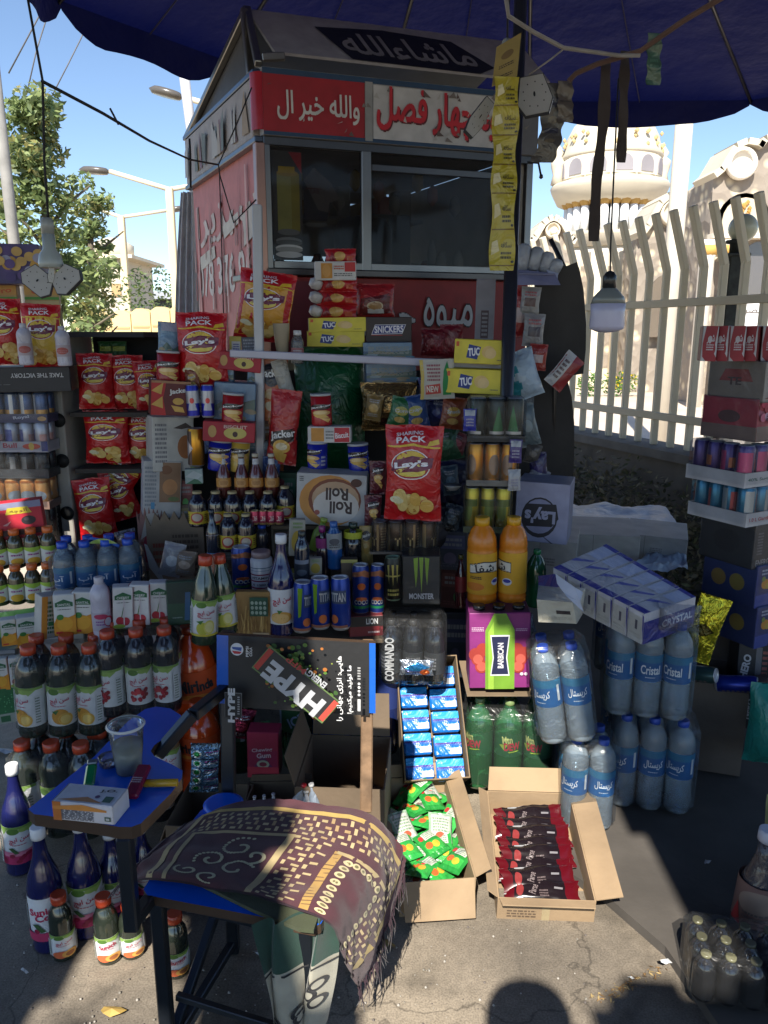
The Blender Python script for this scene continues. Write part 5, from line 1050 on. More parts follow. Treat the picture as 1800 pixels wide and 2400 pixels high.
# grey carton strip and pole side
k = boxkit(.06, .26, .05, (.26, .25, .28), [('r', .3, .05, .7, .5, (.08, .05, .06)), ('n', .35, .08, .65, .48, 6, (.3, .3, .32))]); put(k, (.06, .26), (1112, 655, 1156, 800), 3.3, 'carton_strip', 'narrow grey carton standing against the kiosk beside the parasol pole', 'carton')
k = bagkit(.12, .17, .03, (.5, .48, .42), [('r', 0, 0, .1, 1, (.6, .45, .1)), ('p', [(.15, .35), (.6, .4), (.6, .15), (.15, .12)], (.5, .06, .05)), ('p', [(.66, .1), (.9, .1), (.88, .7), (.8, .95), (.7, .7)], (.01, .22, .05)), ('n', .2, .45, .6, .9, 5, (.3, .1, .12)), ('t', 'NEW', .18, .18, .55, .34, 0, .03, (.75, .7, .6))], 6, 'paper'); put(k, (.12, .17), (985, 842, 1066, 935), 2.84, 'soup_sachet', 'white and yellow sachet with a green bottle picture on the cross pipe', 'sachet', None, 0, -2)
g = G(); f, S = bagS(.2, .24, .16, 21); g.grid(lambda u, v: f(u, v, -1), 18, 20, lambda u, v: (.42, .52, .6) if u > .4 + .2 * noise.noise(V((u * 5, v * 5, 1))) else (.03, .24, .3), 'film'); g.grid(lambda u, v: f(1 - u, v, 1), 8, 8, (.3, .4, .5), 'film'); put(kit(('bag', g)), (.2, .24), (1186, 820, 1280, 935), 2.95, 'plastic_bag', 'bulging pale blue plastic bag right of the cracker boxes', 'bag', None, 0, -18)
# right column: shrink-wrapped cans
K_t1 = traykit(3, 2, .03, .14, can_g(.03, .14, (.012, .02, .014), [('p', [(.3, .1), (.5, .9), (.7, .1)], (.01, .1, .03)), ('r', .2, .1, .8, .18, (.35, .35, .35))]), (.02, .02, .02), th=.02)
K_t2 = traykit(3, 2, .03, .14, can_g(.03, .14, (.55, .24, .03), [('e', .5, .5, .2, .3, (.2, .15, .12)), ('r', .1, .0, .9, .1, (.3, .12, .02))], mt='metal'), (.18, .17, .15), th=.02)
K_t3 = traykit(3, 2, .03, .14, can_g(.03, .14, (.42, .34, .04), [('e', .5, .5, .2, .3, (.14, .2, .05)), ('r', .1, .6, .9, .8, (.1, .14, .04))], mt='metal'), (.1, .12, .06), th=.02)
puttray(K_t1, (1094, 928, 1226, 1030), 2.72, 'can_pack', 'shrink-wrapped pack of dark cans at the top of the right column', 'drinks', 'wrapped can packs in the right column', -5)
puttray(K_t2, (1092, 1034, 1210, 1132), 2.70, 'can_pack', 'shrink-wrapped pack of orange cans in the middle of the right column', 'drinks', 'wrapped can packs in the right column', -5)
puttray(K_t3, (1085, 1136, 1195, 1240), 2.70, 'can_pack', 'shrink-wrapped pack of yellow green cans lowest in the right column', 'drinks', 'wrapped can packs in the right column', -5)
for i, (bx, c_) in enumerate((((1085, 958, 1116, 1010), (.02, .03, .3)), ((1192, 1030, 1222, 1085), (.05, .03, .18)), ((1190, 1100, 1220, 1150), (.4, .4, .42)))):
    k = bagkit(.05, .09, .02, c_, [('r', .1, .7, .9, .95, (.4, .42, .45)), ('n', .2, .2, .8, .6, 3, (.3, .3, .4))], i); put(k, (.05, .09), bx, 2.62, 'snack_sachet', ('small blue sachet stuck to the left side of the dark can pack', 'small violet sachet at the right side of the orange can pack', 'small silver sachet between orange and yellow can packs')[i], 'sachet')
# dim stock behind: dark bags at (970-1090, 920-1110)
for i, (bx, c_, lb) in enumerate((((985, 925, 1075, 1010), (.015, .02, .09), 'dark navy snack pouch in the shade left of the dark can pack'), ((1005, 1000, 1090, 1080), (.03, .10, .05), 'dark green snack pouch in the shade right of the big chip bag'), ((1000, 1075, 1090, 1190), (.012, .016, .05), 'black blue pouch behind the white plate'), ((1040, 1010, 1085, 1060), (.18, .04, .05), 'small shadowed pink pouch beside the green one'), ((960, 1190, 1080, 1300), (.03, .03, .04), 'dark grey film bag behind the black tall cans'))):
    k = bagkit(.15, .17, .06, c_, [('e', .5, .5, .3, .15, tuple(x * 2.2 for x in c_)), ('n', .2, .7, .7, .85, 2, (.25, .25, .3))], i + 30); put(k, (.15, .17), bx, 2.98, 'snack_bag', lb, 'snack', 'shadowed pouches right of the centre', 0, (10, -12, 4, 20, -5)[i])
g = G(); g.lathe([(.03, 0), (.06, .012), (.062, .014), (.03, .004)], (.5, .52, .54), 'gloss', 24); put(kit(('plate', g)), (.12, .03), (1040, 1122, 1082, 1148), 2.8, 'plastic_plate', 'small white plastic plate between chip bag and can column', 'plate')
# gold-black cans, black tall cans
K_gold = traykit(4, 2, .03, .15, can_g(.03, .15, (.06, .035, .02), [('r', .05, 0, .2, 1, (.4, .28, .12)), ('r', .6, 0, .68, 1, (.3, .2, .09)), ('t', 'T', .4, .2, .6, .5, 0, .04, (.5, .36, .15)), ('n', .75, .1, .95, .9, 8, (.2, .15, .08))], mt='metal'), (.22, .17, .13), th=.012)
puttray(K_gold, (868, 1214, 1024, 1288), 2.66, 'can_pack', 'row of gold and black cans under the biggest chip bag', 'drinks')
MON = [('p', [(.3, .95), (.42, .97), (.4, .6), (.36, .35), (.33, .6)], (.30, .48, .03)), ('p', [(.45, .97), (.56, .97), (.54, .6), (.51, .25), (.48, .6)], (.30, .48, .03)), ('p', [(.6, .97), (.72, .95), (.68, .6), (.66, .4), (.63, .6)], (.30, .48, .03)), ('t', 'MONSTER', .18, .12, .84, .24, 0, .03, (.6, .6, .6))]
K_mon = cankit(.032, .16, (.012, .014, .012), [('p', [(.3, .9), (.38, .92), (.36, .4)], (.4, .36, .1)), ('p', [(.46, .92), (.54, .92), (.5, .35)], (.4, .36, .1)), ('p', [(.62, .92), (.7, .9), (.64, .42)], (.4, .36, .1)), ('r', .2, .6, .8, .64, (.4, .36, .1)), ('n', .3, .08, .7, .3, 2, (.4, .36, .1))], top=(.2, .3, .2))
put(K_mon, (.064, .16), (903, 1304, 942, 1404), 2.5, 'energy_drink_can', 'tall black energy can with yellow scratch marks and a green rim', 'can')
k = boxkit(.13, .16, .12, (.014, .016, .015), MON, wrap=True); put(k, (.13, .16), (944, 1292, 1030, 1404), 2.56, 'energy_drink_pack', 'black multipack printed with three green claw marks', 'drinks')
# commando pack
ga, pa = bottle_parts(.032, .2, SODA, (.02, .022, .026), 'deep', (.03, .03, .03), (.2, .55, (.05, .055, .06), [('n', .3, .2, .7, .8, 4, (.3, .3, .32))]), .018)
ex = G()
def Sx(u, v, h): return V((-.10 + .2 * u, -.068 - h, .02 + .19 * v))
Sx.asp = 1; ex.art(Sx, [('t', 'COMMANDO', -.22, .30, .52, .44, 90, .03, (.36, .37, .38))], 'paper', .004)
putpack(packkit((ga, pa), 3, 2, .066, .064), at(968, 1588, 2.5), 'bottle_pack', 'shrink-wrapped pack of black bottles below the black multipack', 'drinks', (.205, .14, .215, .02), None, (0, 0, -4), extra=[('printed_text', ex)], scale=1.12)
k = bagkit(.1, .05, .03, (.32, .36, .42), [('p', [(.1, .5), (.5, .95), (.9, .6), (.5, .3)], (.03, .2, .45)), ('e', .75, .3, .15, .2, (.6, .12, .03)), ('n', .15, .15, .6, .45, 2, (.1, .1, .3))], 6, 'foil'); put(k, (.1, .05), (936, 1546, 1016, 1582), 2.36, 'gum_pack', 'small silver blue foil pack on the rim of the blue sweets carton', 'sweets')
# middle rows of cans and bottles
shelf(455, 940, 1388, 2.62, .25, .03); shelf(545, 900, 1482, 2.5, .2, .06)
BLI = [('p', [(.3, 1), (.45, 1), (.42, .35), (.34, .3)], (.16, .34, .02)), ('r', .5, .55, .98, .85, (.05, .08, .16)), ('t', 'TITAN', .5, .6, .95, .8, 0, .03, (.42, .46, .5)), ('e', .6, .2, .12, .10, (.6, .18, .06)), ('r', 0, 0, 1, .06, (.35, .15, .1)), ('r', .1, .0, .16, 1, (.3, .32, .36))]
K_bl = cankit(.029, .13, (.012, .045, .30), BLI)
for i, (x, y0, y1) in enumerate(((708, 1362, 1478), (752, 1352, 1470), (800, 1352, 1472))): put(K_bl, (.058, .13), (x - 23, y0, x + 23, y1), 2.42, 'fruit_drink_can', 'blue fruit drink can, %s of the three in the front row' % ordn(i, 3), 'can', 'three blue cans at the front', (10, 0, -60)[i], (1, 0, -2)[i])
BL2 = [('p', [(0, .9), (.6, 1), (1, .85), (1, .75), (.5, .9), (0, .8)], (.4, .16, .08)), ('e', .5, .62, .14, .08, (.5, .12, .03)), ('e', .5, .32, .2, .05, (.55, .14, .05)), ('t', 'COCO', .25, .2, .75, .3, 0, .03, (.5, .52, .5)), ('r', .1, .10, .9, .16, (.02, .2, .08))]
K_b2 = cankit(.029, .15, (.014, .04, .22), BL2)
for i, bx in enumerate(((826, 1322, 866, 1436), (866, 1322, 900, 1436))): put(K_b2, (.058, .15), bx, 2.52, 'fruit_drink_can', ('taller blue can with orange swirl standing on the red tea box', 'taller blue can with orange swirl beside the black tall can')[i], 'can', 'taller blue cans with orange swirls')
put(K_b2, (.058, .15), (546, 1280, 592, 1385), 2.6, 'fruit_drink_can', 'taller blue can with orange swirl left of the striped jar', 'can', None, 5)
k = boxkit(.14, .06, .08, (.16, .015, .02), [('r', 0, .5, 1, .98, (.02, .015, .015)), ('t', 'LION', .5, .6, .85, .88, 0, .03, (.6, .6, .6)), ('n', .55, .15, .9, .3, 1, (.5, .4, .4))], side=(.2, .02, .02), top=(.14, .02, .02)); put(k, (.14, .06), (818, 1436, 896, 1484), 2.5, 'tea_box', 'low red and black box under the taller blue cans', 'box', None, 10)
g = G(); g.lathe([(.034, 0), (.036, .01), (.036, .1), (.03, .108)], (.45, .46, .5), 'gloss', 22); g.art(cylS(.036, .0, .1), [('r', 0, .78, 1, .80, (.02, .08, .14)), ('r', 0, .7, 1, .71, (.02, .08, .14)), ('r', 0, .56, 1, .6, (.2, .02, .06)), ('r', 0, .36, 1, .4, (.2, .02, .06)), ('r', 0, .14, 1, .18, (.2, .02, .06)), ('t', 'VITAMIN C', .2, .44, .8, .52, 0, .02, (.05, .05, .06)), ('t', 'E 1000 mg', .25, .22, .75, .30, 0, .02, (.05, .05, .06))], 'gloss', .0005)
q = G(); q.lathe([(.031, .108), (.031, .125), (.027, .127)], (.28, .2, .2), 'gloss', 20); put(kit(('jar', g, [('lid', q)])), (.072, .127), (590, 1290, 642, 1382), 2.56, 'striped_jar', 'white jar with dark red and blue stripes', 'jar')
put(syrup('orange'), (.09, .33 * .99), (628, 1262, 690, 1484), 2.44, 'syrup_bottle', 'navy syrup bottle with orange fruit label, centre of the shelf', 'bottle')
K_lem = bkit(bottle_parts(.04, .27, [(.8, 0), (1, .03), (.97, .12), (1, .16), (1, .52), (.95, .6), (.75, .75), (.5, .86), (.42, .92), (.40, .96)], (.03, .05, .03), 'deep', OR_, (.13, .54, WHITE, sun_label('lemon')), .03, .021))
for i, bx in enumerate(((448, 1308, 508, 1506), (506, 1304, 560, 1482))): put(K_lem, (.08, .27), bx, 2.36 + .05 * i, 'lemon_bottle', ('dark green lemon juice bottle standing furthest forward, left of its twin', 'dark green lemon juice bottle between its twin and the toothpick tray')[i], 'bottle', 'lemon juice bottles with orange caps', (6, -6)[i], (3, -2)[i])
rg = random.Random(8); it = [('p', [(rg.uniform(.0, .9), 0 + rg.random() * .1), (rg.uniform(.1, 1), .02 + rg.random() * .3), (rg.uniform(.1, 1), .9), (rg.uniform(0, .9), .8)], (.2, .11, .03)) for _ in range(0)]
for _ in range(46):
    u = rg.random() * .95; du = rg.uniform(-.12, .12); v0 = rg.uniform(0, .3); v1 = v0 + rg.uniform(.2, .6); it.append(('p', [(u, v0), (u + .018, v0), (min(1, u + .018 + du), min(v1, .97)), (min(.99, u + du), min(v1, .97))], rg.choice([(.42, .25, .07), (.55, .36, .12), (.25, .13, .04)])))
it += [('r', .42, .48, .95, .9, (.015, .07, .04))] + [('e', .5 + .12 * (i % 4), .56 + .11 * (i // 4), .045, .04, (.3, .38, .3)) for i in range(12)] + [('r', .5, .02, .98, .12, (.35, .25, .15))]
k = boxkit(.13, .16, .03, (.30, .17, .05), it); put(k, (.13, .16), (556, 1384, 636, 1488), 2.42, 'toothpick_pack', 'flat pack of wooden toothpicks and matches before the jar', 'pack')
# small bottles behind
def mini(label, box, Y, col, capc, lab=None, mt='deep', shape=NECK, rz=0, ry=0):
    gb, ps = bottle_parts(.028, .16, shape, col, mt, capc, lab, .02, .014); return put(kit(('body', gb, ps)), (.056, .162), box, Y, 'small_bottle', label, 'bottle', 'small assorted bottles in the middle', rz, ry)
mini('small black bottle with a blue grey label behind the orange fruit syrup', (690, 1246, 726, 1368), 2.52, (.012, .02, .04), (.02, .03, .03), (.1, .5, (.012, .02, .04), [('r', .2, .8, .8, 1, (.25, .28, .35)), ('e', .5, .4, .2, .15, (.1, .12, .16))]), shape=SMALLJ)
mini('leaning small yellow green bottle above the dark row', (722, 1212, 756, 1288), 2.68, (.22, .34, .05), (.3, .4, .05), None, 'gloss', rz=0, ry=18)
mini('small wine dark bottle with a magenta neck', (744, 1234, 776, 1350), 2.62, (.02, .012, .02), (.25, .02, .16), (.60, .8, (.25, .02, .16), []))
mini('small blue bottle with silver label and blue cap', (768, 1224, 804, 1332), 2.6, (.015, .08, .25), (.03, .12, .4), (.45, .8, (.3, .32, .34), [('e', .5, .5, .2, .2, (.1, .1, .12)), ('n', .3, .1, .7, .35, 2, (.1, .1, .1))]), shape=SMALLJ)
mini('small black bottle with a lime yellow neck and dark cap', (806, 1226, 848, 1320), 2.62, (.014, .014, .016), (.02, .04, .03), (.66, .82, (.42, .45, .03), []))
k = boxkit(.05, .08, .03, (.38, .36, .3), [('e', .5, .4, .36, .3, (.5, .34, .05)), ('n', .2, .75, .8, .95, 2, (.2, .3, .1))]); put(k, (.05, .08), (724, 1306, 754, 1345), 2.56, 'juice_carton', 'tiny white and yellow juice carton among the small bottles', 'carton')
put(k, (.05, .08), (676, 1216, 712, 1300), 2.62, 'juice_carton', 'white and green fruit carton behind the small black bottle', 'carton', None, 12, 4)
k = boxkit(.06, .1, .04, (.10, .07, .05), [('r', .7, 0, 1, 1, (.4, .38, .05)), ('r', 0, .85, 1, 1, (.45, .4, .12))]); put(k, (.06, .1), (800, 1308, 838, 1358), 2.56, 'tea_box', 'small brown box with a yellow edge behind the front cans', 'box')
k = boxkit(.04, .05, .03, (.5, .22, .14), [('n', .2, .3, .8, .9, 3, (.6, .55, .5))]); put(k, (.04, .05), (470, 1302, 508, 1345), 2.52, 'match_box', 'small orange and white box right behind the lemon bottles', 'box')
k = boxkit(.14, .14, .04, (.015, .08, .035), [('r', .02, .5, .98, .98, (.01, .035, .022)), ('p', [(.52, .1), (.68, .1), (.74, .75), (.58, .75)], (.03, .14, .30)), ('n', .15, .15, .45, .2, 1, (.3, .4, .35))], wrap=True); put(k, (.14, .14), (396, 1360, 468, 1460), 2.4, 'razor_pack', 'green blister pack holding a blue razor beside the lemon bottles', 'pack')
# --- orange syrup-like bottles at the right of centre and fruit malt pack
SH = [('r', 0, 0, 1, 1, (.70, .36, .015)), ('p', [(.2, .5), (.5, .56), (.82, .52), (.82, .78), (.5, .82), (.2, .74)], (.02, .02, .03)), ('p', [(.21, .525), (.5, .585), (.81, .545), (.81, .755), (.5, .795), (.21, .715)], (.72, .66, .55)), ('t', 'شفا', .33, .57, .70, .75, 3, .025, (.015, .015, .02)), ('e', .74, .30, .10, .09, (.7, .7, .75)), ('e', .74, .32, .08, .045, (.03, .04, .3)), ('e', .3, .2, .2, .1, (.66, .20, .02)), ('n', .22, .38, .45, .46, 2, (.03, .02, .02)), ('r', 0, .0, 1, .03, (.62, .28, .01))]
K_sh = bkit(bottle_parts(.042, .27, [(.8, 0), (1, .02), (1, .08), (.97, .11), (1, .14), (1, .64), (.97, .66), (1, .68), (.95, .78), (.72, .88), (.42, .935), (.40, .96)], (.66, .21, .015), 'gloss', (.66, .33, .015), (.13, .62, (.7, .36, .02), SH), .026, .021))
for i, bx in enumerate(((1095, 1214, 1164, 1408), (1166, 1214, 1232, 1408))): put(K_sh, (.084, .272), bx, 2.52, 'mango_bottle', ('orange mango drink bottle whose label faces forward', 'orange mango drink bottle turned so its label runs off the side')[i], 'bottle', 'orange bottles on the purple fruit pack', (4, -70)[i])
BA = [('n', .04, .76, .24, .82, 3, (.6, .4, .55)), ('n', .76, .76, .95, .80, 2, (.6, .4, .55))] + [('e', x, y, .11, .09, (.35, .04, .03)) for x, y in ((.14, .4), (.22, .52), (.2, .3), (.84, .4), (.78, .52), (.8, .3), (.1, .46), (.9, .47))] + [('e', x, y, .08, .065, (.5, .1, .07)) for x, y in ((.14, .4), (.2, .3), (.84, .4), (.8, .3))] + \
    [('e', .86, .2, .03, .022, (.6, .5, .55)), ('e', .93, .2, .03, .022, (.6, .5, .55)), ('p', [(.26, .0), (.74, .0), (.74, .78), (.64, .93), (.60, 1), (.40, 1), (.36, .93), (.26, .78)], (.16, .32, .03)), ('p', [(.31, .0), (.4, .0), (.4, .9), (.31, .76)], (.3, .5, .06)), ('p', [(.34, .18), (.66, .18), (.62, .42), (.66, .72), (.34, .72), (.38, .42)], (.6, .62, .66)), ('p', [(.36, .2), (.64, .2), (.60, .42), (.64, .70), (.36, .70), (.40, .42)], (.014, .018, .06)), ('t', 'BARBICAN', .30, .41, .72, .49, 90, .03, (.62, .62, .66))]
k = boxkit(.16, .2, .12, (.22, .025, .16), BA, side=(.2, .02, .14), top=(.1, .02, .08)); 
for i in range(3):
    q = G(); q.lathe([(.016, 0), (.016, .012)], BK, 'gloss', 14, Matrix.Translation(((-.052, 0, .052)[i], -.03, .2))); k.append(('cap', q.mesh('cap'), []))
put(k, (.16, .2), (1096, 1418, 1234, 1590), 2.46, 'malt_drink_pack', 'purple carton printed with a green bottle and pomegranates', 'drinks')
g = G(); a = at(1086, 1592, 2.5); b = at(1270, 1592, 2.5); g.box(a.x, b.x, 2.38, 2.66, a.z - .006, a.z - .001, (.22, .16, .1), 'card'); solo('cardboard_sheet', g, 'sheet of cardboard lying on the green soda bottles', 'cardboard')
# small dark bottles beside
k = bkit(bottle_parts(.028, .25, NECK, (.06, .01, .012), 'deep', (.1, .09, .02), (.3, .6, (.2, .015, .02), []), .02)); put(k, (.056, .25), (1066, 1300, 1094, 1420), 2.6, 'red_bottle', 'dark red bottle in the shade left of the orange bottles', 'bottle')
k = bkit(bottle_parts(.04, .25, SODA, (.012, .10, .04), 'deep', (.02, .2, .06), None, .02)); put(k, (.08, .25), (1228, 1290, 1275, 1420), 2.62, 'soda_bottle', 'green soda bottle standing behind the right orange bottle', 'bottle')
# green soda bottles
gd, pd = bottle_parts(.05, .33, SODA, (.02, .10, .035), 'deep', (.18, .25, .1), None, .02, .017)
ld = G(); ld.lathe([(.0505, .14), (.0505, .225)], (.02, .11, .04), 'paper', 22, caps=False); ld.art(cylS(.0505, .14, .225), [('t', 'Mtn', .36, .6, .56, .92, 8, .03, (.5, .55, .2)), ('t', 'DEW', .40, .3, .72, .64, 5, .04, (.5, .04, .06)), ('p', [(.3, .5), (.5, .62), (.4, .3)], (.3, .42, .06)), ('p', [(.5, .2), (.7, .26), (.68, .3), (.48, .24)], (.35, .5, .05))], 'paper')
pk = packkit((gd, pd + [('label', ld)]), 3, 2, .102, .1)
o = putpack(pk, lev(1190, 1838), 'soda_pack', 'shrink-wrapped pack of big green soda bottles under the purple carton', 'drinks', (.315, .21, .31, .03), None, (0, 0, -8)); o.location = at(1186, 1838, 2.48); o.location.z = .045
# --- hanging goods at the right of the pole
K_sc = boxkit(.1, .16, .03, (.30, .28, .26), [('e', .5, .6, .3, .2, (.12, .1, .1)), ('n', .2, .2, .8, .4, 3, (.08, .05, .05))])
rg = random.Random(3)
for i in range(4):
    k = bagkit(.1, .14, .04, ((.3, .02, .02), (.28, .27, .26), (.26, .25, .25), (.33, .03, .02))[i], [('r', .2, .3, .8, .6, ((.4, .3, .3), (.1, .05, .05), (.05, .04, .06), (.5, .4, .4))[i]), ('n', .2, .65, .8, .85, 2, (.4, .1, .1))], i + 50)
    put(k, (.1, .14), ((1190, 675, 1238, 790), (1216, 672, 1262, 738), (1222, 735, 1272, 812), (1236, 806, 1278, 868))[i], 3.05 - .02 * i, 'snack_bag', ('hanging dark red packet strip right of the parasol pole', 'hanging grey packet just under the white folded card', 'hanging grey packet with a dark square mark', 'hanging red and white packet above the blue plastic bag')[i], 'snack', 'packets hanging right of the parasol pole', 0, 4)
k = bagkit(.08, .17, .03, (.32, .04, .04), [('r', 0, 0, .5, 1, (.5, .5, .5)), ('n', .15, .2, .4, .8, 5, (.1, .05, .05))], 61); put(k, (.08, .17), (1268, 815, 1318, 905), 2.96, 'snack_bag', 'red and silver packet sticking out to the right against dark cardboard', 'snack', None, 0, 38)
for i, (bx, c_, ry, lb) in enumerate((((1222, 945, 1270, 1045), (.12, .16, .17), -14, 'grey blue plastic pouch hanging below the blue plastic bag'), ((1224, 1040, 1262, 1085), (.09, .08, .07), 10, 'round shadowed pouch under the grey blue one'), ((1244, 1060, 1286, 1135), (.03, .02, .09), -8, 'dark violet pouch beside the lower dark cardboard'), ((1222, 1090, 1268, 1140), (.2, .2, .24), 30, 'pale crumpled pouch just above the white snack carton'))):
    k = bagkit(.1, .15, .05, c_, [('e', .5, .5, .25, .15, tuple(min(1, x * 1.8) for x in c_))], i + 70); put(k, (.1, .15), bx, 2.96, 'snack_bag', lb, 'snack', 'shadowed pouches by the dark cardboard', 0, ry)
# paper rolls on a folded card
for i, (x, y) in enumerate(((1222, 600), (1248, 603), (1272, 610), (1292, 622))):
    g = G(); p = at(x, y, 3.1); M = Matrix.Translation(p - V((0, 0, .055 - .006 * i))) @ Matrix.Rotation(R(8 + 6 * i), 4, 'Y'); g.lathe([(.014, 0), (.024, .008), (.026, .05), (.025, .09 - .012 * i), (.015, .1 - .012 * i)], (.34, .36, .40), 'film', 14, M, sq=None); solo('tissue_roll', g, 'grey white paper roll, %s on the folded card' % ordn(i, 4), 'tissue roll', 'paper rolls on the folded card')
g = G(); g.slab([at(*p) for p in ((1186, 642, 3.02), (1216, 632, 3.04), (1300, 640, 3.04), (1314, 668, 3.0), (1204, 668, 3.0))], .004, (.22, .22, .34), 'paper', axis=V((0, 1, 0))); g.slab([at(1204, 640, 3.02), at(1300, 642, 3.02), at(1300, 632, 3.22), at(1204, 630, 3.22)], .004, (.2, .2, .3), 'paper'); solo('folded_card', g, 'folded pale blue card tray carrying the paper rolls', 'card')
g = G(); g.slab([at(*p) for p in ((1280, 632, 3.04), (1308, 640, 3.04), (1306, 668, 3.03), (1296, 655, 3.03), (1288, 645, 3.03))], .003, (.34, .37, .5), 'paper', axis=V((0, 1, 0))); solo('paper_scrap', g, 'torn white blue paper hanging off the folded card', 'paper')
for i, (P, lb) in enumerate((([(1262, 640), (1300, 634), (1352, 614), (1358, 630), (1368, 680), (1374, 760), (1373, 820), (1367, 876), (1328, 882), (1240, 884), (1230, 760)], 'upper dark cardboard sheet hanging in front of the fence'), ([(1205, 884), (1328, 882), (1340, 930), (1346, 990), (1346, 1060), (1343, 1130), (1210, 1130)], 'lower dark cardboard sheet behind the white snack carton'))):
    g = G(); g.slab([at(x, y, 3.12 + .04 * i) for x, y in P], .006, (.05, .045, .04), 'card', axis=V((0, 1, 0))); solo('cardboard_sheet', g, lb, 'cardboard', 'dark cardboard sheets at the right of the kiosk')  # sheets widened to the left as an added dark backing between the packets
g = G(); g.tube([at(1290, 560, 3.14), at(1330, 640, 3.14), at(1300, 900, 3.16), at(1300, 1200, 3.2) - V((0, 0, .4))], .009, (.06, .06, .06), 'metal', 8); solo('hanging_rail', g, 'thin dark rail holding the cardboard sheets', 'rail')
# white snack carton upside down
LC = [('e', .46, .42, .34, .34, (.02, .02, .03)), ('e', .46, .44, .31, .29, (.26, .27, .42)), ('p', [(.12, .38), (.2, .64), (.76, .66), (.82, .42), (.7, .28), (.2, .26)], (.015, .015, .025)), ('t', "Lay's", .18, .32, .76, .60, 180, .04, (.36, .37, .52)), ('p', [(.55, .1), (.58, .1), (.75, .0), (.7, .0)], (.1, .1, .15))]
k = boxkit(.22, .22, .2, (.34, .35, .50), LC, side=(.3, .31, .42), top=(.28, .28, .36)); put(k, (.22, .22), (1212, 1122, 1332, 1258), 2.86, 'snack_carton', 'bluish white carton with a round logo upside down', 'carton', None, -6, 2)
for i, (bx, rz, lb) in enumerate((((1232, 1248, 1348, 1345), -4, 'plain white carton under the bluish snack carton'), ((1336, 1232, 1480, 1300), -6, 'long pale crate below the silvery tarp'), ((1470, 1238, 1600, 1300), -6, 'pale crate standing beside the tall right stack'))):
    k = boxkit(.24, .2, .3, (.40, .40, .38), [('r', .3, .0, .305, 1, (.1, .1, .1)), ('n', .4, .4, .6, .6, 3, (.2, .2, .2))]); put(k, (.24, .2), bx, 3.05 + .2 * (i > 0), 'white_crate', lb, 'crate', 'pale crates under the tarp', rz)
# silvery tarps over crates at the right
def drape(name, label, pts, Y0, dz, col, mt='film', nu=44, nv=28, amp=.022, cat='tarp'):
    P = [at(*p) for p in pts]; g = G()
    g.grid(lambda u, v: P[0].lerp(P[1], u).lerp(P[3].lerp(P[2], u), v) + V((0, 0, noise.noise(V((u * 4, v * 4, dz))) * amp + abs(noise.noise(V((u * 9, v * 6, dz)))) * amp * .5)), nu, nv, col, mt); return solo(name, g, label, cat)
drape('silver_tarp', 'silvery plastic sheet spread over the crates by the low wall', [(1330, 1240, 3.35), (1600, 1244, 3.5), (1560, 1188, 4.0), (1330, 1180, 4.1)], 0, 1, (.55, .62, .70))
drape('blue_tarp', 'smaller pale blue sheet lower down behind the tissue pack', [(1470, 1340, 2.85), (1612, 1335, 2.9), (1606, 1278, 3.2), (1530, 1285, 3.2)], 0, 2, (.40, .50, .60))
# ================================================================== FOREGROUND
# --- small water bottles pack at the left, juice cartons, juice packs
gw, pw = water_parts(.78, 'آب', 16); gw2 = packkit((gw, pw), 4, 2, .072, .078)
a = at(240, 1425, 2.62); o = putpack(gw2, a, 'water_pack', 'shrink-wrapped pack of small water bottles with blue caps below the chip rack', 'drinks', (.31, .17, .235, .03), None, (0, 0, 12)); 
g = G(); g.tube([at(190, 1278, 2.6), at(215, 1262, 2.6), at(250, 1268, 2.6), at(280, 1280, 2.6)], .006, (.04, .12, .5), 'gloss', 8); g.grid(lambda u, v: at(205 + 70 * u, 1274 - 12 * math.sin(math.pi * u) * v, 2.58), 8, 2, (.25, .38, .08), 'film'); solo('carry_handle', g, 'blue handle with a green yellow leaflet on top of the small water bottles', 'handle')
shelf(70, 430, 1428, 2.6, .25, .1)
def cart(kind):
    fr = (.66, .28, .02) if kind == 'o' else (.42, .015, .03)
    it = [('p', [(.1, .80), (.5, .88), (.9, .80), (.9, .70), (.1, .70)], (.02, .13, .05)), ('t', 'SANTAL' if kind == 'o' else 'CHERRY', .2, .72, .8, .78, 0, .02, (.7, .72, .66)), ('n', .2, .62, .8, .65, 1, (.05, .06, .05))]
    if kind == 'o': it += [('p', [(0, .0), (1, 0), (1, .5), (.6, .42), (.2, .5), (0, .3)], fr), ('e', .5, .28, .36, .17, (.72, .36, .03)), ('e', .3, .45, .16, .07, (.05, .22, .04)), ('r', .08, .05, .4, .10, (.5, .02, .02))]
    else: it += [('e', .35, .2, .2, .1, fr), ('e', .62, .18, .2, .1, (.5, .03, .05)), ('p', [(.4, .28), (.44, .28), (.55, .55), (.52, .55)], (.08, .2, .04)), ('e', .3, .07, .3, .05, (.3, .4, .05)), ('p', [(.52, .1), (.57, .1), (.57, .75), (.52, .75)], (.7, .6, .62))]
    return it
K_co = boxkit(.055, .12, .04, (.72, .72, .68), cart('o'), side=(.62, .28, .04), ch=.003); K_cc = boxkit(.055, .12, .04, (.70, .68, .66), cart('c'), side=(.42, .02, .04), ch=.003)
for i, bx in enumerate(((132, 1388, 180, 1482), (177, 1382, 226, 1478))): put(K_co, (.055, .12), bx, 2.38 + .02 * i, 'juice_carton', ('orange juice carton with straw, left of its twin on the brown topped bottles', 'orange juice carton beside the pinkish yogurt drink bottle')[i], 'carton', 'orange juice cartons on the bottles', 2, 3)
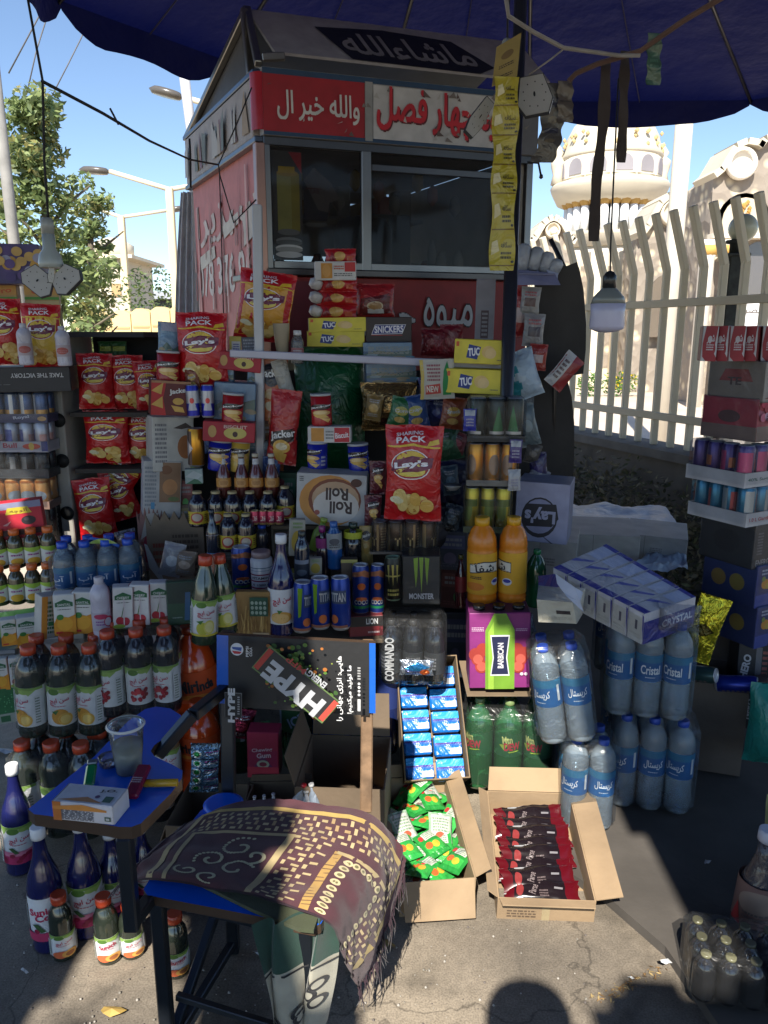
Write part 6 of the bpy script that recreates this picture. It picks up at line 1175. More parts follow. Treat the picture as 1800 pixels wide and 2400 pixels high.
k = boxkit(.05, .12, .05, (.45, .45, .42), [('n', .1, .1, .9, .9, 8, (.02, .10, .05)), ('r', 0, 0, .3, 1, (.62, .25, .03)), ('r', .35, .3, 1, .4, (.02, .16, .06))]); put(k, (.05, .12), (88, 1394, 132, 1490), 2.38, 'juice_carton', 'orange juice carton turned to its printed ingredients side', 'carton', 'orange juice cartons on the bottles', 25, 8)
for i, bx in enumerate(((266, 1372, 312, 1468), (309, 1366, 355, 1460), (350, 1362, 394, 1454))): put(K_cc, (.055, .12), bx, 2.38 + .02 * i, 'juice_carton', 'red cherry juice carton, %s of the three with straws' % ordn(i, 3), 'carton', 'cherry juice cartons', 2, 3)
def yog(bx, Y, lb):
    gb, ps = bottle_parts(.032, .17, WATER, (.5, .48, .56), 'film', (.52, .5, .56), (.2, .5, (.45, .42, .5), [('e', .5, .8, .2, .14, (.45, .03, .1)), ('n', .35, .3, .65, .6, 2, (.25, .1, .3)), ('e', .72, .5, .14, .3, (.4, .02, .06)), ('e', .7, .5, .1, .22, (.45, .42, .5))]), .02); return put(kit(('body', gb, ps)), (.064, .17), bx, Y, 'yogurt_bottle', lb, 'bottle')
yog((222, 1358, 268, 1500), 2.36, 'pinkish white yogurt drink bottle between orange and cherry cartons')
K_jo = juice_big('orange', DGRN); K_jg = juice_big('grape', DBL)
po, pg = packkit(K_jo, 3, 2, .094, .09), packkit(K_jg, 3, 2, .094, .09)
def mkpack(pk, cx, y1, Y, name, lb, rz, ry=0, wr=(.285, .185, .285, .03), sc=1.0, grp=None): return putpack(pk, at(cx, y1, Y), name, lb, 'drinks', wr, grp, (0, ry, rz), scale=sc)
mkpack(po, 158, 1700, 2.29, 'juice_pack', 'shrink-wrapped pack of dark bottles with orange fruit labels, upper left', 8, 2, sc=.97)
mkpack(pg, 336, 1652, 2.34, 'juice_pack', 'shrink-wrapped pack of dark bottles with red grape labels', 10, 0, sc=.93)
o = mkpack(po, 168, 1986, 2.22, 'juice_pack', 'lower shrink-wrapped pack of orange fruit bottles standing on the ground', -6, -1, sc=1.03); o.location.z = .045
mkpack(pg, 330, 1940, 2.3, 'juice_pack', 'lower shrink-wrapped pack of dark bottles hidden behind the desk tablet', -4, 0, sc=1.0).location.z = .05
# orange soda bottles
gm, pm = bottle_parts(.055, .34, SODA, (.55, .06, .008), 'deep', (.4, .05, .01), None, .02)
lm = G(); lm.lathe([(.0555, .15), (.0555, .235)], (.55, .07, .01), 'paper', 22, caps=False); lm.art(cylS(.0555, .15, .235), [('t', 'Miri', .30, .35, .55, .75, 5, .04, (.012, .015, .02)), ('t', 'nda', .56, .38, .75, .72, 5, .04, (.012, .015, .02)), ('e', .5, .2, .2, .08, (.62, .2, .02))], 'paper')
K_mir = kit(('body', gm, pm + [('label', lm)]))
put(K_mir, (.11, .345), (412, 1462, 520, 1745), 2.46, 'soda_bottle', 'big orange soda bottle left of the black poster', 'bottle', 'big orange soda bottles', 10)
put(K_mir, (.11, .345), (425, 1640, 525, 1850), 2.3, 'soda_bottle', 'big orange soda bottle lower down behind the chair arm', 'bottle', 'big orange soda bottles', -30)
for i, (bx, c_, lb, Y) in enumerate((((660, 1560, 735, 1790), (.012, .06, .02), 'dark green soda bottle behind the chair back, left of the blue ones', 2.42), ((700, 1570, 770, 1760), (.01, .10, .30), 'blue soda bottle with a white strip behind the black poster', 2.5), ((745, 1580, 822, 1770), (.01, .05, .22), 'blue soda bottle with an icy label right behind the black poster', 2.4), ((530, 1600, 600, 1800), (.01, .06, .02), 'dark green soda bottle behind the dark chair post', 2.45), ((815, 1600, 880, 1760), (.012, .07, .03), 'dark green soda bottle near the rusty chair post', 2.5), ((882, 1480, 935, 1760), (.01, .02, .09), 'navy soda bottle between chair back and blue sweets carton', 2.5))):
    gs, ps = bottle_parts(.05, .32, SODA, c_, 'deep', (.02, .05, .1), (.4, .65, tuple(x * 1.6 for x in c_), [('t', 'ICE', .35, .3, .65, .7, 25, .03, (.25, .35, .5)), ('r', .12, 0, .2, 1, (.3, .36, .4))]), .02); put(kit(('body', gs, ps)), (.1, .32), bx, Y, 'soda_bottle', lb, 'bottle', 'big soda bottles behind the chair', 30 * i)
# cartons behind the chair
def cart_at(name, lb, px, y1, Y, w, d, h, rz, flaps=(), rx=0, col=(.36, .24, .13), z=None, group=None, extra=()):
    a = at(px, y1, Y); 
    if z is not None: a.z = z
    return thing(name, lb, 'carton', a, (R(rx), 0, R(rz)), group, list(carton(w, d, h, col, flaps)) + list(extra))
CB = (.16, .115, .075); CB_LIT = (.33, .23, .135)  # one cardboard in two copies: shade and sun put into the tone
cart_at('open_carton', 'big dim brown open carton behind the rusty chair post', 812, 1930, 2.12, .26, .3, .30, -4, [('b', .14, 80), ('l', .1, 75)], 0, CB, .03)
cart_at('open_carton', 'open carton holding small white tipped bottles behind the rug', 655, 1950, 2.02, .2, .2, .20, 2, [('b', .02, 85)], 0, CB, .06)
cart_at('open_carton', 'open carton at the left of the dark chair post', 500, 1960, 2.0, .2, .22, .18, -4, [('l', .14, -70)], 0, CB, .08)
ks_ = bkit(bottle_parts(.018, .10, [(.9, 0), (1, .04), (1, .55), (.5, .7), (.35, .8), (.2, 1)], (.42, .42, .44), 'film', (.4, .4, .42), None, .006, .006))
for i, (x, y) in enumerate(((598, 1868), (620, 1866), (642, 1862))): put(ks_, (.036, .1), (x - 13, y, x + 13, y + 62), 2.0, 'glue_bottle', 'small white nozzle bottle, %s in the open carton' % ordn(i, 3), 'bottle', 'nozzle bottles in the carton')
for i, (bx, ry, c_) in enumerate((((668, 1838, 696, 1915), 22, (.4, .4, .42)), ((706, 1855, 736, 1915), 0, (.45, .45, .47)), ((728, 1840, 756, 1915), -6, (.22, .26, .32)))): 
    kq = bkit(bottle_parts(.022, .12, [(.9, 0), (1, .04), (1, .5), (.6, .75), (.35, .85), (.3, 1)], c_, 'film', ((.4, .02, .03), (.4, .4, .4), (.5, .5, .5))[i], None, .01, .01)); put(kq, (.044, .12), bx, 1.98, 'sauce_bottle', ('tilted small bottle with a red cap in the open carton', 'pale cone shaped bottle in the open carton', 'grey blue small bottle at the right of the open carton')[i], 'bottle', None, 0, ry)
k = boxkit(.09, .14, .06, (.30, .015, .05), [('r', .05, .08, .95, .6, (.25, .01, .06)), ('p', [(.1, .15), (.5, .5), (.9, .15)], (.12, .02, .1)), ('t', 'Chewing', .15, .56, .8, .66, 6, .02, (.55, .45, .5)), ('t', 'Gum', .3, .44, .75, .55, 6, .03, (.55, .45, .5)), ('e', .5, .3, .2, .09, (.35, .4, .3)), ('e', .5, .3, .12, .05, (.2, .02, .05)), ('r', 0, 0, 1, .24, (.42, .03, .06))], side=(.36, .14, .16)); put(k, (.09, .14), (585, 1705, 658, 1808), 2.16, 'gum_display', 'pink chewing gum display box behind the chair back', 'box', None, -4)
g = G(); it = []; rg = random.Random(6)
for i in range(5): v = .1 + i * .18; it += [('r', .02, v - .07, .98, v + .07, (.12, .25, .42)), ('e', .22, v, .16, .07, (.45, .5, .48)), ('e', .22, v, .10, .045, (.02, .22, .06)), ('p', [(.45, v - .03), (.95, v), (.95, v + .03), (.5, v)], (.5, .55, .7)), ('p', [(.5, v + .03), (.95, v + .05), (.95, v + .065), (.5, v + .04)], (.35, .05, .3))]
k = bagkit(.1, .15, .03, (.12, .2, .3), it, 5, 'foil'); put(k, (.1, .15), (444, 1742, 512, 1856), 2.05, 'gum_strip', 'shiny foil strip of gum packets standing in the left carton', 'sweets', None, 5, 4)
put(bkit(juice_big('orange', (.3, .2, .1))), (.09, .3), (372, 1690, 425, 1830), 2.2, 'juice_bottle', 'juice bottle with orange slices between tablet and soda', 'bottle')
# --- the tablet-arm chair
DKM = (.05, .06, .075); zt_ = .69; zs = .455
tb = [(66, 1896), (220, 1774), (300, 1690), (340, 1662), (366, 1656), (398, 1660), (424, 1676), (426, 1697), (396, 1722), (362, 1746), (353, 1760), (362, 1773), (404, 1792), (428, 1806), (426, 1824), (402, 1858), (330, 1930), (308, 1938), (280, 1938), (160, 1918), (80, 1908)]
P = [lev(x, y, zt_) for x, y in tb]; BL = (.006, .11, .66); EDG = (.07, .045, .03)
g = G(); g.slab(P, .026, BL, 'gloss', EDG)
seat = [lev(336, 2084, zs), lev(390, 2000, zs), lev(470, 1900, zs), lev(500, 1884, zs), lev(860, 1912, zs), lev(880, 1935, zs), lev(752, 2165, zs), lev(735, 2172, zs), lev(345, 2098, zs)]
gs = G(); gs.slab(seat, .022, BL, 'gloss', EDG)
SA, SB = V((-.49, 1.43, 0)), V((-.16, 1.33, 0)); SC_, SD = V((-.07, 1.66, 0)), V((-.40, 1.73, 0))
def leg(p, q, w=.03): 
    x = G(); x.bar(p, q, w, w, DKM, 'metal'); return ('leg', x)
bt = (V((0, 0, zs - .024)))
pr = [('tablet', g), ('seat', gs)]
for p in (SA, SB): pr.append(leg(p + V((0, 0, .0)), p + bt))
for p, zz_ in ((SC_, 0), (SD, 0)): pr.append(leg(p + V((0, 0, .0)), p + bt))
x = G(); dl, dr = at(522, 1640, 1.76), at(857, 1700, 1.74)
x.bar(V((-.40, 1.765, zs - .02)), V((-.397, 1.825, .87)), .034, .03, DKM, 'metal'); pr.append(('back_post', x))
x = G(); x.bar(V((-.045, 1.71, zs - .02)), V((-.040, 1.79, .86)), .03, .026, (.26, .16, .09), 'rust'); pr.append(('back_post', x, [], 'rusty bare metal back post'))
for (p, q) in ((SA, SD), (SA, SB), (SD, SC_), (SB, SC_)):
    x = G(); x.bar(p + V((0, 0, zs - .038)), q + V((0, 0, zs - .038)), .024, .024, DKM, 'metal'); pr.append(('apron', x))
x = G(); x.bar(SA + V((.012, .02, .03)), SD + V((0, 0, .03)), .022, .022, DKM, 'metal'); pr.append(('stretcher', x))
x = G(); x.bar(SA + V((.02, .02, .14)), SB + V((0, .05, .10)), .016, .016, (.1, .11, .12), 'metal'); pr.append(('stretcher', x))
x = G(); x.bar(SA + V((.0, .0, .02)), SD + V((0, 0, .24)), .022, .022, DKM, 'metal'); pr.append(('brace', x))
tp = lev(280, 1985, zt_ - .03); x = G(); x.bar(V((tp.x, tp.y + .03, .452)), V((tp.x, tp.y + .03, zt_ - .027)), .028, .028, DKM, 'metal'); pr.append(('arm_post', x))
x = G(); x.bar(V((tp.x, tp.y + .03, .468)), SA + V((0, .04, .417)), .026, .026, DKM, 'metal'); pr.append(('arm_brace', x))
x = G(); q0 = V((-.397, 1.78, .735)); q1 = lev(452, 1676, .735); q2 = lev(368, 1770, zt_ - .03); x.bar(q0, q1, .028, .028, DKM, 'metal'); x.bar(q1 + V((0, 0, .003)), q2, .027, .027, DKM, 'metal'); pr.append(('arm_support', x))
g = G(); g.lathe([(.045, 0), (.05, .006), (.04, .01)], BL, 'gloss', 20, Matrix.Translation(V((-.40, 1.70, zs + .001))), sq=None)
pr.append(('seat_cap', g))
# backrest board with black poster
b00, b10, b11, b01 = at(508, 1648, 1.765), at(880, 1672, 1.735), at(880, 1508, 1.755), at(508, 1488, 1.785)
x = G(); x.slab([b00, b10, b11, b01], .018, (.008, .10, .48), 'gloss', EDG, axis=V((0, 1, 0))); 
pr.append(('backrest', x))
HY = G()
def Sb(u, v, h): return b00.lerp(b10, .075 + .885 * u).lerp(b01.lerp(b11, .075 + .885 * u), -.03 + 1.04 * v) + V((0, -h - .002, 0))
Sb.asp = .54; Sb.n = (1, 1)
rg = random.Random(12); sp = []
for _ in range(230):
    t = rg.uniform(-1, 1); o_ = rg.gauss(0, .17); cx = .50 + t * .22 + o_ * .75; cy = .52 - t * .40 + o_ * 1.1
    if .28 < cx < .78 and .03 < cy < .97: s_ = rg.uniform(.006, .024) * (1.2 if abs(o_) < .12 else .7); sp.append(('e', cx, cy, s_, s_ * 1.7, rg.choice([(.07, .16, .02), (.12, .22, .03), (.35, .12, .02), (.04, .10, .02), (.2, .24, .04)])))
def rot(pts, c=(.50, .49), a=52):
    o = []
    for x_, y_ in pts:
        X = x_ * math.cos(R(a)) - y_ * math.sin(R(a)); Y_ = x_ * math.sin(R(a)) + y_ * math.cos(R(a)); o.append((c[0] + X, c[1] + Y_ / .54))
    return o
cx, cy = .50, .49
HY.art(Sb, [('r', 0, 0, 1, 1, (.012, .012, .013))] + sp + [
    ('p', rot([(-.105, -.31), (.105, -.31), (.105, .31), (-.105, .31)]), (.10, .16, .05)), ('p', rot([(-.095, -.29), (.095, -.29), (.095, .29), (-.095, .29)]), (.015, .015, .016)),
    ('p', rot([(-.09, -.305), (.09, -.305), (.09, -.265), (-.09, -.265)]), (.45, .06, .04)), ('p', rot([(-.09, .265), (.09, .265), (.09, .305), (-.09, .305)]), (.35, .03, .02)),
    ('t', 'HYPE', .245, .30, .715, .58, 142, .05, (.42, .43, .45)), ('t', 'ENERGY', .535, .56, .725, .65, 142, .03, (.45, .46, .48)), ('t', 'MFP', .42, .72, .58, .80, 142, .02, (.40, .05, .04)),
    ('e', .09, .93, .045, .085, (.6, .62, .66)), ('p', [(.055, .96), (.125, .96), (.12, .91), (.06, .93)], (.03, .08, .3)), ('p', [(.055, .91), (.125, .9), (.11, .87), (.07, .87)], (.4, .02, .03)), ('t', 'PEPSI', .125, .89, .20, .925, 90, .02, (.6, .6, .6)), ('t', 'COLA', .155, .89, .22, .925, 90, .02, (.6, .6, .6)),
    ('r', .005, .0, .125, .34, (.16, .16, .16)), ('r', .008, .0, .122, .33, (.012, .012, .013)), ('t', 'HYPE', -.075, .12, .18, .21, 90, .05, (.6, .6, .6)), ('n', .095, .04, .11, .3, 8, (.4, .4, .4)),
    ('t', 'هایپ: انرژی جهانی را', .57, .44, 1.04, .53, 90, .025, (.66, .66, .66)), ('t', 'ما تولید میکنیم!', .70, .44, 1.05, .52, 90, .025, (.66, .66, .66)), ('r', .925, .20, .945, .36, (.6, .6, .6))] + [('e', .935, .42 + i * .05, .009, .017, (.6, .6, .6)) for i in range(4)] + [('n', .925, .62, .945, .8, 5, (.4, .4, .4))], 'paper', .0012, .0003)
pr.append(('poster', HY, [], 'black drink poster with a tilted can and white Persian lines'))
thing('tablet_chair', 'blue school chair with writing tablet and a black poster as its back', 'chair', parts=pr)
# things on the tablet
zt2 = zt_ + .001
g = G(); g.lathe([(.024, 0), (.034, .095), (.036, .097), (.033, .095)], (.80, .84, .86), 'clear', 22, caps=False); q = G(); q.lathe([(.0235, .001), (.0295, .058), (.001, .058)], (.44, .46, .36), 'gloss', 20); r_ = G(); r_.lathe([(.034, .094), (.037, .097), (.034, .1)], (.5, .54, .56), 'gloss', 22, caps=False)
g.lathe([(.024, 0), (.001, .0)], (.6, .62, .6), 'clear', 22, caps=False)
thing('plastic_cup', 'clear plastic cup half full of pale drink on the blue tablet', 'cup', lev(303, 1805, zt2), parts=[('cup', g), ('drink', q), ('rim', r_)]).scale = (1.1,) * 3
g = G(); g.lathe([(.022, 0), (.024, .018), (.022, .019)], (.70, .74, .80), 'clear', 18); solo('cup_lid', g, 'low clear lid standing on the tablet left behind the cup', 'lid', loc=lev(258, 1790, zt2))
g = G(); g.box(-.011, .011, -.005, .005, 0, .055, (.01, .20, .06), 'deep', .004); q = G(); q.box(-.010, .010, -.005, .005, .055, .068, (.25, .27, .27), 'metal', .002); thing('lighter', 'green gas lighter lying on the blue tablet', 'lighter', lev(208, 1842, zt2 + .006), (R(-72), 0, R(12)), parts=[('body', g), ('hood', q)])
g = G(); g.box(-.014, .014, -.007, .007, 0, .085, (.16, .006, .03), 'gloss', .004); S_ = lambda u, v, h: V((-.012 + .024 * u, -.007 - h, .03 + .02 * v)); S_.asp = .8; g.art(S_, [('n', .1, .1, .9, .9, 3, (.5, .4, .42))], 'gloss'); solo('maroon_tin', g, 'narrow maroon chewing gum tin lying across the tablet', 'tin', loc=lev(306, 1870, zt2 + .008), rot=(R(-75), 0, R(-4)))
g = G(); g.lathe([(.008, 0), (.008, .085), (.007, .086)], (.50, .30, .02), 'gloss', 12); q = G(); q.lathe([(.0082, .0), (.0082, .018)], (.02, .02, .02), 'gloss', 12); thing('yellow_marker', 'yellow marker pen pointing right on the tablet', 'pen', lev(318, 1836, zt2 + .009), (0, R(90), R(2)), parts=[('barrel', g), ('band', q)])
k = boxkit(.12, .035, .065, (.62, .60, .62), [('r', 0, 0, .14, 1, (.5, .16, .03)), ('p', [(0, .75), (.5, .95), (.9, .75), (.9, .65), (0, .6)], (.62, .25, .05)), ('n', .14, .1, .68, .62, 8, (.06, .05, .05)), ('r', .86, .2, .96, .42, (.05, .1, .06)), ('r', .88, .25, .94, .37, (.5, .5, .5))], side=(.6, .6, .62), titems=[('p', [(.05, .1), (.5, .35), (.8, .1)], (.5, .22, .08)), ('e', .65, .4, .04, .08, (.1, .05, .12)), ('r', .78, .15, .92, .45, (.05, .12, .08)), ('t', 'J.O.', .62, .62, .9, .8, 8, .03, (.05, .04, .05))])
o = solo('lying_juice_carton', k[0][1], 'orange and white juice carton lying on its side on the tablet', 'carton', loc=lev(216, 1905, zt2), rot=(0, 0, R(-9))); o.scale = (1.03, .95, 1.15)
# --- woven rug over the seat
NET = [[(296, 2066, .40), (372, 2062, .478), (480, 2078, .482), (600, 2104, .484), (765, 2160, .478), (800, 2240, .33), (838, 2318, .16)],
       [(330, 2030, .44), (400, 2015, .478), (520, 2020, .486), (650, 2040, .488), (800, 2090, .482), (856, 2180, .36), (872, 2240, .22)],
       [(378, 1985, .46), (450, 1955, .478), (570, 1950, .488), (710, 1962, .490), (850, 2005, .480), (902, 2080, .37), (905, 2150, .26)],
       [(436, 1935, .46), (520, 1896, .478), (620, 1876, .488), (740, 1886, .490), (868, 1915, .478), (934, 1985, .40), (945, 2050, .33)]]
NP = [[lev(*p) for p in r_] for r_ in NET]
def cr(p0, p1, p2, p3, t): return .5 * ((2 * p1) + (p2 - p0) * t + (2 * p0 - 5 * p1 + 4 * p2 - p3) * t * t + (3 * p1 - p0 - 3 * p2 + p3) * t * t * t)
def ev(u, v):
    nu_, nv_ = 6, 3; a = min(max(u, 0) * nu_, nu_ - 1e-6); i = int(a); fu = a - i; b = min(max(v, 0) * nv_, nv_ - 1e-6); j = int(b); fv = b - j
    R_ = [cr(*[NP[min(max(j + dj, 0), nv_)][min(max(i + di, 0), nu_)] for di in (-1, 0, 1, 2)], fu) for dj in (-1, 0, 1, 2)]
    return cr(*R_, fv)
def Srug(u, v, h):
    p = ev(u, v); d1 = ev(min(u + .01, 1), v) - ev(max(u - .01, 0), v); d2 = ev(u, min(v + .01, 1)) - ev(u, max(v - .01, 0)); n = d1.cross(d2).normalized()
    return p + n * (h + .008 * noise.noise(V((u * 7, v * 5, 2))) + .006 * abs(noise.noise(V((u * 15 + v * 6, v * 4, 8)))) * (1 + 1.5 * (u > .7)) + .004)
Srug.n = (26, 16); Srug.asp = .55
RG = (.075, .022, .030); GO = (.50, .34, .09); GO2 = (.42, .32, .16)
g = G(); g.grid(lambda u, v: Srug(u, v, 0), 60, 34, RG, 'cloth'); g.grid(lambda u, v: Srug(1 - u, v, -.006), 60, 34, (.03, .012, .02), 'cloth')
it = [('r', .12, .86, .90, .90, GO), ('r', .12, .0, .145, .86, GO2), ('r', .88, .06, .90, .86, GO), ('r', .18, .62, .50, .645, GO2), ('r', .465, .0, .485, .645, GO2), ('r', .18, .0, .195, .64, GO2)]
rg = random.Random(4)
for j in range(4):
    for i in range(28):   # woven border along the back
        u = .165 + i * .0255 + (j % 2) * .012; v = .665 + j * .047
        it.append(('r', u, v, u + (.016 if (i + j) % 2 else .009), v + (.02 if (i + j) % 2 else .04), rg.choice([GO2, (.55, .42, .22), (.4, .26, .12)])))
for j in range(14):
    for i in range(3):    # woven band going to the front
        u = .495 + i * .028 + (j % 2) * .01; v = .02 + j * .046; it.append(('r', u, v, u + (.02 if (i + j) % 2 else .01), v + (.018 if (i + j) % 2 else .034), rg.choice([GO2, (.5, .38, .2)])))
        u = .80 + i * .026 + (j % 2) * .01; it.append(('r', u, v + .03, u + (.018 if (i + j) % 2 else .009), v + (.05 if (i + j) % 2 else .064), rg.choice([GO2, (.5, .38, .2)])))
it.append(('r', .595, .0, .615, .60, (.42, .25, .07)))
for j in range(16): it.append(('p', [(.595, .01 + j * .037), (.615, .03 + j * .037), (.615, .038 + j * .037), (.595, .018 + j * .037)], (.10, .05, .03)))
it.append(('r', .60, .585, .80, .61, GO2))
for j in range(9): it += [('e', .640, .05 + j * .062, .014, .024, (.55, .46, .26)), ('e', .640, .05 + j * .062, .007, .012, (.16, .14, .06))]
for i in range(5): it += [('e', .665 + i * .026, .55, .012, .022, (.55, .46, .26)), ('e', .665 + i * .026, .55, .006, .011, (.16, .14, .06))]
for j in range(9): it += [('e', .782, .50 - j * .06, .010, .024, (.55, .46, .26)), ('e', .782, .50 - j * .06, .005, .012, (.16, .14, .06))]
def swirl(cu, cv, r0, turns, a0, sg=1):
    o = []; n = 26
    for i in range(n):
        t = i / n; r_ = r0 * (1 - .8 * t); a = a0 + sg * turns * 6.283 * t; o.append(('e', cu + r_ * math.cos(a) * .55, cv + r_ * math.sin(a), .0055, .010, (.46, .42, .26)))
    return o
it += swirl(.36, .48, .11, 1.1, 1.2) + swirl(.30, .33, .09, 1.2, 3.5, -1) + swirl(.39, .25, .10, .9, .6) + swirl(.25, .17, .08, 1.1, 2.4) + swirl(.33, .12, .08, 1.0, 5.0, -1) + swirl(.42, .40, .07, .9, 4.2)
g.art(Srug, it, 'cloth', .0012, .0)
# tassels
rg = random.Random(9); ta = G(); tb_ = G()
for i in range(46):
    u = .985; v = i / 45; p = Srug(u, v, 0); ta.tube([p, p + V((rg.uniform(-.008, .012), rg.uniform(-.008, .008), -.028)), p + V((rg.uniform(-.012, .02), rg.uniform(-.012, .012), -.055 - rg.random() * .03))], .0022, (.03, .012, .02), 'cloth', 4, .0008)
    p = Srug(.01, v, 0); tb_.tube([p, p + V((-.02, -.004, -.012)), p + V((-.035 - rg.random() * .012, -.008, -.04))], .0022, (.05, .018, .03), 'cloth', 4, .0008)
thing('woven_rug', 'dark maroon woven rug with golden border and scrolls draped over the seat', 'rug', parts=[('cloth', g), ('fringe', ta), ('fringe', tb_)])
# green black and white cloth hanging under the rug
def sc2(u, v):
    top = V((-.26 + .20 * u, 1.30 + .10 * u, .472)); z_ = .472 - .46 * v; w = .55 + .45 * math.cos(v * 2.2) ** 2
    return V((-.175 + (u - .5) * .17 * w + .05 * v * 0 + .012 * math.sin(u * 12 + v * 5), 1.285 + .045 * u - .01 * v + .014 * math.sin(u * 14), z_))
g = G(); g.grid(sc2, 26, 40, lambda u, v: (.012, .05, .035) if v < .26 or .60 < v < .76 else ((.36, .34, .27) if v < .60 or v > .8 else BK), 'cloth')
Sc = lambda u, v, h: sc2(u, 1 - v) + V((-.1, -1, 0)).normalized() * (h + .002); Sc.n = (8, 20); Sc.asp = 2.2
rg = random.Random(2); it = [('r', 0, .395, 1, .405, BK), ('r', 0, .73, 1, .74, BK)]
for _ in range(11): cx, cy = rg.uniform(.12, .88), rg.uniform(.46, .66); it += [('e', cx, cy, .09, .03, BK), ('e', cx, cy, .055, .018, (.36, .34, .27))]
for i in range(9): it += [('r', .05 + i * .11, .03, .075 + i * .11, .17, BK)]
g.art(Sc, it, 'cloth', .001, .0002)
g.slab([lev(468, 2070, .466), lev(620, 2090, .466), lev(745, 2150, .466), lev(735, 2180, .466), lev(700, 2176, .466), lev(590, 2130, .466)], .008, (.05, .06, .025), 'cloth')
solo('patterned_shawl', g, 'green shawl with black and white bands hanging from the seat corner', 'shawl')
# --- lit cartons on the ground
def lid_at(pts, z): return [lev(x, y, z) for x, y in pts]
ca = lev(1010, 2165, .0); L_ = .50
# sweets in green bags
cg = thing('sweets_carton', 'open brown carton full of green sweet bags on the ground', 'carton', (ca.x - .005, ca.y + .27, .012), (R(4), 0, R(6)), parts=carton(.215, .47, .12, CB_LIT, [('f', .105, -62), ('l', .085, 12), ('r', .05, 30), ('b', .04, 60)], items=[('r', .44, 0, .56, 1, (.38, .30, .17)), ('n', .08, .25, .36, .5, 2, (.12, .08, .05))]))
GS = [('r', .1, .15, .9, .5, (.04, .36, .06)), ('e', .3, .4, .16, .12, (.6, .12, .03)), ('e', .6, .35, .16, .12, (.6, .4, .04)), ('r', .3, .6, .85, .9, (.55, .55, .5)), ('n', .35, .62, .8, .88, 4, (.2, .3, .2)), ('e', .2, .75, .1, .1, (.55, .04, .04))]
K_gs = [bagkit(.075, .10, .022, c_, GS if i != 1 else [('r', .1, .1, .9, .9, (.55, .55, .5)), ('n', .15, .3, .85, .8, 5, (.2, .3, .2)), ('e', .5, .2, .2, .1, (.5, .1, .05))], i + 90) for i, c_ in enumerate(((.03, .34, .06), (.3, .42, .3), (.02, .24, .04)))]
rg = random.Random(21); Mg = Matrix.Translation((ca.x - .005, ca.y + .27, .012)) @ Matrix.Rotation(R(6), 4, 'Z') @ Matrix.Rotation(R(4), 4, 'X')
n_ = 0
for lay in range(3):
    for j in range(6):
        for i in range(2):
            x, y = -.045 + .09 * i + rg.uniform(-.012, .012), -.175 + .068 * j + rg.uniform(-.012, .012); p = Mg @ V((x, y, .03 + .028 * lay)); n_ += 1
            o = solo('sweet_bag', K_gs[rg.choice((0, 0, 1, 2))][0][1], 'small green sweet bag lying among the others in the front left carton', 'sweets', 'green sweet bags heaped in the carton', loc=p, rot=(R(rg.uniform(-100, -60)), R(rg.uniform(-12, 12)), R(rg.uniform(-60, 60))))
# dark red chocolate sachets
cb = lev(1268, 2150, 0.0); Mb = Matrix.Translation((cb.x + .02, cb.y + .20, .010)) @ Matrix.Rotation(R(-3), 4, 'Z') @ Matrix.Rotation(R(9), 4, 'X')
thing('snack_carton', 'open brown carton of dark red shiny packets on the ground', 'carton', (cb.x + .02, cb.y + .20, .010), (R(9), 0, R(-3)), parts=carton(.27, .42, .10, CB_LIT, [('f', .03, 15), ('r', .075, 12), ('l', .035, 40), ('b', .075, 45)], items=[('n', .1, .3, .4, .6, 3, (.12, .08, .05)), ('r', .46, 0, .54, 1, (.38, .30, .17))]))
K_rb = bagkit(.225, .072, .03, lambda u, v: (.085, .003, .007) if (u < .14 or u > .84) else (.010, .006, .008), [('e', .2, .5, .05, .25, (.22, .03, .03)), ('t', 'Parse', .32, .35, .44, .65, 70, .01, (.2, .16, .16)), ('r', .66, .52, .78, .6, (.2, .19, .2)), ('n', .46, .2, .58, .5, 3, (.12, .09, .09))], 95, 'gloss')
for i in range(8):
    p = Mb @ V((rg.uniform(-.012, .012), -.175 + .040 * i, .042 + .006 * (i % 2))); solo('snack_packet', K_rb[0][1], 'dark red shiny packet, number %d counted from the open front of the carton' % (i + 1) if 0 < i < 7 else ('dark red shiny packet nearest the open front of the carton' if i == 0 else 'dark red shiny packet farthest back in the carton'), 'snack', 'dark red packets in the right carton', loc=p, rot=(R(-62 + rg.uniform(-8, 8)), 0, R(rg.uniform(-7, 7))))
# blue biscuit packs in a tilted carton
Q = [at(934, 1842, 2.26), at(1118, 1832, 2.26)]; tl = R(50); Mc = Matrix.Translation((Q[0] + Q[1]) / 2 + V((0, .035, -.01))) @ Matrix.Rotation(R(6), 4, 'Z') @ Matrix.Rotation(tl, 4, 'X')
o = thing('biscuit_carton', 'tilted open carton packed with blue biscuit packets in two columns', 'carton', parts=[(n, q) for n, q in [(p[0], p[1]) for p in carton(.22, .42, .09, (.20, .14, .08), [])]])
o.matrix_world = Mc @ Matrix.Translation((0, .21, -.07)); o.rotation_mode = 'XYZ'
K_bp = boxkit(.096, .034, .076, (.01, .20, .62), [], ch=.006, mt='film')
g = G(); g.box(-.048, .048, -.036, .036, 0, .034, (.008, .15, .50), 'film', .006)
St = lambda u, v, h: V((-.048 + .096 * u, -.036 + .072 * v, .034 + h)); St.asp = .75
g.art(St, [('r', .02, .50, .98, .62, (.05, .03, .22)), ('r', .02, .62, .98, .95, (.02, .30, .72)), ('r', .56, .08, .96, .36, (.62, .62, .60)), ('n', .60, .1, .75, .34, 5, (.2, .2, .22))] + [('e', .06 + i * .07, .50, .03, .05, (.02, .12, .5)) for i in range(13)], 'film')
K_bp = g.mesh('biscuit_packet')
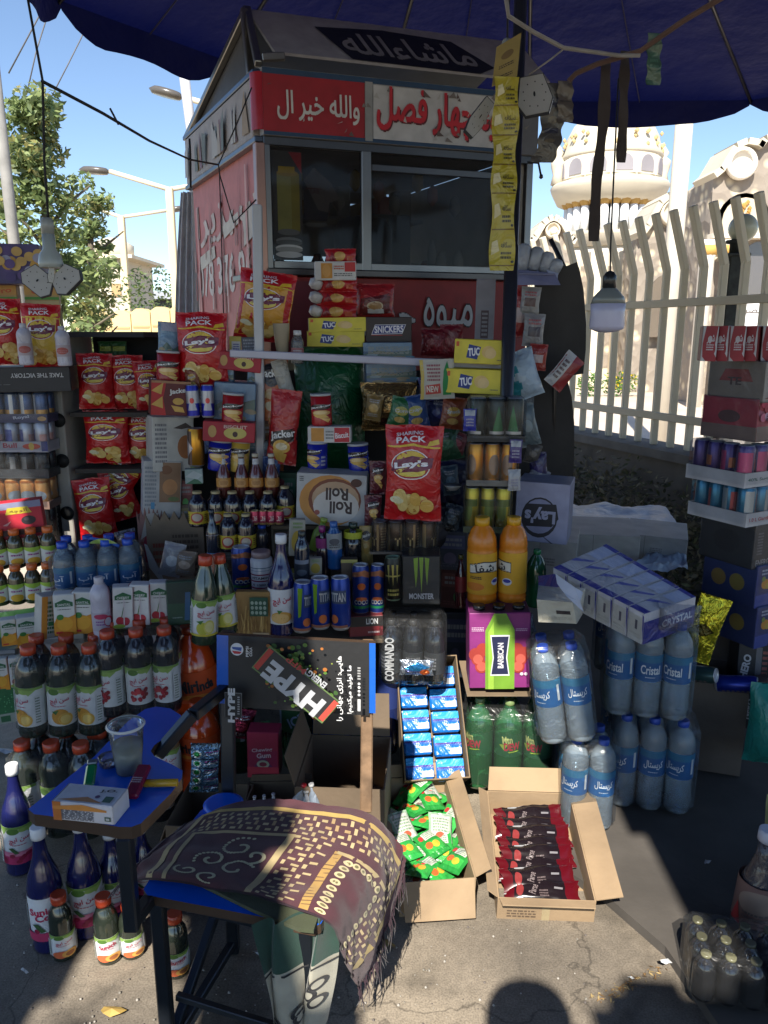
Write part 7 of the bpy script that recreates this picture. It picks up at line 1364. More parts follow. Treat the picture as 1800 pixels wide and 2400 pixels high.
for r_ in range(5):
    for c_ in range(2):
        p = Mc @ V((-.052 + .104 * c_, .045 + .080 * r_ - (.01 if c_ else 0), -.048 + .003 * ((r_ + c_) % 2)))
        o = solo('biscuit_packet', K_bp, 'blue biscuit packet, %s in the %s column of the tilted carton' % (('lowest', 'second from the bottom', 'middle one', 'second from the top', 'topmost')[r_], ('left', 'right')[c_]), 'biscuits', 'blue packets in the tilted carton'); o.location = p; o.rotation_euler = (tl, 0, R(6))
# --- big water bottles
gW, pW = water_parts(1.0); gW1 = packkit((gW, pW), 2, 2, .091, .091); gW3 = packkit((gW, pW), 3, 2, .091, .091)
gE, pE = water_parts(1.0, 'Cristal')
b0 = lev(1525, 1885, .035)
putpack(gW3, (b0.x, b0.y + .04, .037), 'water_pack', 'lower shrink-wrapped pack of large water bottles standing on the pavement step', 'drinks', (.29, .195, .335, .03), 'large water bottle packs', (0, 0, -14), scale=.98)
putpack(packkit((gE, pE), 3, 2, .091, .091), (b0.x - .035, b0.y + .05, .037 + .335), 'water_pack', 'upper shrink-wrapped pack of large water bottles under the tissue pack', 'drinks', (.29, .195, .335, .03), 'large water bottle packs', (0, 0, -12), scale=.98)
b1 = lev(1372, 1925, .035)
putpack(gW1, (b1.x, b1.y + .03, .037), 'water_pack', 'lower pack of large water bottles right beside the brown carton', 'drinks', (.195, .195, .335, .03), 'large water bottle packs', (0, 0, -6), scale=.93)
putpack(gW1, (b1.x - .075, b1.y + .02, .037 + .315), 'water_pack', 'tilted upper pack of two front water bottles leaning to the left', 'drinks', (.195, .195, .335, .03), 'large water bottle packs', (0, -9, -8), scale=.96)
for i, (px, yb, Y_, lb) in enumerate(((1448, 1690, 2.66, 'pack of large water bottles wedged upright behind the tilted pair'), (1462, 1880, 2.62, 'pack of large water bottles in shade behind the lowest front pair'))):
    o = putpack(gW1, at(px, yb, Y_), 'water_pack', lb, 'drinks', (.195, .195, .335, .03), 'large water bottle packs', (0, 0, 6 - 12 * i), scale=.98); o.location.z = .372 if i == 0 else .037
# tissue packs
T0, T1, T2, T3 = at(1296, 1330, 2.42), at(1512, 1440, 2.22), at(1632, 1400, 2.36), at(1420, 1275, 2.6)
for i in range(6):
    g = G(); u0, u1 = i / 6 + .006, (i + 1) / 6 - .006; hgt = V((0, 0, .115))
    A, B, C_, D_ = T0.lerp(T1, u0), T0.lerp(T1, u1), T3.lerp(T2, u1), T3.lerp(T2, u0); dn = V((0, 0, -.10))
    g.hull([A + dn, B + dn, C_ + dn, D_ + dn, A, B, C_, D_], [(0, 1, 2, 3), (4, 5, 6, 7), (0, 1, 5, 4), (1, 2, 6, 5), (2, 3, 7, 6), (3, 0, 4, 7)], (.46, .46, .50), 'film')
    nrm = (A - B).cross(V((0, 0, 1))).normalized(); nrm = nrm if nrm.y < 0 else -nrm
    def Sf(u, v, h, A=A, B=B): return (A + dn).lerp(B + dn, u).lerp(A.lerp(B, u), v) + nrm * h
    Sf.asp = 1.6
    def Stp(u, v, h, A=A, B=B, C_=C_, D_=D_): return A.lerp(B, u).lerp(D_.lerp(C_, u), v) + V((0, 0, h))
    g.art(Sf, [('r', .02, .02, .90, .86, (.40, .40, .38)), ('p', [(.9, .95), (1, .9), (1, .1), (.93, .5)], (.03, .03, .22)), ('r', .45, .4, .6, .7, (.06, .06, .09)), ('n', .1, .1, .85, .3, 2, (.36, .36, .34))], 'film')
    g.art(Stp, [('r', .0, .0, 1, .12, (.03, .035, .26)), ('p', [(0, .3), (.9, .5), (.9, .55), (0, .4)], (.12, .14, .42)), ('r', .1, .6, .95, .92, (.45, .50, .66)), ('p', [(.0, .92), (1, .92), (1, 1), (0, 1)], (.05, .06, .3))], 'film')
    if i == 5:
        def Se(u, v, h): return (B + dn).lerp(C_ + dn, u).lerp(B.lerp(C_, u), v) + (B - A).normalized() * h
        Se.asp = .6; g.art(Se, [('r', 0, 0, 1, .72, (.025, .03, .20)), ('t', 'CRYSTAL', .35, .34, .95, .58, 0, .03, (.6, .62, .7))], 'film', .001)
    solo('tissue_pack', g, 'white and blue tissue packet, %s in the wrapped row on the water bottles' % ('leftmost', 'second', 'third', 'fourth', 'fifth', 'last and nearest')[i], 'tissues', 'tissue packets in one wrapped row')
g = G(); p = at(1310, 1462, 2.2); 
g.hull([at(1262, 1458, 2.18), at(1352, 1462, 2.18), at(1365, 1440, 2.3), at(1270, 1436, 2.32), at(1258, 1405, 2.17), at(1342, 1412, 2.17), at(1372, 1378, 2.3), at(1262, 1372, 2.32)], [(0, 1, 2, 3), (4, 5, 6, 7), (0, 1, 5, 4), (1, 2, 6, 5), (2, 3, 7, 6), (3, 0, 4, 7)], (.50, .48, .40), 'film')
Sx2 = lambda u, v, h: at(1262, 1458, 2.18).lerp(at(1352, 1462, 2.18), u).lerp(at(1258, 1405, 2.17).lerp(at(1342, 1412, 2.17), u), v) + V((0, -h - .001, 0)); Sx2.asp = .6
g.art(Sx2, [('r', .5, .42, .88, .58, (.05, .04, .04)), ('n', .1, .15, .9, .3, 2, (.42, .4, .33))], 'film')
g.hull([at(1262, 1372, 2.32), at(1340, 1380, 2.2), at(1300, 1345, 2.3), at(1262, 1350, 2.35)], [(0, 1, 2), (0, 2, 3), (0, 1, 3), (1, 2, 3)], (.03, .03, .16), 'film'); solo('tissue_pack', g, 'single cream tissue packet sitting on the tilted water bottles', 'tissues')
g = G(); g.slab([at(1302, 1345, 2.16), at(1345, 1375, 2.14), at(1366, 1388, 2.15), at(1360, 1410, 2.13), at(1368, 1435, 2.13), at(1330, 1400, 2.13), at(1318, 1385, 2.14), at(1306, 1368, 2.15)], .002, (.46, .50, .62), 'paper', axis=V((0, 1, 0))); solo('tissue_sheet', g, 'loose bluish tissue sheet sticking out over the cream packet', 'tissue')
k = bagkit(.14, .18, .05, (.50, .46, .03), [('p', [(0, .5), (.4, .4), (.8, .5), (.4, .6)], (.06, .05, .01)), ('p', [(.3, .1), (.6, .3), (.5, .05)], (.3, .26, .02))], 33, 'foil'); put(k, (.14, .18), (1588, 1392, 1660, 1548), 2.42, 'yellow_bag', 'bright yellow crinkled bag between tissue row and right stack', 'bag', None, 0, 12)
g = G(); f, S = bagS(.12, .16, .05, 36); g.grid(lambda u, v: f(u, v, -1), 12, 12, (.62, .66, .74), 'clear'); put(kit(('bag', g)), (.12, .16), (1540, 1415, 1636, 1480), 2.25, 'clear_bag', 'limp clear plastic bag under the last tissue packet', 'bag')
# grey carton with loose cans
a = lev(1655, 1812, .035); cart_at('open_carton', 'dim open carton with loose cans beside the water bottles', 1655, 1812, a.y + .1, .2, .2, .36, -18, [('b', .12, 60), ('r', .06, 20)], 0, (.13, .105, .085), .037)
for i, (px, py, Y, rz, c_, lb) in enumerate(((1700, 1592, 2.58, 62, (.01, .03, .3), 'bright blue can lying on top of the dim open carton'), (1655, 1590, 2.66, 60, (.05, .06, .08), 'dark grey can lying behind the bright blue can'), (1610, 1565, 2.62, 50, (.04, .09, .09), 'dark teal can end peeping behind the water bottles'))):
    k = cankit(.03, .14, c_, [('n', .2, .1, .8, .9, 6, (.25, .2, .2)), ('e', .5, .5, .1, .2, (.4, .12, .03))]); p = at(px, py, Y); solo('loose_can', k[0][1], lb, 'can', 'loose cans on the open carton', loc=p - V((.05, .03, .0)), rot=(R(80), 0, R(rz)))
# --- tall stack at the right
def stack_can(col, items, r=.028, h=.135): return can_g(r, h, col, items)
K_s = {}
for i, x in enumerate((1655, 1690, 1722, 1757, 1798)):
    k = boxkit(.05, .1, .06, (.55, .54, .55), [('p', [(.1, .12), (.35, 0), (1, 0), (1, .1), (.8, .25), (.95, 1), (.2, 1), (.05, .5)], (.30, .02, .03)), ('e', .5, .35, .4, .25, (.30, .02, .03)), ('e', .5, .62, .14, .1, (.55, .5, .52)), ('n', .3, .3, .75, .5, 3, (.55, .5, .52)), ('t', 'شیر', .3, .5, .8, .75, 0, .03, (.6, .56, .58))], side=(.22, .03, .03)) if i == 0 else k
    put(k, (.05, .1), (x - 17, 764, x + 17, 846), 2.58, 'milk_carton', 'small red and white milk carton, %s on top of the right stack' % ordn(i, 5), 'carton', 'red and white milk cartons', -4 - 16 * (i % 2))
k = boxkit(.3, .14, .22, (.36, .32, .28), [('p', [(.02, .1), (.1, .12), (.16, .8), (.2, .3), (.5, .12), (.5, .04)], (.28, .05, .05)), ('t', 'ت', .6, .35, .85, .8, 0, .05, (.30, .05, .05)), ('e', .4, .2, .1, .1, (.3, .05, .05)), ('r', 0, .92, 1, 1, (.42, .4, .38))], side=(.19, .16, .13), sitems=[('p', [(.2, .5), (.8, .5), (.7, .8), (.3, .8)], (.22, .03, .03)), ('t', 'TE', .35, .4, .6, .6, 0, .03, (.05, .03, .03))], wrap=True)
def putR(k, x0, y0, y1, wm, dm, hm, name, lb, rz=20, Y=2.66, **kw):
    """stack piece whose left corner shows at x0"""
    x0 += 78 if x0 < 1640 else 50; a = at(x0, y1, Y); b = at(x0, y0, Y); s = (b.z - a.z) / hm; M = Matrix.Rotation(R(rz + 12), 3, 'Z'); off = M @ V((wm / 2, 0, 0))
    loc = a + V((off.x, off.y, 0)); return loc, s
def stackbox(k, x0, y0, y1, w, d, h, name, lb, cat, rz=16, Y=2.6):
    loc, s = putR(k, x0, y0, y1, w, d, h, name, lb, rz, Y); o = thing(name, lb, cat, loc, (0, 0, R(rz + 12)), 'goods of the tall right stack', k); o.scale = (1, 1, s); return o
stackbox(k, 1628, 846, 940, .36, .22, .14, 'drink_carton', 'greyish carton with red swashes under the milk cartons', 'carton')
rg = random.Random(5); it = [('r', 0, 0, 1, .36, (.20, .13, .11))] + [('e', rg.random() * .96 + .02, rg.uniform(.5, .92), .05, .1, rg.choice([(.42, .02, .06), (.5, .12, .2), (.3, .02, .04), (.5, .3, .4), (.45, .05, .1)])) for _ in range(34)] + [('t', 'PINK', .12, .45, .3, .8, 70, .03, (.1, .02, .04))]
k = boxkit(.3, .15, .22, (.36, .02, .05), it, side=(.30, .02, .04), wrap=True, sitems=[('r', 0, 0, 1, .34, (.18, .12, .1)), ('e', .5, .55, .2, .15, (.08, .03, .03))]); stackbox(k, 1602, 932, 1030, .4, .24, .15, 'strawberry_pack', 'pink and red strawberry drink pack in a brown tray', 'drinks')
def stacktray(x0, y0, y1, can, tcol, items, lb, w=.40, th=.05, n=(6, 4)):
    t = traykit(n[0], n[1], .028, .135, can, tcol, items, th); loc, s = putR(None, x0, y0, y1, t['W'], t['D'], t['H'], '', '', 16, 2.6)
    o = thing('can_tray', lb, 'drinks', loc, (0, 0, R(28)), 'goods of the tall right stack'); o.scale = (1.12, 1, s); link('tray', t['tray'], o)
    for i, (x, y) in enumerate(t['pos']):
        if y < -.05 or x < -.10: c = link('can', t['me'], o); c.location = (x, y, .005); c.rotation_euler = (0, 0, R(i * 47))
    link('shrink_wrap', t['wrap'], o)
WT = (.50, .49, .50)
stacktray(1604, 1034, 1130, stack_can((.05, .03, .14), [('r', .0, .1, .5, .9, (.35, .04, .14)), ('r', .6, .4, .9, .7, (.3, .1, .05))]), WT, [('t', '40% Sugar Free', .04, .3, .5, .6, 0, .02, (.03, .12, .1)), ('e', .68, .6, .06, .3, (.5, .04, .05)), ('p', [(.58, .0), (1, 0), (1, .5), (.66, .3)], (.04, .22, .09))], 'white tray of violet and silver cans in the right stack')
stacktray(1608, 1130, 1218, stack_can((.03, .16, .26), [('r', .2, .0, .5, 1, (.3, .34, .36)), ('r', .6, .1, .8, .9, (.4, .08, .08))]), WT, [('t', '1.0 L Giardino Drinks', .04, .3, .5, .6, 0, .02, (.4, .03, .06)), ('e', .68, .6, .06, .3, (.5, .04, .05)), ('p', [(.58, .0), (1, 0), (1, .5), (.66, .3)], (.04, .22, .09))], 'white tray of light blue cans in the right stack')
k = boxkit(.3, .16, .22, (.030, .030, .033), [('t', 'ENERGY', .40, .40, .62, .52, 90, .03, (.28, .28, .29)), ('t', 'ENERGY', .50, .40, .72, .52, 90, .03, (.25, .25, .26)), ('t', 'ENERGY ENERGY ENERGY', .05, .06, .95, .2, 0, .02, (.30, .30, .31)), ('n', .05, .3, .14, .8, 8, (.15, .15, .16))], side=(.02, .02, .022), sitems=[('e', .5, .5, .25, .25, (.008, .008, .01))], wrap=True); stackbox(k, 1606, 1214, 1320, .36, .24, .16, 'energy_drink_pack', 'black pack with white energy lettering in the right stack', 'drinks')
def bluepack(lb, x0, y0, y1):
    it = [('r', 0, 0, 1, .3, (.03, .06, .30)), ('e', .8, .15, .12, .08, (.35, .4, .6))]
    for i in range(4): u = .05 + i * .25; it += [('r', u, .34, u + .21, .96, (.018, .03, .12)), ('e', u + .1, .55, .07, .12, (.55, .25, .03)), ('e', u + .15, .5, .05, .08, (.5, .35, .05)), ('n', u + .02, .76, u + .17, .92, 2, (.35, .4, .5)), ('e', u + .06, .68, .03, .06, (.2, .26, .05))]
    k = boxkit(.3, .15, .22, (.015, .03, .16), it, side=(.015, .03, .13), sitems=[('e', .3, .5, .14, .2, (.3, .18, .03)), ('e', .65, .5, .14, .2, (.28, .2, .03))], wrap=True); return stackbox(k, x0, y0, y1, .36, .22, .15, 'juice_drink_pack', lb, 'drinks')
bluepack('upper blue pack of orange juice drinks in the right stack', 1612, 1312, 1408); bluepack('lower blue pack of orange juice drinks in the right stack', 1640, 1406, 1500)
for i, (bx, tx, lb) in enumerate((((1716, 1490, 1800, 1600), 'HERO', 'black and silver energy drink pack under the blue juice packs'), ((1722, 1598, 1800, 1690), 'NERO', 'lowest black energy drink pack on the right, on the ground'))):
    k = boxkit(.2, .2, .2, (.02, .02, .022), [('t', tx, -.05, .4, .45, .6, 78, .04, (.6, .6, .6)), ('r', .45, .1, .6, .9, (.16, .16, .17)), ('n', .62, .2, .75, .85, 6, (.4, .1, .08)), ('r', .8, 0, .84, 1, (.3, .3, .3))], wrap=True); put(k, (.2, .2), bx, 2.62, 'energy_drink_pack', lb, 'drinks', 'goods of the tall right stack', 8)
g = G(); p = at(1790, 1760, 2.3); f, S = bagS(.25, .26, .2, 44); g.grid(lambda u, v: f(u, v, -1), 16, 16, (.02, .22, .18), 'film'); g.grid(lambda u, v: f(1 - u, v, 1), 8, 8, (.02, .2, .16), 'film'); put(kit(('bag', g)), (.25, .26), (1742, 1606, 1880, 1790), 2.35, 'teal_bag', 'teal green plastic bag at the right edge below the black packs', 'bag')
# --- bottom right: dark cola pack, wrapped bottle, olive sleeve of cloth
gk, pk_ = bottle_parts(.033, .24, SODA, (.014, .013, .013), 'deep', (.16, .15, .08), None, .018, .015); pk = packkit((gk, pk_), 4, 3, .068, .068)
b = lev(1720, 2400, 0); putpack(pk, (b.x + .03, b.y + .08, .04), 'cola_pack', 'shrink-wrapped pack of dark cola bottles in the bottom right corner', 'drinks', (.285, .215, .262, .03), None, (0, 0, -12), scale=.82).scale = (.82, .82, .50)
gb, ps = bottle_parts(.036, .26, NECK, (.30, .26, .27), 'pet', (.5, .5, .56), (.3, .62, (.16, .09, .08), [('e', .5, .6, .3, .3, (.25, .18, .14)), ('n', .3, .2, .7, .4, 2, (.1, .08, .08)), ('p', [(.1, 0), (.3, 0), (.2, .5)], (.35, .02, .03))]), .022, .018)
o = put(kit(('body', gb, ps)), (.072, .26), (1698, 1940, 1785, 2232), 1.78, 'wrapped_bottle', 'tall bottle with a pale cap in clear film near the right edge', 'bottle', None, 0, 5)
g = G(); f, S = bagS(.3, .5, .25, 52); g.grid(lambda u, v: f(u, v, -1), 14, 20, lambda u, v: (.20, .21, .09) if v > .82 else (.055, .06, .05), 'cloth'); g.grid(lambda u, v: f(1 - u, v, 1), 8, 10, (.05, .055, .045), 'cloth'); put(kit(('sack', g)), (.3, .5), (1752, 1886, 1990, 2300), 1.9, 'olive_sack', 'dark olive cloth sack cut by the right photo edge', 'sack')
# --- bottles standing on the ground at the front left
K_sy = [syrup('melon'), syrup('cool')]
for i, (x0, y0, x1_, y1, kk, lb) in enumerate(((18, 1800, 86, 2046, 0, 'navy syrup bottle with white cap standing alone at the left edge'), (82, 1946, 160, 2222, 1, 'navy syrup bottle behind the leftmost small juice bottle'), (168, 1930, 246, 2190, 0, 'navy syrup bottle directly under the front of the tablet'), (240, 1950, 312, 2150, 0, 'navy syrup bottle hidden behind the tablet post'), (318, 1940, 372, 2110, 0, 'navy syrup bottle whose white cap shows beside the fringe'))):
    a = lev((x0 + x1_) / 2, y1 - 10, .0); o = put(K_sy[kk], (.09, .33), (x0, y0, x1_, y1 - 10), a.y, 'syrup_bottle', lb, 'bottle', 'navy syrup bottles on the ground', (14, 0, 4, 0, 0)[i])
gj, pj = bottle_parts(.032, .17, SMALLJ, (.022, .028, .02), 'deep', OR_, (.10, .46, WHITE, sun_label('peach', 'سن ایچ')), .022, .02); K_sj = kit(('body', gj, pj))
gj, pj = bottle_parts(.032, .17, SMALLJ, (.022, .028, .02), 'deep', OR_, (.10, .46, WHITE, sun_label('peach', 'Sunich')), .022, .02); K_sj2 = kit(('body', gj, pj))
for i, (x0, y0, x1_, y1, rz) in enumerate(((124, 2096, 180, 2244, 8), (230, 2100, 287, 2252, 0), (286, 2116, 340, 2240, 10), (386, 2142, 444, 2284, 14))):
    a = lev((x0 + x1_) / 2, y1 - 8); put((K_sj, K_sj2, K_sj, K_sj2)[i], (.064, .173), (x0, y0, x1_, y1 - 8), a.y, 'small_juice_bottle', ('small peach juice bottle in front of the navy syrup bottles', 'small peach juice bottle left of the pair beneath the desk', 'small peach juice bottle right of the pair beneath the desk', 'small peach juice bottle standing under the blue seat')[i], 'bottle', 'small peach juice bottles with orange caps', rz)
# litter
for i, (px, py, c_, s_, lb) in enumerate(((262, 2368, (.45, .30, .08), .030, 'dry yellow leaf on the sunlit concrete at bottom left'), (618, 2235, (.40, .42, .44), .028, 'crumpled white tissue under the chair'), (1560, 2252, (.55, .55, .55), .014, 'small crumpled white paper near the step edge'), (1480, 2292, (.6, .6, .58), .010, 'tiny white paper scrap beside the dry leaves'), (1658, 2020, (.3, .3, .32), .014, 'small grey wrapper on the dark pavement step'), (1395, 1985, (.5, .5, .55), .028, 'pale paper corner sticking out behind the brown carton'), (58, 2275, (.4, .4, .4), .012, 'tiny shiny foil bit at the left'), (10, 1758, (.42, .43, .46), .05, 'white flyer lying on the ground at the left edge'), (905, 2210, (.30, .20, .06), .03, 'yellow brown crumbs by the rug corner'))):
    rg = random.Random(i); c = lev(px, py, .012 + (.03 if px > 1500 and py < 2260 else 0)); g = G()
    P = [(math.cos(a) * s_ * rg.uniform(.7, 1.3), math.sin(a) * s_ * rg.uniform(.3, .6), .006 * rg.uniform(-1, 1)) for a in [k * .785 for k in range(8)]]
    if i == 5: P = [(x * .8, y * 1.2, z + x * .9 + .02) for x, y, z in P]
    k0 = len(g.v); g.v += [(0, 0, .006)] + P
    for q in range(8): g.face((0, 1 + q, 1 + (q + 1) % 8), c_, 'paper')
    solo('litter', g, lb, 'litter', None, loc=c, rot=(0, 0, R(rg.uniform(-30, 40)))) if False else tag(solo('paper_scrap' if i not in (0, 8) else 'dry_leaf', g, loc=c, rot=(0, 0, R(rg.uniform(-30, 40)))), lb, 'litter', None)
g = G(); rg = random.Random(31)
for _ in range(90):
    t = rg.random(); c = lev(1400 + 150 * t + rg.gauss(0, 9), 2345 - 75 * t + rg.gauss(0, 7), .006); a = rg.uniform(0, 6.28); s_ = rg.uniform(.004, .010); d = V((math.cos(a), math.sin(a), 0)); n = V((-d.y, d.x, .3)); g.poly([c - d * s_, c + n * s_ * .3, c + d * s_, c - n * s_ * .3], rg.choice([(.32, .19, .08), (.45, .33, .15), (.2, .12, .05)]), 'paper')
for _ in range(900):
    c = lev(rg.uniform(0, 1800), rg.uniform(1950, 2400), .004); 
    if c.x > .55: continue
    s_ = .0008 + .0035 * rg.random() ** 3; g.lathe([(s_, 0), (s_ * .7, s_ * .7), (.0002, s_)], rg.choice([(.2, .18, .15), (.12, .1, .09), (.35, .32, .28)]), 'matte', 5, Matrix.Translation(c), caps=False)
solo('leaf_litter', g, 'scatter of dry leaf bits and grit on the sunny concrete', 'litter', kind='stuff')
rk_ = G(); a = at(440, 1400, 3.35); b = at(1200, 1400, 3.35); rk_.box(a.x, b.x, 3.34, 3.36, 0, 1.45, (.03, .025, .022), 'card')  # dark board added so the gaps between the goods stay black
rack.append(('back_board', rk_)); thing('display_rack', 'dark wooden display shelving with added dark backing, almost hidden behind the goods', 'shelves', parts=rack)
# ================================================================== LEFT STALL AND THINGS HANGING FROM THE CANOPY
YL = 2.95
rg = random.Random(7); it = [('r', 0, 0, 1, .12, (.06, .05, .14))] + [('e', rg.random(), rg.uniform(.1, .9), .07, .12, rg.choice([(.5, .28, .05), (.10, .06, .2), (.55, .35, .1), (.3, .3, .4), (.06, .04, .15)])) for _ in range(40)]
k = boxkit(.3, .2, .2, (.07, .05, .16), it, side=(.05, .04, .12), top=(.07, .05, .14)); put(k, (.3, .2), (-60, 577, 104, 668), YL, 'mango_carton', 'violet carton with mango pictures at the top of the left stall', 'carton')
k = boxkit(.12, .1, .05, (.42, .30, .12), [('r', 0, .55, 1, .95, (.5, .3, .08)), ('t', 'Oro', .2, .62, .85, .85, 8, .03, (.5, .1, .03)), ('r', 0, .35, 1, .47, (.08, .3, .05)), ('r', 0, .1, 1, .3, (.5, .42, .2))])
for i, bx in enumerate(((-24, 668, 46, 722), (66, 668, 140, 722))): put(k, (.12, .1), bx, 2.98, 'biscuit_pack', ('orange and green striped pack behind the cropped red chip bag', 'orange and green striped pack behind the yellow chip bag')[i], 'biscuits', 'orange and green striped packs')
put(K_lays[1], BS, (-32, 700, 62, 855), 2.88, 'chip_bag', 'red chip bag cropped by the left edge of the photo', 'chips')
put(K_laysY, BS, (60, 712, 146, 862), 2.88, 'chip_bag', 'yellow and red chip bag between two milky bottles', 'chips', None, 4, 3)
def milk(bx, lb):
    gb, ps = bottle_parts(.03, .16, WATER, (.52, .50, .56), 'film', (.5, .5, .55), (.25, .55, (.48, .4, .42), [('e', .5, .5, .25, .3, (.45, .1, .08)), ('n', .3, .3, .7, .6, 2, (.5, .2, .2))]), .018); return put(kit(('body', gb, ps)), (.06, .16), bx, 2.8, 'milk_bottle', lb, 'bottle', 'small milky bottles on the black carton')
milk((47, 762, 80, 856), 'small milky bottle left of the yellow chip bag'); milk((137, 768, 170, 858), 'small milky bottle at the right end of the black carton')
k = boxkit(.3, .1, .2, (.022, .022, .025), [('t', 'TAKE THE VICTORY', .46, .58, .94, .76, 180, .02, (.5, .5, .5)), ('n', .02, .3, .45, .33, 1, (.2, .2, .2))], side=(.02, .02, .02)); put(k, (.3, .1), (-60, 858, 172, 914), YL, 'black_carton', 'black carton with white lettering printed upside down', 'carton')
def ltray(bx, can, tcol, items, lb, th=.04, h=.135): t = traykit(6, 3, .028, h, can, tcol, items, th); return puttray(t, bx, 2.98, 'can_tray', lb, 'drinks', 'can trays of the left stall', 0)
ltray((-70, 914, 134, 985), can_g(.028, .135, (.05, .09, .2), [('r', 0, 0, 1, .4, (.4, .22, .06)), ('r', .3, 0, .45, 1, (.4, .42, .45))]), (.06, .06, .12), [('t', 'Royal', .62, .3, .8, .8, 8, .03, (.5, .52, .6)), ('e', .94, .4, .05, .3, (.5, .3, .12))], 'tray of blue and orange cans directly under the black carton')
ltray((-70, 982, 136, 1052), can_g(.028, .135, (.35, .36, .42), [('r', 0, .2, .4, .8, (.05, .07, .25)), ('r', .6, .0, .9, .6, (.35, .2, .2))]), (.36, .36, .40), [('t', 'Red Bull', .3, .35, .66, .85, 0, .03, (.35, .02, .05)), ('e', .82, .5, .1, .3, (.5, .05, .02)), ('e', .82, .5, .03, .4, (.6, .4, .05)), ('r', .93, 0, 1, 1, (.03, .04, .16))], 'tray of silver cans with a pale printed rim in the left stall', .05)
ltray((-70, 1052, 138, 1112), can_g(.028, .135, (.02, .022, .025), [('r', .3, .3, .5, .9, (.14, .15, .16))]), (.03, .032, .035), [], 'tray of black cans in the middle of the left stall', .05)
ltray((-70, 1110, 140, 1182), can_g(.028, .135, (.50, .24, .07), [('e', .5, .4, .3, .2, (.2, .25, .3)), ('r', 0, .9, 1, 1, (.3, .1, .02))]), (.16, .10, .08), [], 'brown tray of orange cans in the left stall', .035)
ltray((-70, 1180, 142, 1272), can_g(.028, .135, (.018, .018, .02), [('n', .3, .2, .8, .8, 4, (.2, .2, .22))]), (.02, .02, .02), [], 'lowest tray of black cans behind the red sweets box', .03)
k = boxkit(.15, .12, .06, (.50, .02, .04), [('r', .0, .82, 1, 1, (.25, .25, .38)), ('p', [(.2, .68), (.26, .86), (.7, .86), (.78, .68)], (.6, .48, .04)), ('t', 'آلوچه', .3, .7, .7, .82, 0, .02, (.15, .05, .02)), ('e', .68, .48, .16, .12, (.02, .015, .02)), ('e', .64, .52, .06, .05, (.06, .05, .06)), ('r', .05, .1, .95, .26, (.06, .02, .02)), ('p', [(.1, .4), (.3, .5), (.2, .38)], (.6, .3, .3))]); put(k, (.15, .12), (10, 1172, 108, 1256), 2.72, 'sweets_box', 'bright red sweets box with yellow badge on the left stall', 'box', None, 6, -3)
K_ls = kit(('body', *bottle_parts(.032, .15, SMALLJ, (.06, .055, .025), 'deep', (.75, .16, .03), (.12, .56, (.72, .72, .66), [('p', [(0, .9), (.5, .7), (1, .9), (1, 1), (0, 1)], (.4, .6, .06)), ('n', .3, .5, .7, .66, 1, (.35, .03, .25)), ('e', .5, .18, .24, .22, (.75, .4, .03))]), .024, .021)))
for j in range(2):
    for i in range(4):
        x = (12, 52, 95, 118)[i] if 0 else 5 + i * 36; put(K_ls, (.064, .155), (x - 18 + 2 * i, 1244 + 84 * j - 3 * i, x + 18 + 2 * i, 1332 + 84 * j - 3 * i), 2.66 - .06 * j, 'small_juice_bottle', 'sunlit small juice bottle, %s in the %s row of the left stall' % (ordn(i, 4), ('upper', 'lower')[j]), 'bottle', 'sunlit small juice bottles', 9 * i)
shelf(-40, 150, 1333, 2.72, .3, .06); shelf(-60, 160, 1274, 3.0, .3, .14)
g = G(); g.slab([at(-30, 1440, 2.5), at(92, 1422, 2.5), at(92, 1440, 2.62), at(-30, 1436, 2.8)], .004, (.2, .55, .12), 'film'); g.slab([at(-40, 1442, 2.49), at(92, 1424, 2.49), at(96, 1480, 2.49), at(-40, 1500, 2.49)], .004, (.25, .55, .14), 'film', axis=V((0, 1, 0))); solo('green_tray', g, 'pale green plastic tray under the sunlit juice bottles', 'tray')
K_lo = boxkit(.055, .12, .04, (.66, .66, .62), cart('o'), side=(.5, .25, .05), ch=.003)
for i, (bx, rz, lb) in enumerate((((8, 1448, 44, 1508), 4, 'small orange juice carton right behind the black topped packs'), ((44, 1442, 88, 1510), 10, 'small orange juice carton leaning at the left of the large bottles'), ((-8, 1540, 26, 1612), 0, 'small orange juice carton at the left edge above the green pack'), ((28, 1538, 56, 1606), 0, 'small cherry juice carton above the green pack'))): put(K_lo if i != 3 else K_cc, (.055, .12), bx, 2.42, 'juice_carton', lb, 'carton', 'small juice cartons at the lower left', rz)
rg = random.Random(1); k = boxkit(.3, .12, .2, (.02, .14, .05), [('r', 0, 0, 1, .28, (.30, .34, .30)), ('r', .68, .05, .82, .22, (.02, .12, .05)), ('n', .02, .05, .6, .2, 2, (.2, .25, .2))] + [('e', rg.random(), rg.uniform(.35, .9), .01, .02, (.1, .35, .15)) for _ in range(50)], top=(.25, .25, .22)); put(k, (.3, .12), (-90, 1600, 54, 1680), 2.45, 'green_pack', 'speckled green pack of cartons at the left edge', 'drinks')
k = boxkit(.2, .1, .2, (.28, .29, .3), [('r', 0, .7, 1, .8, (.1, .1, .1)), ('n', .1, .1, .9, .6, 3, (.4, .4, .42))], wrap=True); put(k, (.2, .1), (-60, 1505, 50, 1545), 2.5, 'wrapped_pack', 'grey film-wrapped pack between carton rows at the left edge', 'drinks')
k = boxkit(.1, .12, .05, (.55, .05, .06), [('e', .5, .5, .3, .2, (.6, .2, .2)), ('n', .2, .1, .8, .3, 2, (.6, .5, .5))]); put(k, (.1, .12), (128, 1268, 152, 1305), 2.8, 'red_pack', 'small red and white pack left of the water bottle caps', 'packet')
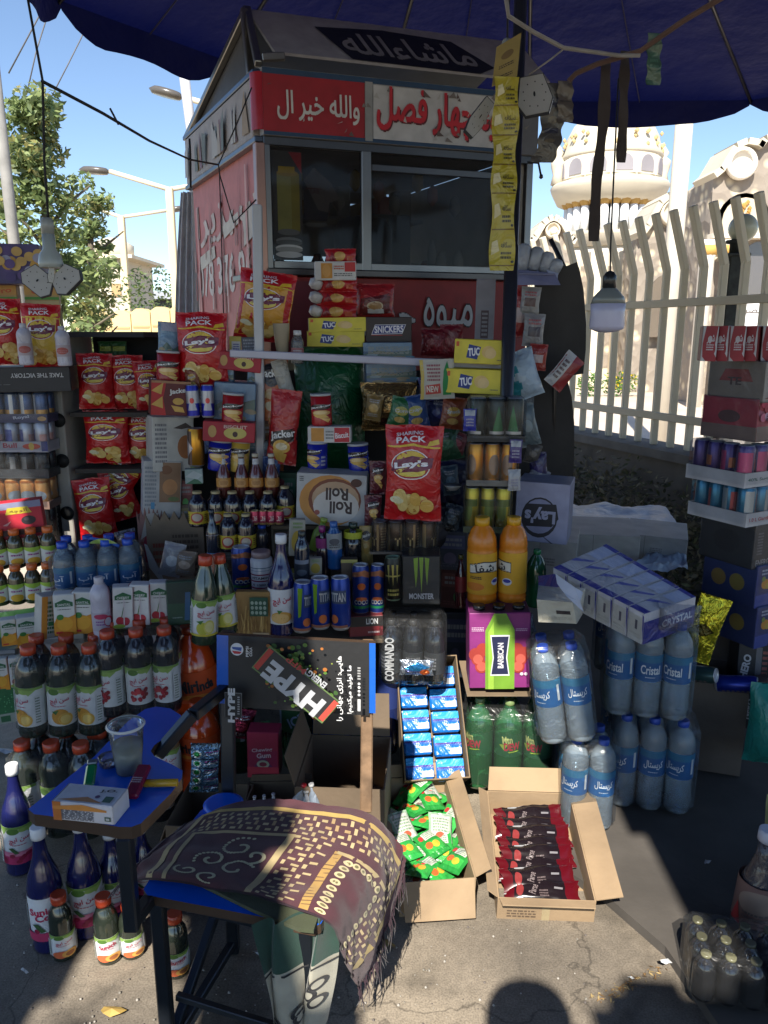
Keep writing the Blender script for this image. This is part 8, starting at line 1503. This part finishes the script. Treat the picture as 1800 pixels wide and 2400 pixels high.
# distant stall goods seen through the gap
k = boxkit(.5, .4, .3, (.5, .3, .3), [('r', 0, .6, 1, .9, (.6, .3, .1)), ('r', 0, .3, 1, .6, (.55, .05, .12)), ('r', 0, 0, 1, .25, (.5, .5, .5))]); put(k, (.5, .4), (130, 915, 190, 975), 6.0, 'parked_cart', 'colourful goods cart seen far off through the gap', 'cart')
# LED lamp with folding panels
def led(name, lb, cxy, Y, panels, cable, rz=0):
    c = at(*cxy, Y); P = []
    s_ = G(); s_.lathe([(.014, .075), (.015, .105), (.010, .112)], (.30, .32, .30), 'gloss', 18); s_.lathe([(.026, .0), (.028, .009), (.024, .030), (.015, .042), (.014, .076)], (.36, .40, .38), 'gloss', 20); P.append(('socket', s_))
    for k_, (dx, dz, w, h, rz_, rx_, ry_) in enumerate(panels):
        g = G(); M = Matrix.Translation((dx, -.01, dz)) @ Euler((R(rx_), R(ry_), R(rz_))).to_matrix().to_4x4(); pts = [(-w / 2, -h * .2), (-w * .3, -h / 2), (w * .35, -h / 2), (w / 2, -h * .15), (w * .3, h / 2), (-w * .35, h / 2)]
        g.slab([M @ V((x * 1.06, 0, z * 1.06)) for x, z in pts], .010, (.06, .06, .06), 'gloss', axis=M.to_3x3() @ V((0, 1, 0)))
        g.slab([M @ V((x, -.002, z)) for x, z in pts], .003, (.42, .41, .38), 'gloss', axis=M.to_3x3() @ V((0, 1, 0)))
        Sp = lambda u, v, h_: M @ V((w * (u - .5), -.0025 - h_, h * (v - .5))); Sp.asp = h / w
        g.art(Sp, [('e', .5 + .33 * math.cos(a), .5 + .33 * math.sin(a), .018, .02, (.05, .05, .05)) for a in [q * .7 for q in range(9)]] + [('e', .5, .5, .03, .07, (.03, .03, .03))], 'gloss', .0003); P.append(('panel', g))
    w_ = G(); w_.tube([V((0, 0, .11))] + [at(x, y, Y) - c for x, y in cable], .003, BK, 'matte', 6); P.append(('cord', w_))
    return thing(name, lb, 'lamp', c, (0, 0, R(rz)), parts=P)
led('panel_lamp', 'white folding lamp with two fanned panels hanging over the left stall', (120, 628), 1.9, [(-.030, -.030, .078, .052, 0, -12, 40), (.036, -.026, .076, .052, 0, -12, -42), (.003, -.014, .014, .04, 30, 0, 10)], [(115, 540), (104, 380), (100, 190), (80, 80), (62, -20)])
led('panel_lamp', 'white folding lamp with spread panels behind the yellow sachet strip', (1185, 190), 2.5, [(.085, -.04, .10, .12, -10, -18, -8), (-.075, -.10, .045, .13, 20, -10, 38)], [(1188, 150), (1190, 40), (1195, -20)])
for i, (pts, r_, lb) in enumerate((([(98, 190, 1.9), (240, 265, 2.1), (350, 330, 2.6), (445, 374, 3.3), (510, 386, 3.6)], .004, 'black cable sagging from the lamp cord to the kiosk side'), ([(590, 205, 3.36), (555, 290, 3.36), (512, 386, 3.38), (515, 410, 3.38), (548, 522, 3.36), (600, 468, 3.3)], .003, 'thin dark cord crossing the side of the kiosk'), ([(514, 400, 3.4), (518, 520, 3.4), (524, 740, 3.4)], .0025, 'thin cord hanging straight down the pink kiosk panel'), ([(444, 325, 4.3), (446, 360, 4.3), (447, 440, 4.3)], .006, 'short dark cable at the rear corner of the kiosk'))):
    g = G(); g.tube([at(*p) for p in pts], r_, BK, 'matte', 6)
    if i == 0: g.tube([at(278, 292, 2.25), at(258, 254, 2.25)], .003, BK, 'matte', 5)
    solo('cable', g, lb, 'cable', 'cables around the kiosk')
g = G(); g.tube([at(1185, -10, 2.4), at(1192, 38, 2.4), at(1250, 75, 2.45), at(1320, 112, 2.5), at(1450, 130, 2.6), at(1500, 130, 2.6)], .006, (.30, .28, .26), 'cloth', 6); g.tube([at(1322, 114, 2.5), at(1292, 138, 2.5), at(1240, 175, 2.5)], .0025, (.30, .28, .26), 'cloth', 5); solo('white_rope', g, 'whitish rope looped across the canopy beside the parasol pole', 'rope')
g = G(); g.tube([at(1333, 190, 2.7), at(1350, 172, 2.7), at(1400, 150, 2.65), at(1500, 120, 2.6), at(1600, 50, 2.5), at(1700, -10, 2.4)], .009, (.14, .08, .06), 'cloth', 6); solo('brown_rope', g, 'brown twisted rope stretched along the canopy rim at the right', 'rope')
# hanging strips
def strip(name, lb, pts, Y, w, col, cat='strip', mt='cloth', items=(), grp=None):
    g = G(); P = [at(x, y, Y) for x, y in pts]; rgs = random.Random(len(lb))
    nseg = len(P) * 6
    def S(u, v, h=0):
        t = (1 - v) * (len(P) - 1); i = min(int(t), len(P) - 2); c = P[i].lerp(P[i + 1], t - i); ww = w * (1 + .12 * math.sin(v * 19)); return c + V(((u - .5) * ww, .005 * math.sin(v * 11 + u * 2) - h, .0))
    g.grid(lambda u, v: S(u, v), 4, nseg, col, mt); g.grid(lambda u, v: S(1 - u, v, -.003), 4, nseg, col, mt)
    S.n = (3, nseg); S.asp = 6
    if items: g.art(S, items, mt, .001)
    return solo(name, g, lb, cat, grp)
strip('cloth_strip', 'long dark cloth strip ending lowest, left of the hanging bulb', [(1420, 140), (1415, 290), (1398, 420), (1392, 565)], 2.7, .034, (.055, .042, .038), grp='dark strips hanging from the canopy')
strip('cloth_strip', 'shorter dark cloth strip above the bulb wire', [(1465, 120), (1462, 240), (1456, 380)], 2.7, .030, (.055, .042, .038), grp='dark strips hanging from the canopy')
strip('sachet_strip', 'dark grey strip of printed sachets hanging at the kiosk corner', [(1300, 195), (1295, 290), (1287, 340), (1270, 380)], 2.8, .075, (.10, .09, .075), 'sachets', 'film', [('r', .15, .52, .85, .6, (.05, .05, .07)), ('r', .15, .8, .85, .88, (.05, .05, .07)), ('e', .5, .7, .2, .03, (.16, .13, .08)), ('e', .5, .4, .2, .03, (.16, .13, .08)), ('r', .02, .45, .98, .452, (.03, .03, .03))], 'sachet strips hanging from the rope')
strip('sachet_strip', 'shorter brownish sachet strip right of the grey one', [(1325, 190), (1325, 285)], 2.78, .05, (.12, .10, .08), 'sachets', 'film', [('r', .1, .5, .9, .52, (.05, .05, .05))], 'sachet strips hanging from the rope')
strip('green_sachet', 'green grey sachet hanging against the blue canopy', [(1534, 78), (1533, 140), (1532, 198)], 2.6, .042, (.06, .12, .08), 'sachets', 'film', [('n', .2, .3, .8, .8, 4, (.1, .2, .14))])
yi = []
for i in range(6):
    v = .02 + i * .163; yi += [('r', .02, v, .98, v + .006, (.16, .10, .01)), ('p', [(.08, v + .05), (.4, v + .07), (.3, v + .12), (.1, v + .11)], (.66, .60, .34)), ('n', .45, v + .03, .85, v + .07, 2, (.06, .05, .01)), ('t', 'نسکافه', .45, v + .085, .85, v + .11, 0, .02, (.05, .04, .01)), ('e', .9, v + .02, .06, .006, (.02, .02, .01))]
strip('sachet_strip', 'long strip of shiny yellow sachets hanging in front of the kiosk', [(1188, 180), (1184, 320), (1180, 460), (1176, 634)], 2.45, .072, (.46, .38, .03), 'sachets', 'film', yi)
g = G(); p = [at(x, y, 2.46) for x, y in ((1153, 203), (1212, 178), (1222, 76), (1164, 110))]; g.slab(p, .003, (.30, .22, .06), 'paper', axis=V((0, 1, 0)))
Sy = lambda u, v, h: p[0].lerp(p[1], u).lerp(p[3].lerp(p[2], u), v) + V((0, -h, 0)); Sy.asp = 1.6
g.art(Sy, [('e', .5, .65, .25, .1, (.16, .10, .03)), ('n', .2, .35, .8, .45, 2, (.06, .04, .02)), ('n', .2, .1, .8, .2, 2, (.06, .04, .02))], 'paper'); solo('header_card', g, 'brown yellow printed card heading the strip of sachets', 'card')
# white bulb
c = at(1421, 780, 2.2); g = G(); s_ = .001 * 2.2 / 1.8
g.lathe([(.001, .0), (.030, .003), (.050, .012), (.0515, .02), (.050, .06), (.0515, .085)], (.50, .50, .66), 'gloss', 28); q = G(); q.lathe([(.0515, .085), (.045, .105), (.026, .125), (.020, .13)], (.22, .24, .22), 'gloss', 24); r_ = G(); r_.lathe([(.020, .128), (.0195, .165), (.012, .176), (.004, .18)], (.02, .022, .022), 'gloss', 18)
w_ = G(); w_.tube([V((0, 0, .178)), at(1432, 560, 2.2) - c, at(1440, 380, 2.2) - c, at(1452, 130, 2.25) - c], .0025, BK, 'matte', 6)
thing('hanging_bulb', 'big white bulb hanging on a thin wire before the fence', 'lamp', c, parts=[('bulb', g), ('collar', q), ('socket', r_), ('cord', w_)]).scale = (.92, .92, .92)
g = G(); g.tube([at(1238, 380, 3.2), at(1262, 382, 3.1), at(1268, 412, 3.1)], .004, BK, 'matte', 6); g.lathe([(.001, 0), (.008, .005), (.006, .016), (.001, .018)], BK, 'gloss', 10, Matrix.Translation(at(1268, 420, 3.1))); solo('hook_wire', g, 'short black wire with a knob at the kiosk right corner', 'wire')
g = G(); g.slab([at(538, 118, 4.4), at(552, 105, 4.4), at(556, 122, 4.4), at(540, 145, 4.4), at(524, 158, 4.4), at(530, 130, 4.4)], .003, (.5, .45, .38), 'paper', axis=V((0, 1, 0))); solo('torn_hole_fill', g, 'small torn pale patch on the left panel of the canopy', 'patch')  # stands in for the torn hole; its brightness is put into the colour
# ================================================================== THE PHOTOGRAPHER (stands behind the camera; the shadow falls into the picture)
def person():
    J = {'pelvis': (0, -.34, .95), 'chest': (0, -.32, 1.28), 'neck': (0, -.30, 1.48), 'head': (0, -.25, 1.60), 'top': (0, -.25, 1.70), 'ls': (-.19, -.31, 1.42), 'le': (-.30, -.24, 1.20), 'lw': (-.15, -.17, 1.42), 'rs': (.19, -.31, 1.42), 're': (.34, -.24, 1.22), 'rw': (.15, -.17, 1.42),
         'lh': (-.10, -.34, .90), 'lk': (-.13, -.30, .50), 'la': (-.14, -.35, .08), 'lt': (-.15, -.22, .04), 'rh': (.10, -.34, .90), 'rk': (.13, -.30, .50), 'ra': (.14, -.35, .08), 'rt': (.15, -.22, .04), 'lf': (-.12, -.13, 1.48), 'rf': (.12, -.13, 1.48)}
    E = [('pelvis', 'chest'), ('chest', 'neck'), ('neck', 'head'), ('head', 'top'), ('chest', 'ls'), ('ls', 'le'), ('le', 'lw'), ('lw', 'lf'), ('chest', 'rs'), ('rs', 're'), ('re', 'rw'), ('rw', 'rf'), ('pelvis', 'lh'), ('lh', 'lk'), ('lk', 'la'), ('la', 'lt'), ('pelvis', 'rh'), ('rh', 'rk'), ('rk', 'ra'), ('ra', 'rt')]
    rad = dict(pelvis=.14, chest=.15, neck=.06, head=.118, top=.10, ls=.07, le=.05, lw=.032, lf=.03, rs=.07, re=.05, rw=.032, rf=.03, lh=.09, lk=.065, la=.045, lt=.04, rh=.09, rk=.065, ra=.045, rt=.04)
    n = list(J); me = bpy.data.meshes.new('person'); me.from_pydata([J[k] for k in n], [(n.index(a), n.index(b)) for a, b in E], []); o = link('person', me)
    o.modifiers.new('skin', 'SKIN'); 
    for i, k in enumerate(n): me.skin_vertices[0].data[i].radius = (rad[k],) * 2; me.skin_vertices[0].data[i].use_root = k == 'pelvis'
    o.modifiers.new('sub', 'SUBSURF').levels = 2; o.modifiers['sub'].render_levels = 2
    m, nn, l, b = _base('dark_clothing'); b.inputs['Base Color'].default_value = (.03, .035, .05, 1); b.inputs['Roughness'].default_value = .9; me.materials.append(m)
    o.location = (.0, .135, 0); o.scale = (1.06,) * 3; return tag(o, 'person in dark clothes behind the view whose shadow falls on the concrete', 'person')
person()
# ================================================================== DIM STOCK FILLING THE GAPS BETWEEN THE ROWS
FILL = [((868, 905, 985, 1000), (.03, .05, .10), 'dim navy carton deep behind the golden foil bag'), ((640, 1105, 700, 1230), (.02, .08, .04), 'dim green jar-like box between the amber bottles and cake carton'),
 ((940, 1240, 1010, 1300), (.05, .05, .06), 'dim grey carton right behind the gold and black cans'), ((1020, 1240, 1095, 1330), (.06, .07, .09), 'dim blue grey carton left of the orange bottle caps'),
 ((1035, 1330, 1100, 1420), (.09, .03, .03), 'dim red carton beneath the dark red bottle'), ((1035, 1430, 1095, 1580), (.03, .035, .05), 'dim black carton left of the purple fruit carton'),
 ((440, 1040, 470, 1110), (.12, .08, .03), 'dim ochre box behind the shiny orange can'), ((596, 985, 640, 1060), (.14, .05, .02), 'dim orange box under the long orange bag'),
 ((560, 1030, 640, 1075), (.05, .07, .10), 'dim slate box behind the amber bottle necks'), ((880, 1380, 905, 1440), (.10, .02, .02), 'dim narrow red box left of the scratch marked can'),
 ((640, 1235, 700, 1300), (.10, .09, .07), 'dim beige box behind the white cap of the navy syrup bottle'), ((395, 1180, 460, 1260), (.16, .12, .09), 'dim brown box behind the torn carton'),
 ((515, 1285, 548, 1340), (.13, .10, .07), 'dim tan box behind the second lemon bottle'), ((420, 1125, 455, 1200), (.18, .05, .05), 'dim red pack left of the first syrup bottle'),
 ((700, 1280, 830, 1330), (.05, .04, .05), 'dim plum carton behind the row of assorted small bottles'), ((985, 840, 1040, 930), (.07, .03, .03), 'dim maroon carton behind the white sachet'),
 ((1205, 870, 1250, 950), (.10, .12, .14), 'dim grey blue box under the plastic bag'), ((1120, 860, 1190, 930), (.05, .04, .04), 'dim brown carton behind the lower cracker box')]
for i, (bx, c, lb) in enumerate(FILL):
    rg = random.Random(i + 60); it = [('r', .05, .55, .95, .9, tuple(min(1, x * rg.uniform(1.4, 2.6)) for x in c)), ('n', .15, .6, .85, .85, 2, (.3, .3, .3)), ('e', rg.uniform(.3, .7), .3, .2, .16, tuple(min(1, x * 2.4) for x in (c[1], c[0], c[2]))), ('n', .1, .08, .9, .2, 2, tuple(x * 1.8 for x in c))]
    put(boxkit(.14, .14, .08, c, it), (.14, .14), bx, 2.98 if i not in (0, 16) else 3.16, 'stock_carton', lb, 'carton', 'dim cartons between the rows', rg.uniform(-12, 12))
KB = [bagkit(.12, .16, .05, c, [('e', .5, .55, .3, .15, d), ('t', t, .2, .5, .8, .62, 8, .03, (.5, .5, .5)), ('e', .5, .25, .25, .1, (.5, .33, .1))], 40 + i) for i, (c, d, t) in enumerate((((.02, .06, .2), (.4, .36, .05), 'Chips'), ((.22, .05, .02), (.5, .3, .05), 'Snack'), ((.02, .12, .04), (.4, .35, .05), 'Corn')))]
for i, (bx, kk, ry, lb) in enumerate((((612, 1070, 655, 1130), 0, 6, 'small blue crisp packet right of the amber bottles'), ((780, 1120, 830, 1180), 1, -8, 'nothing') if 0 else ((905, 930, 960, 1000), 2, 12, 'small green corn packet peeping above the biggest red chip bag'), ((952, 925, 1010, 1005), 0, -10, 'small blue crisp packet in the shade above the biggest red chip bag'), ((1028, 930, 1085, 1005), 1, 8, 'small orange brown packet left of the wrapped dark cans'), ((436, 860, 470, 912), 1, -4, 'small orange brown packet above the blue and silver cans'))):
    put(KB[kk], (.12, .16), bx, 2.9, 'snack_bag', lb, 'snack', None, 0, ry)

for i, (px, py, w_, h_, c, ry, lb) in enumerate(((470, 905, 36, 60, (.3, .3, .34), 12, 'crumpled grey film packet above the blue and silver cans'), (500, 1010, 40, 50, (.03, .08, .22), -10, 'small blue packet under the red biscuit box'), (640, 1120, 44, 60, (.2, .02, .03), 8, 'small red packet behind the last amber bottle'), (596, 1110, 40, 60, (.05, .1, .05), -14, 'small green packet behind the amber bottles'),
    (872, 925, 40, 60, (.25, .16, .05), 10, 'small ochre packet right of the golden foil bag'), (1012, 880, 44, 60, (.03, .04, .16), -12, 'small navy packet right under the cross pipe'), (1050, 1180, 44, 70, (.10, .12, .14), 14, 'dull silver packet left of the yellow green can pack'), (1060, 1090, 40, 70, (.05, .09, .12), -8, 'dull teal packet left of the orange can pack'),
    (940, 1440, 50, 60, (.16, .17, .2), 6, 'dull film packet resting on the shrink-wrapped black bottles'), (1240, 1440, 60, 80, (.3, .32, .38), -16, 'bluish film packet behind the cream tissue packet'), (430, 1290, 50, 60, (.3, .22, .16), 10, 'torn brown paper bag right of the torn cardboard'), (700, 1330, 40, 60, (.3, .28, .05), -10, 'small yellow packet behind the front blue cans'),
    (560, 1660, 60, 70, (.2, .02, .04), 10, 'small dark red packet under the black poster'), (625, 1690, 40, 60, (.03, .12, .05), -8, 'small dark green packet left of the blue sodas'), (395, 1270, 50, 80, (.35, .34, .36), 15, 'pale crumpled bag above the green razor pack'), (310, 1240, 50, 60, (.2, .2, .22), -12, 'grey crumpled bag beside the lowest red chip bag'))):
    k = bagkit(.12, .16, .07, c, [('e', .5, .5, .3, .16, tuple(min(.7, x * 2.2) for x in c)), ('n', .2, .7, .8, .85, 2, (.4, .4, .4)), ('n', .2, .15, .8, .3, 2, (.3, .3, .3))], 120 + i * 3, 'film' if i % 3 else 'foil')
    put(k, (.12, .16), (px - w_ / 2, py, px + w_ / 2, py + h_), (2.95 if py < 1250 else 2.72) if py < 1600 else 2.3, 'crumpled_packet', lb, 'packet', None, 0, ry)
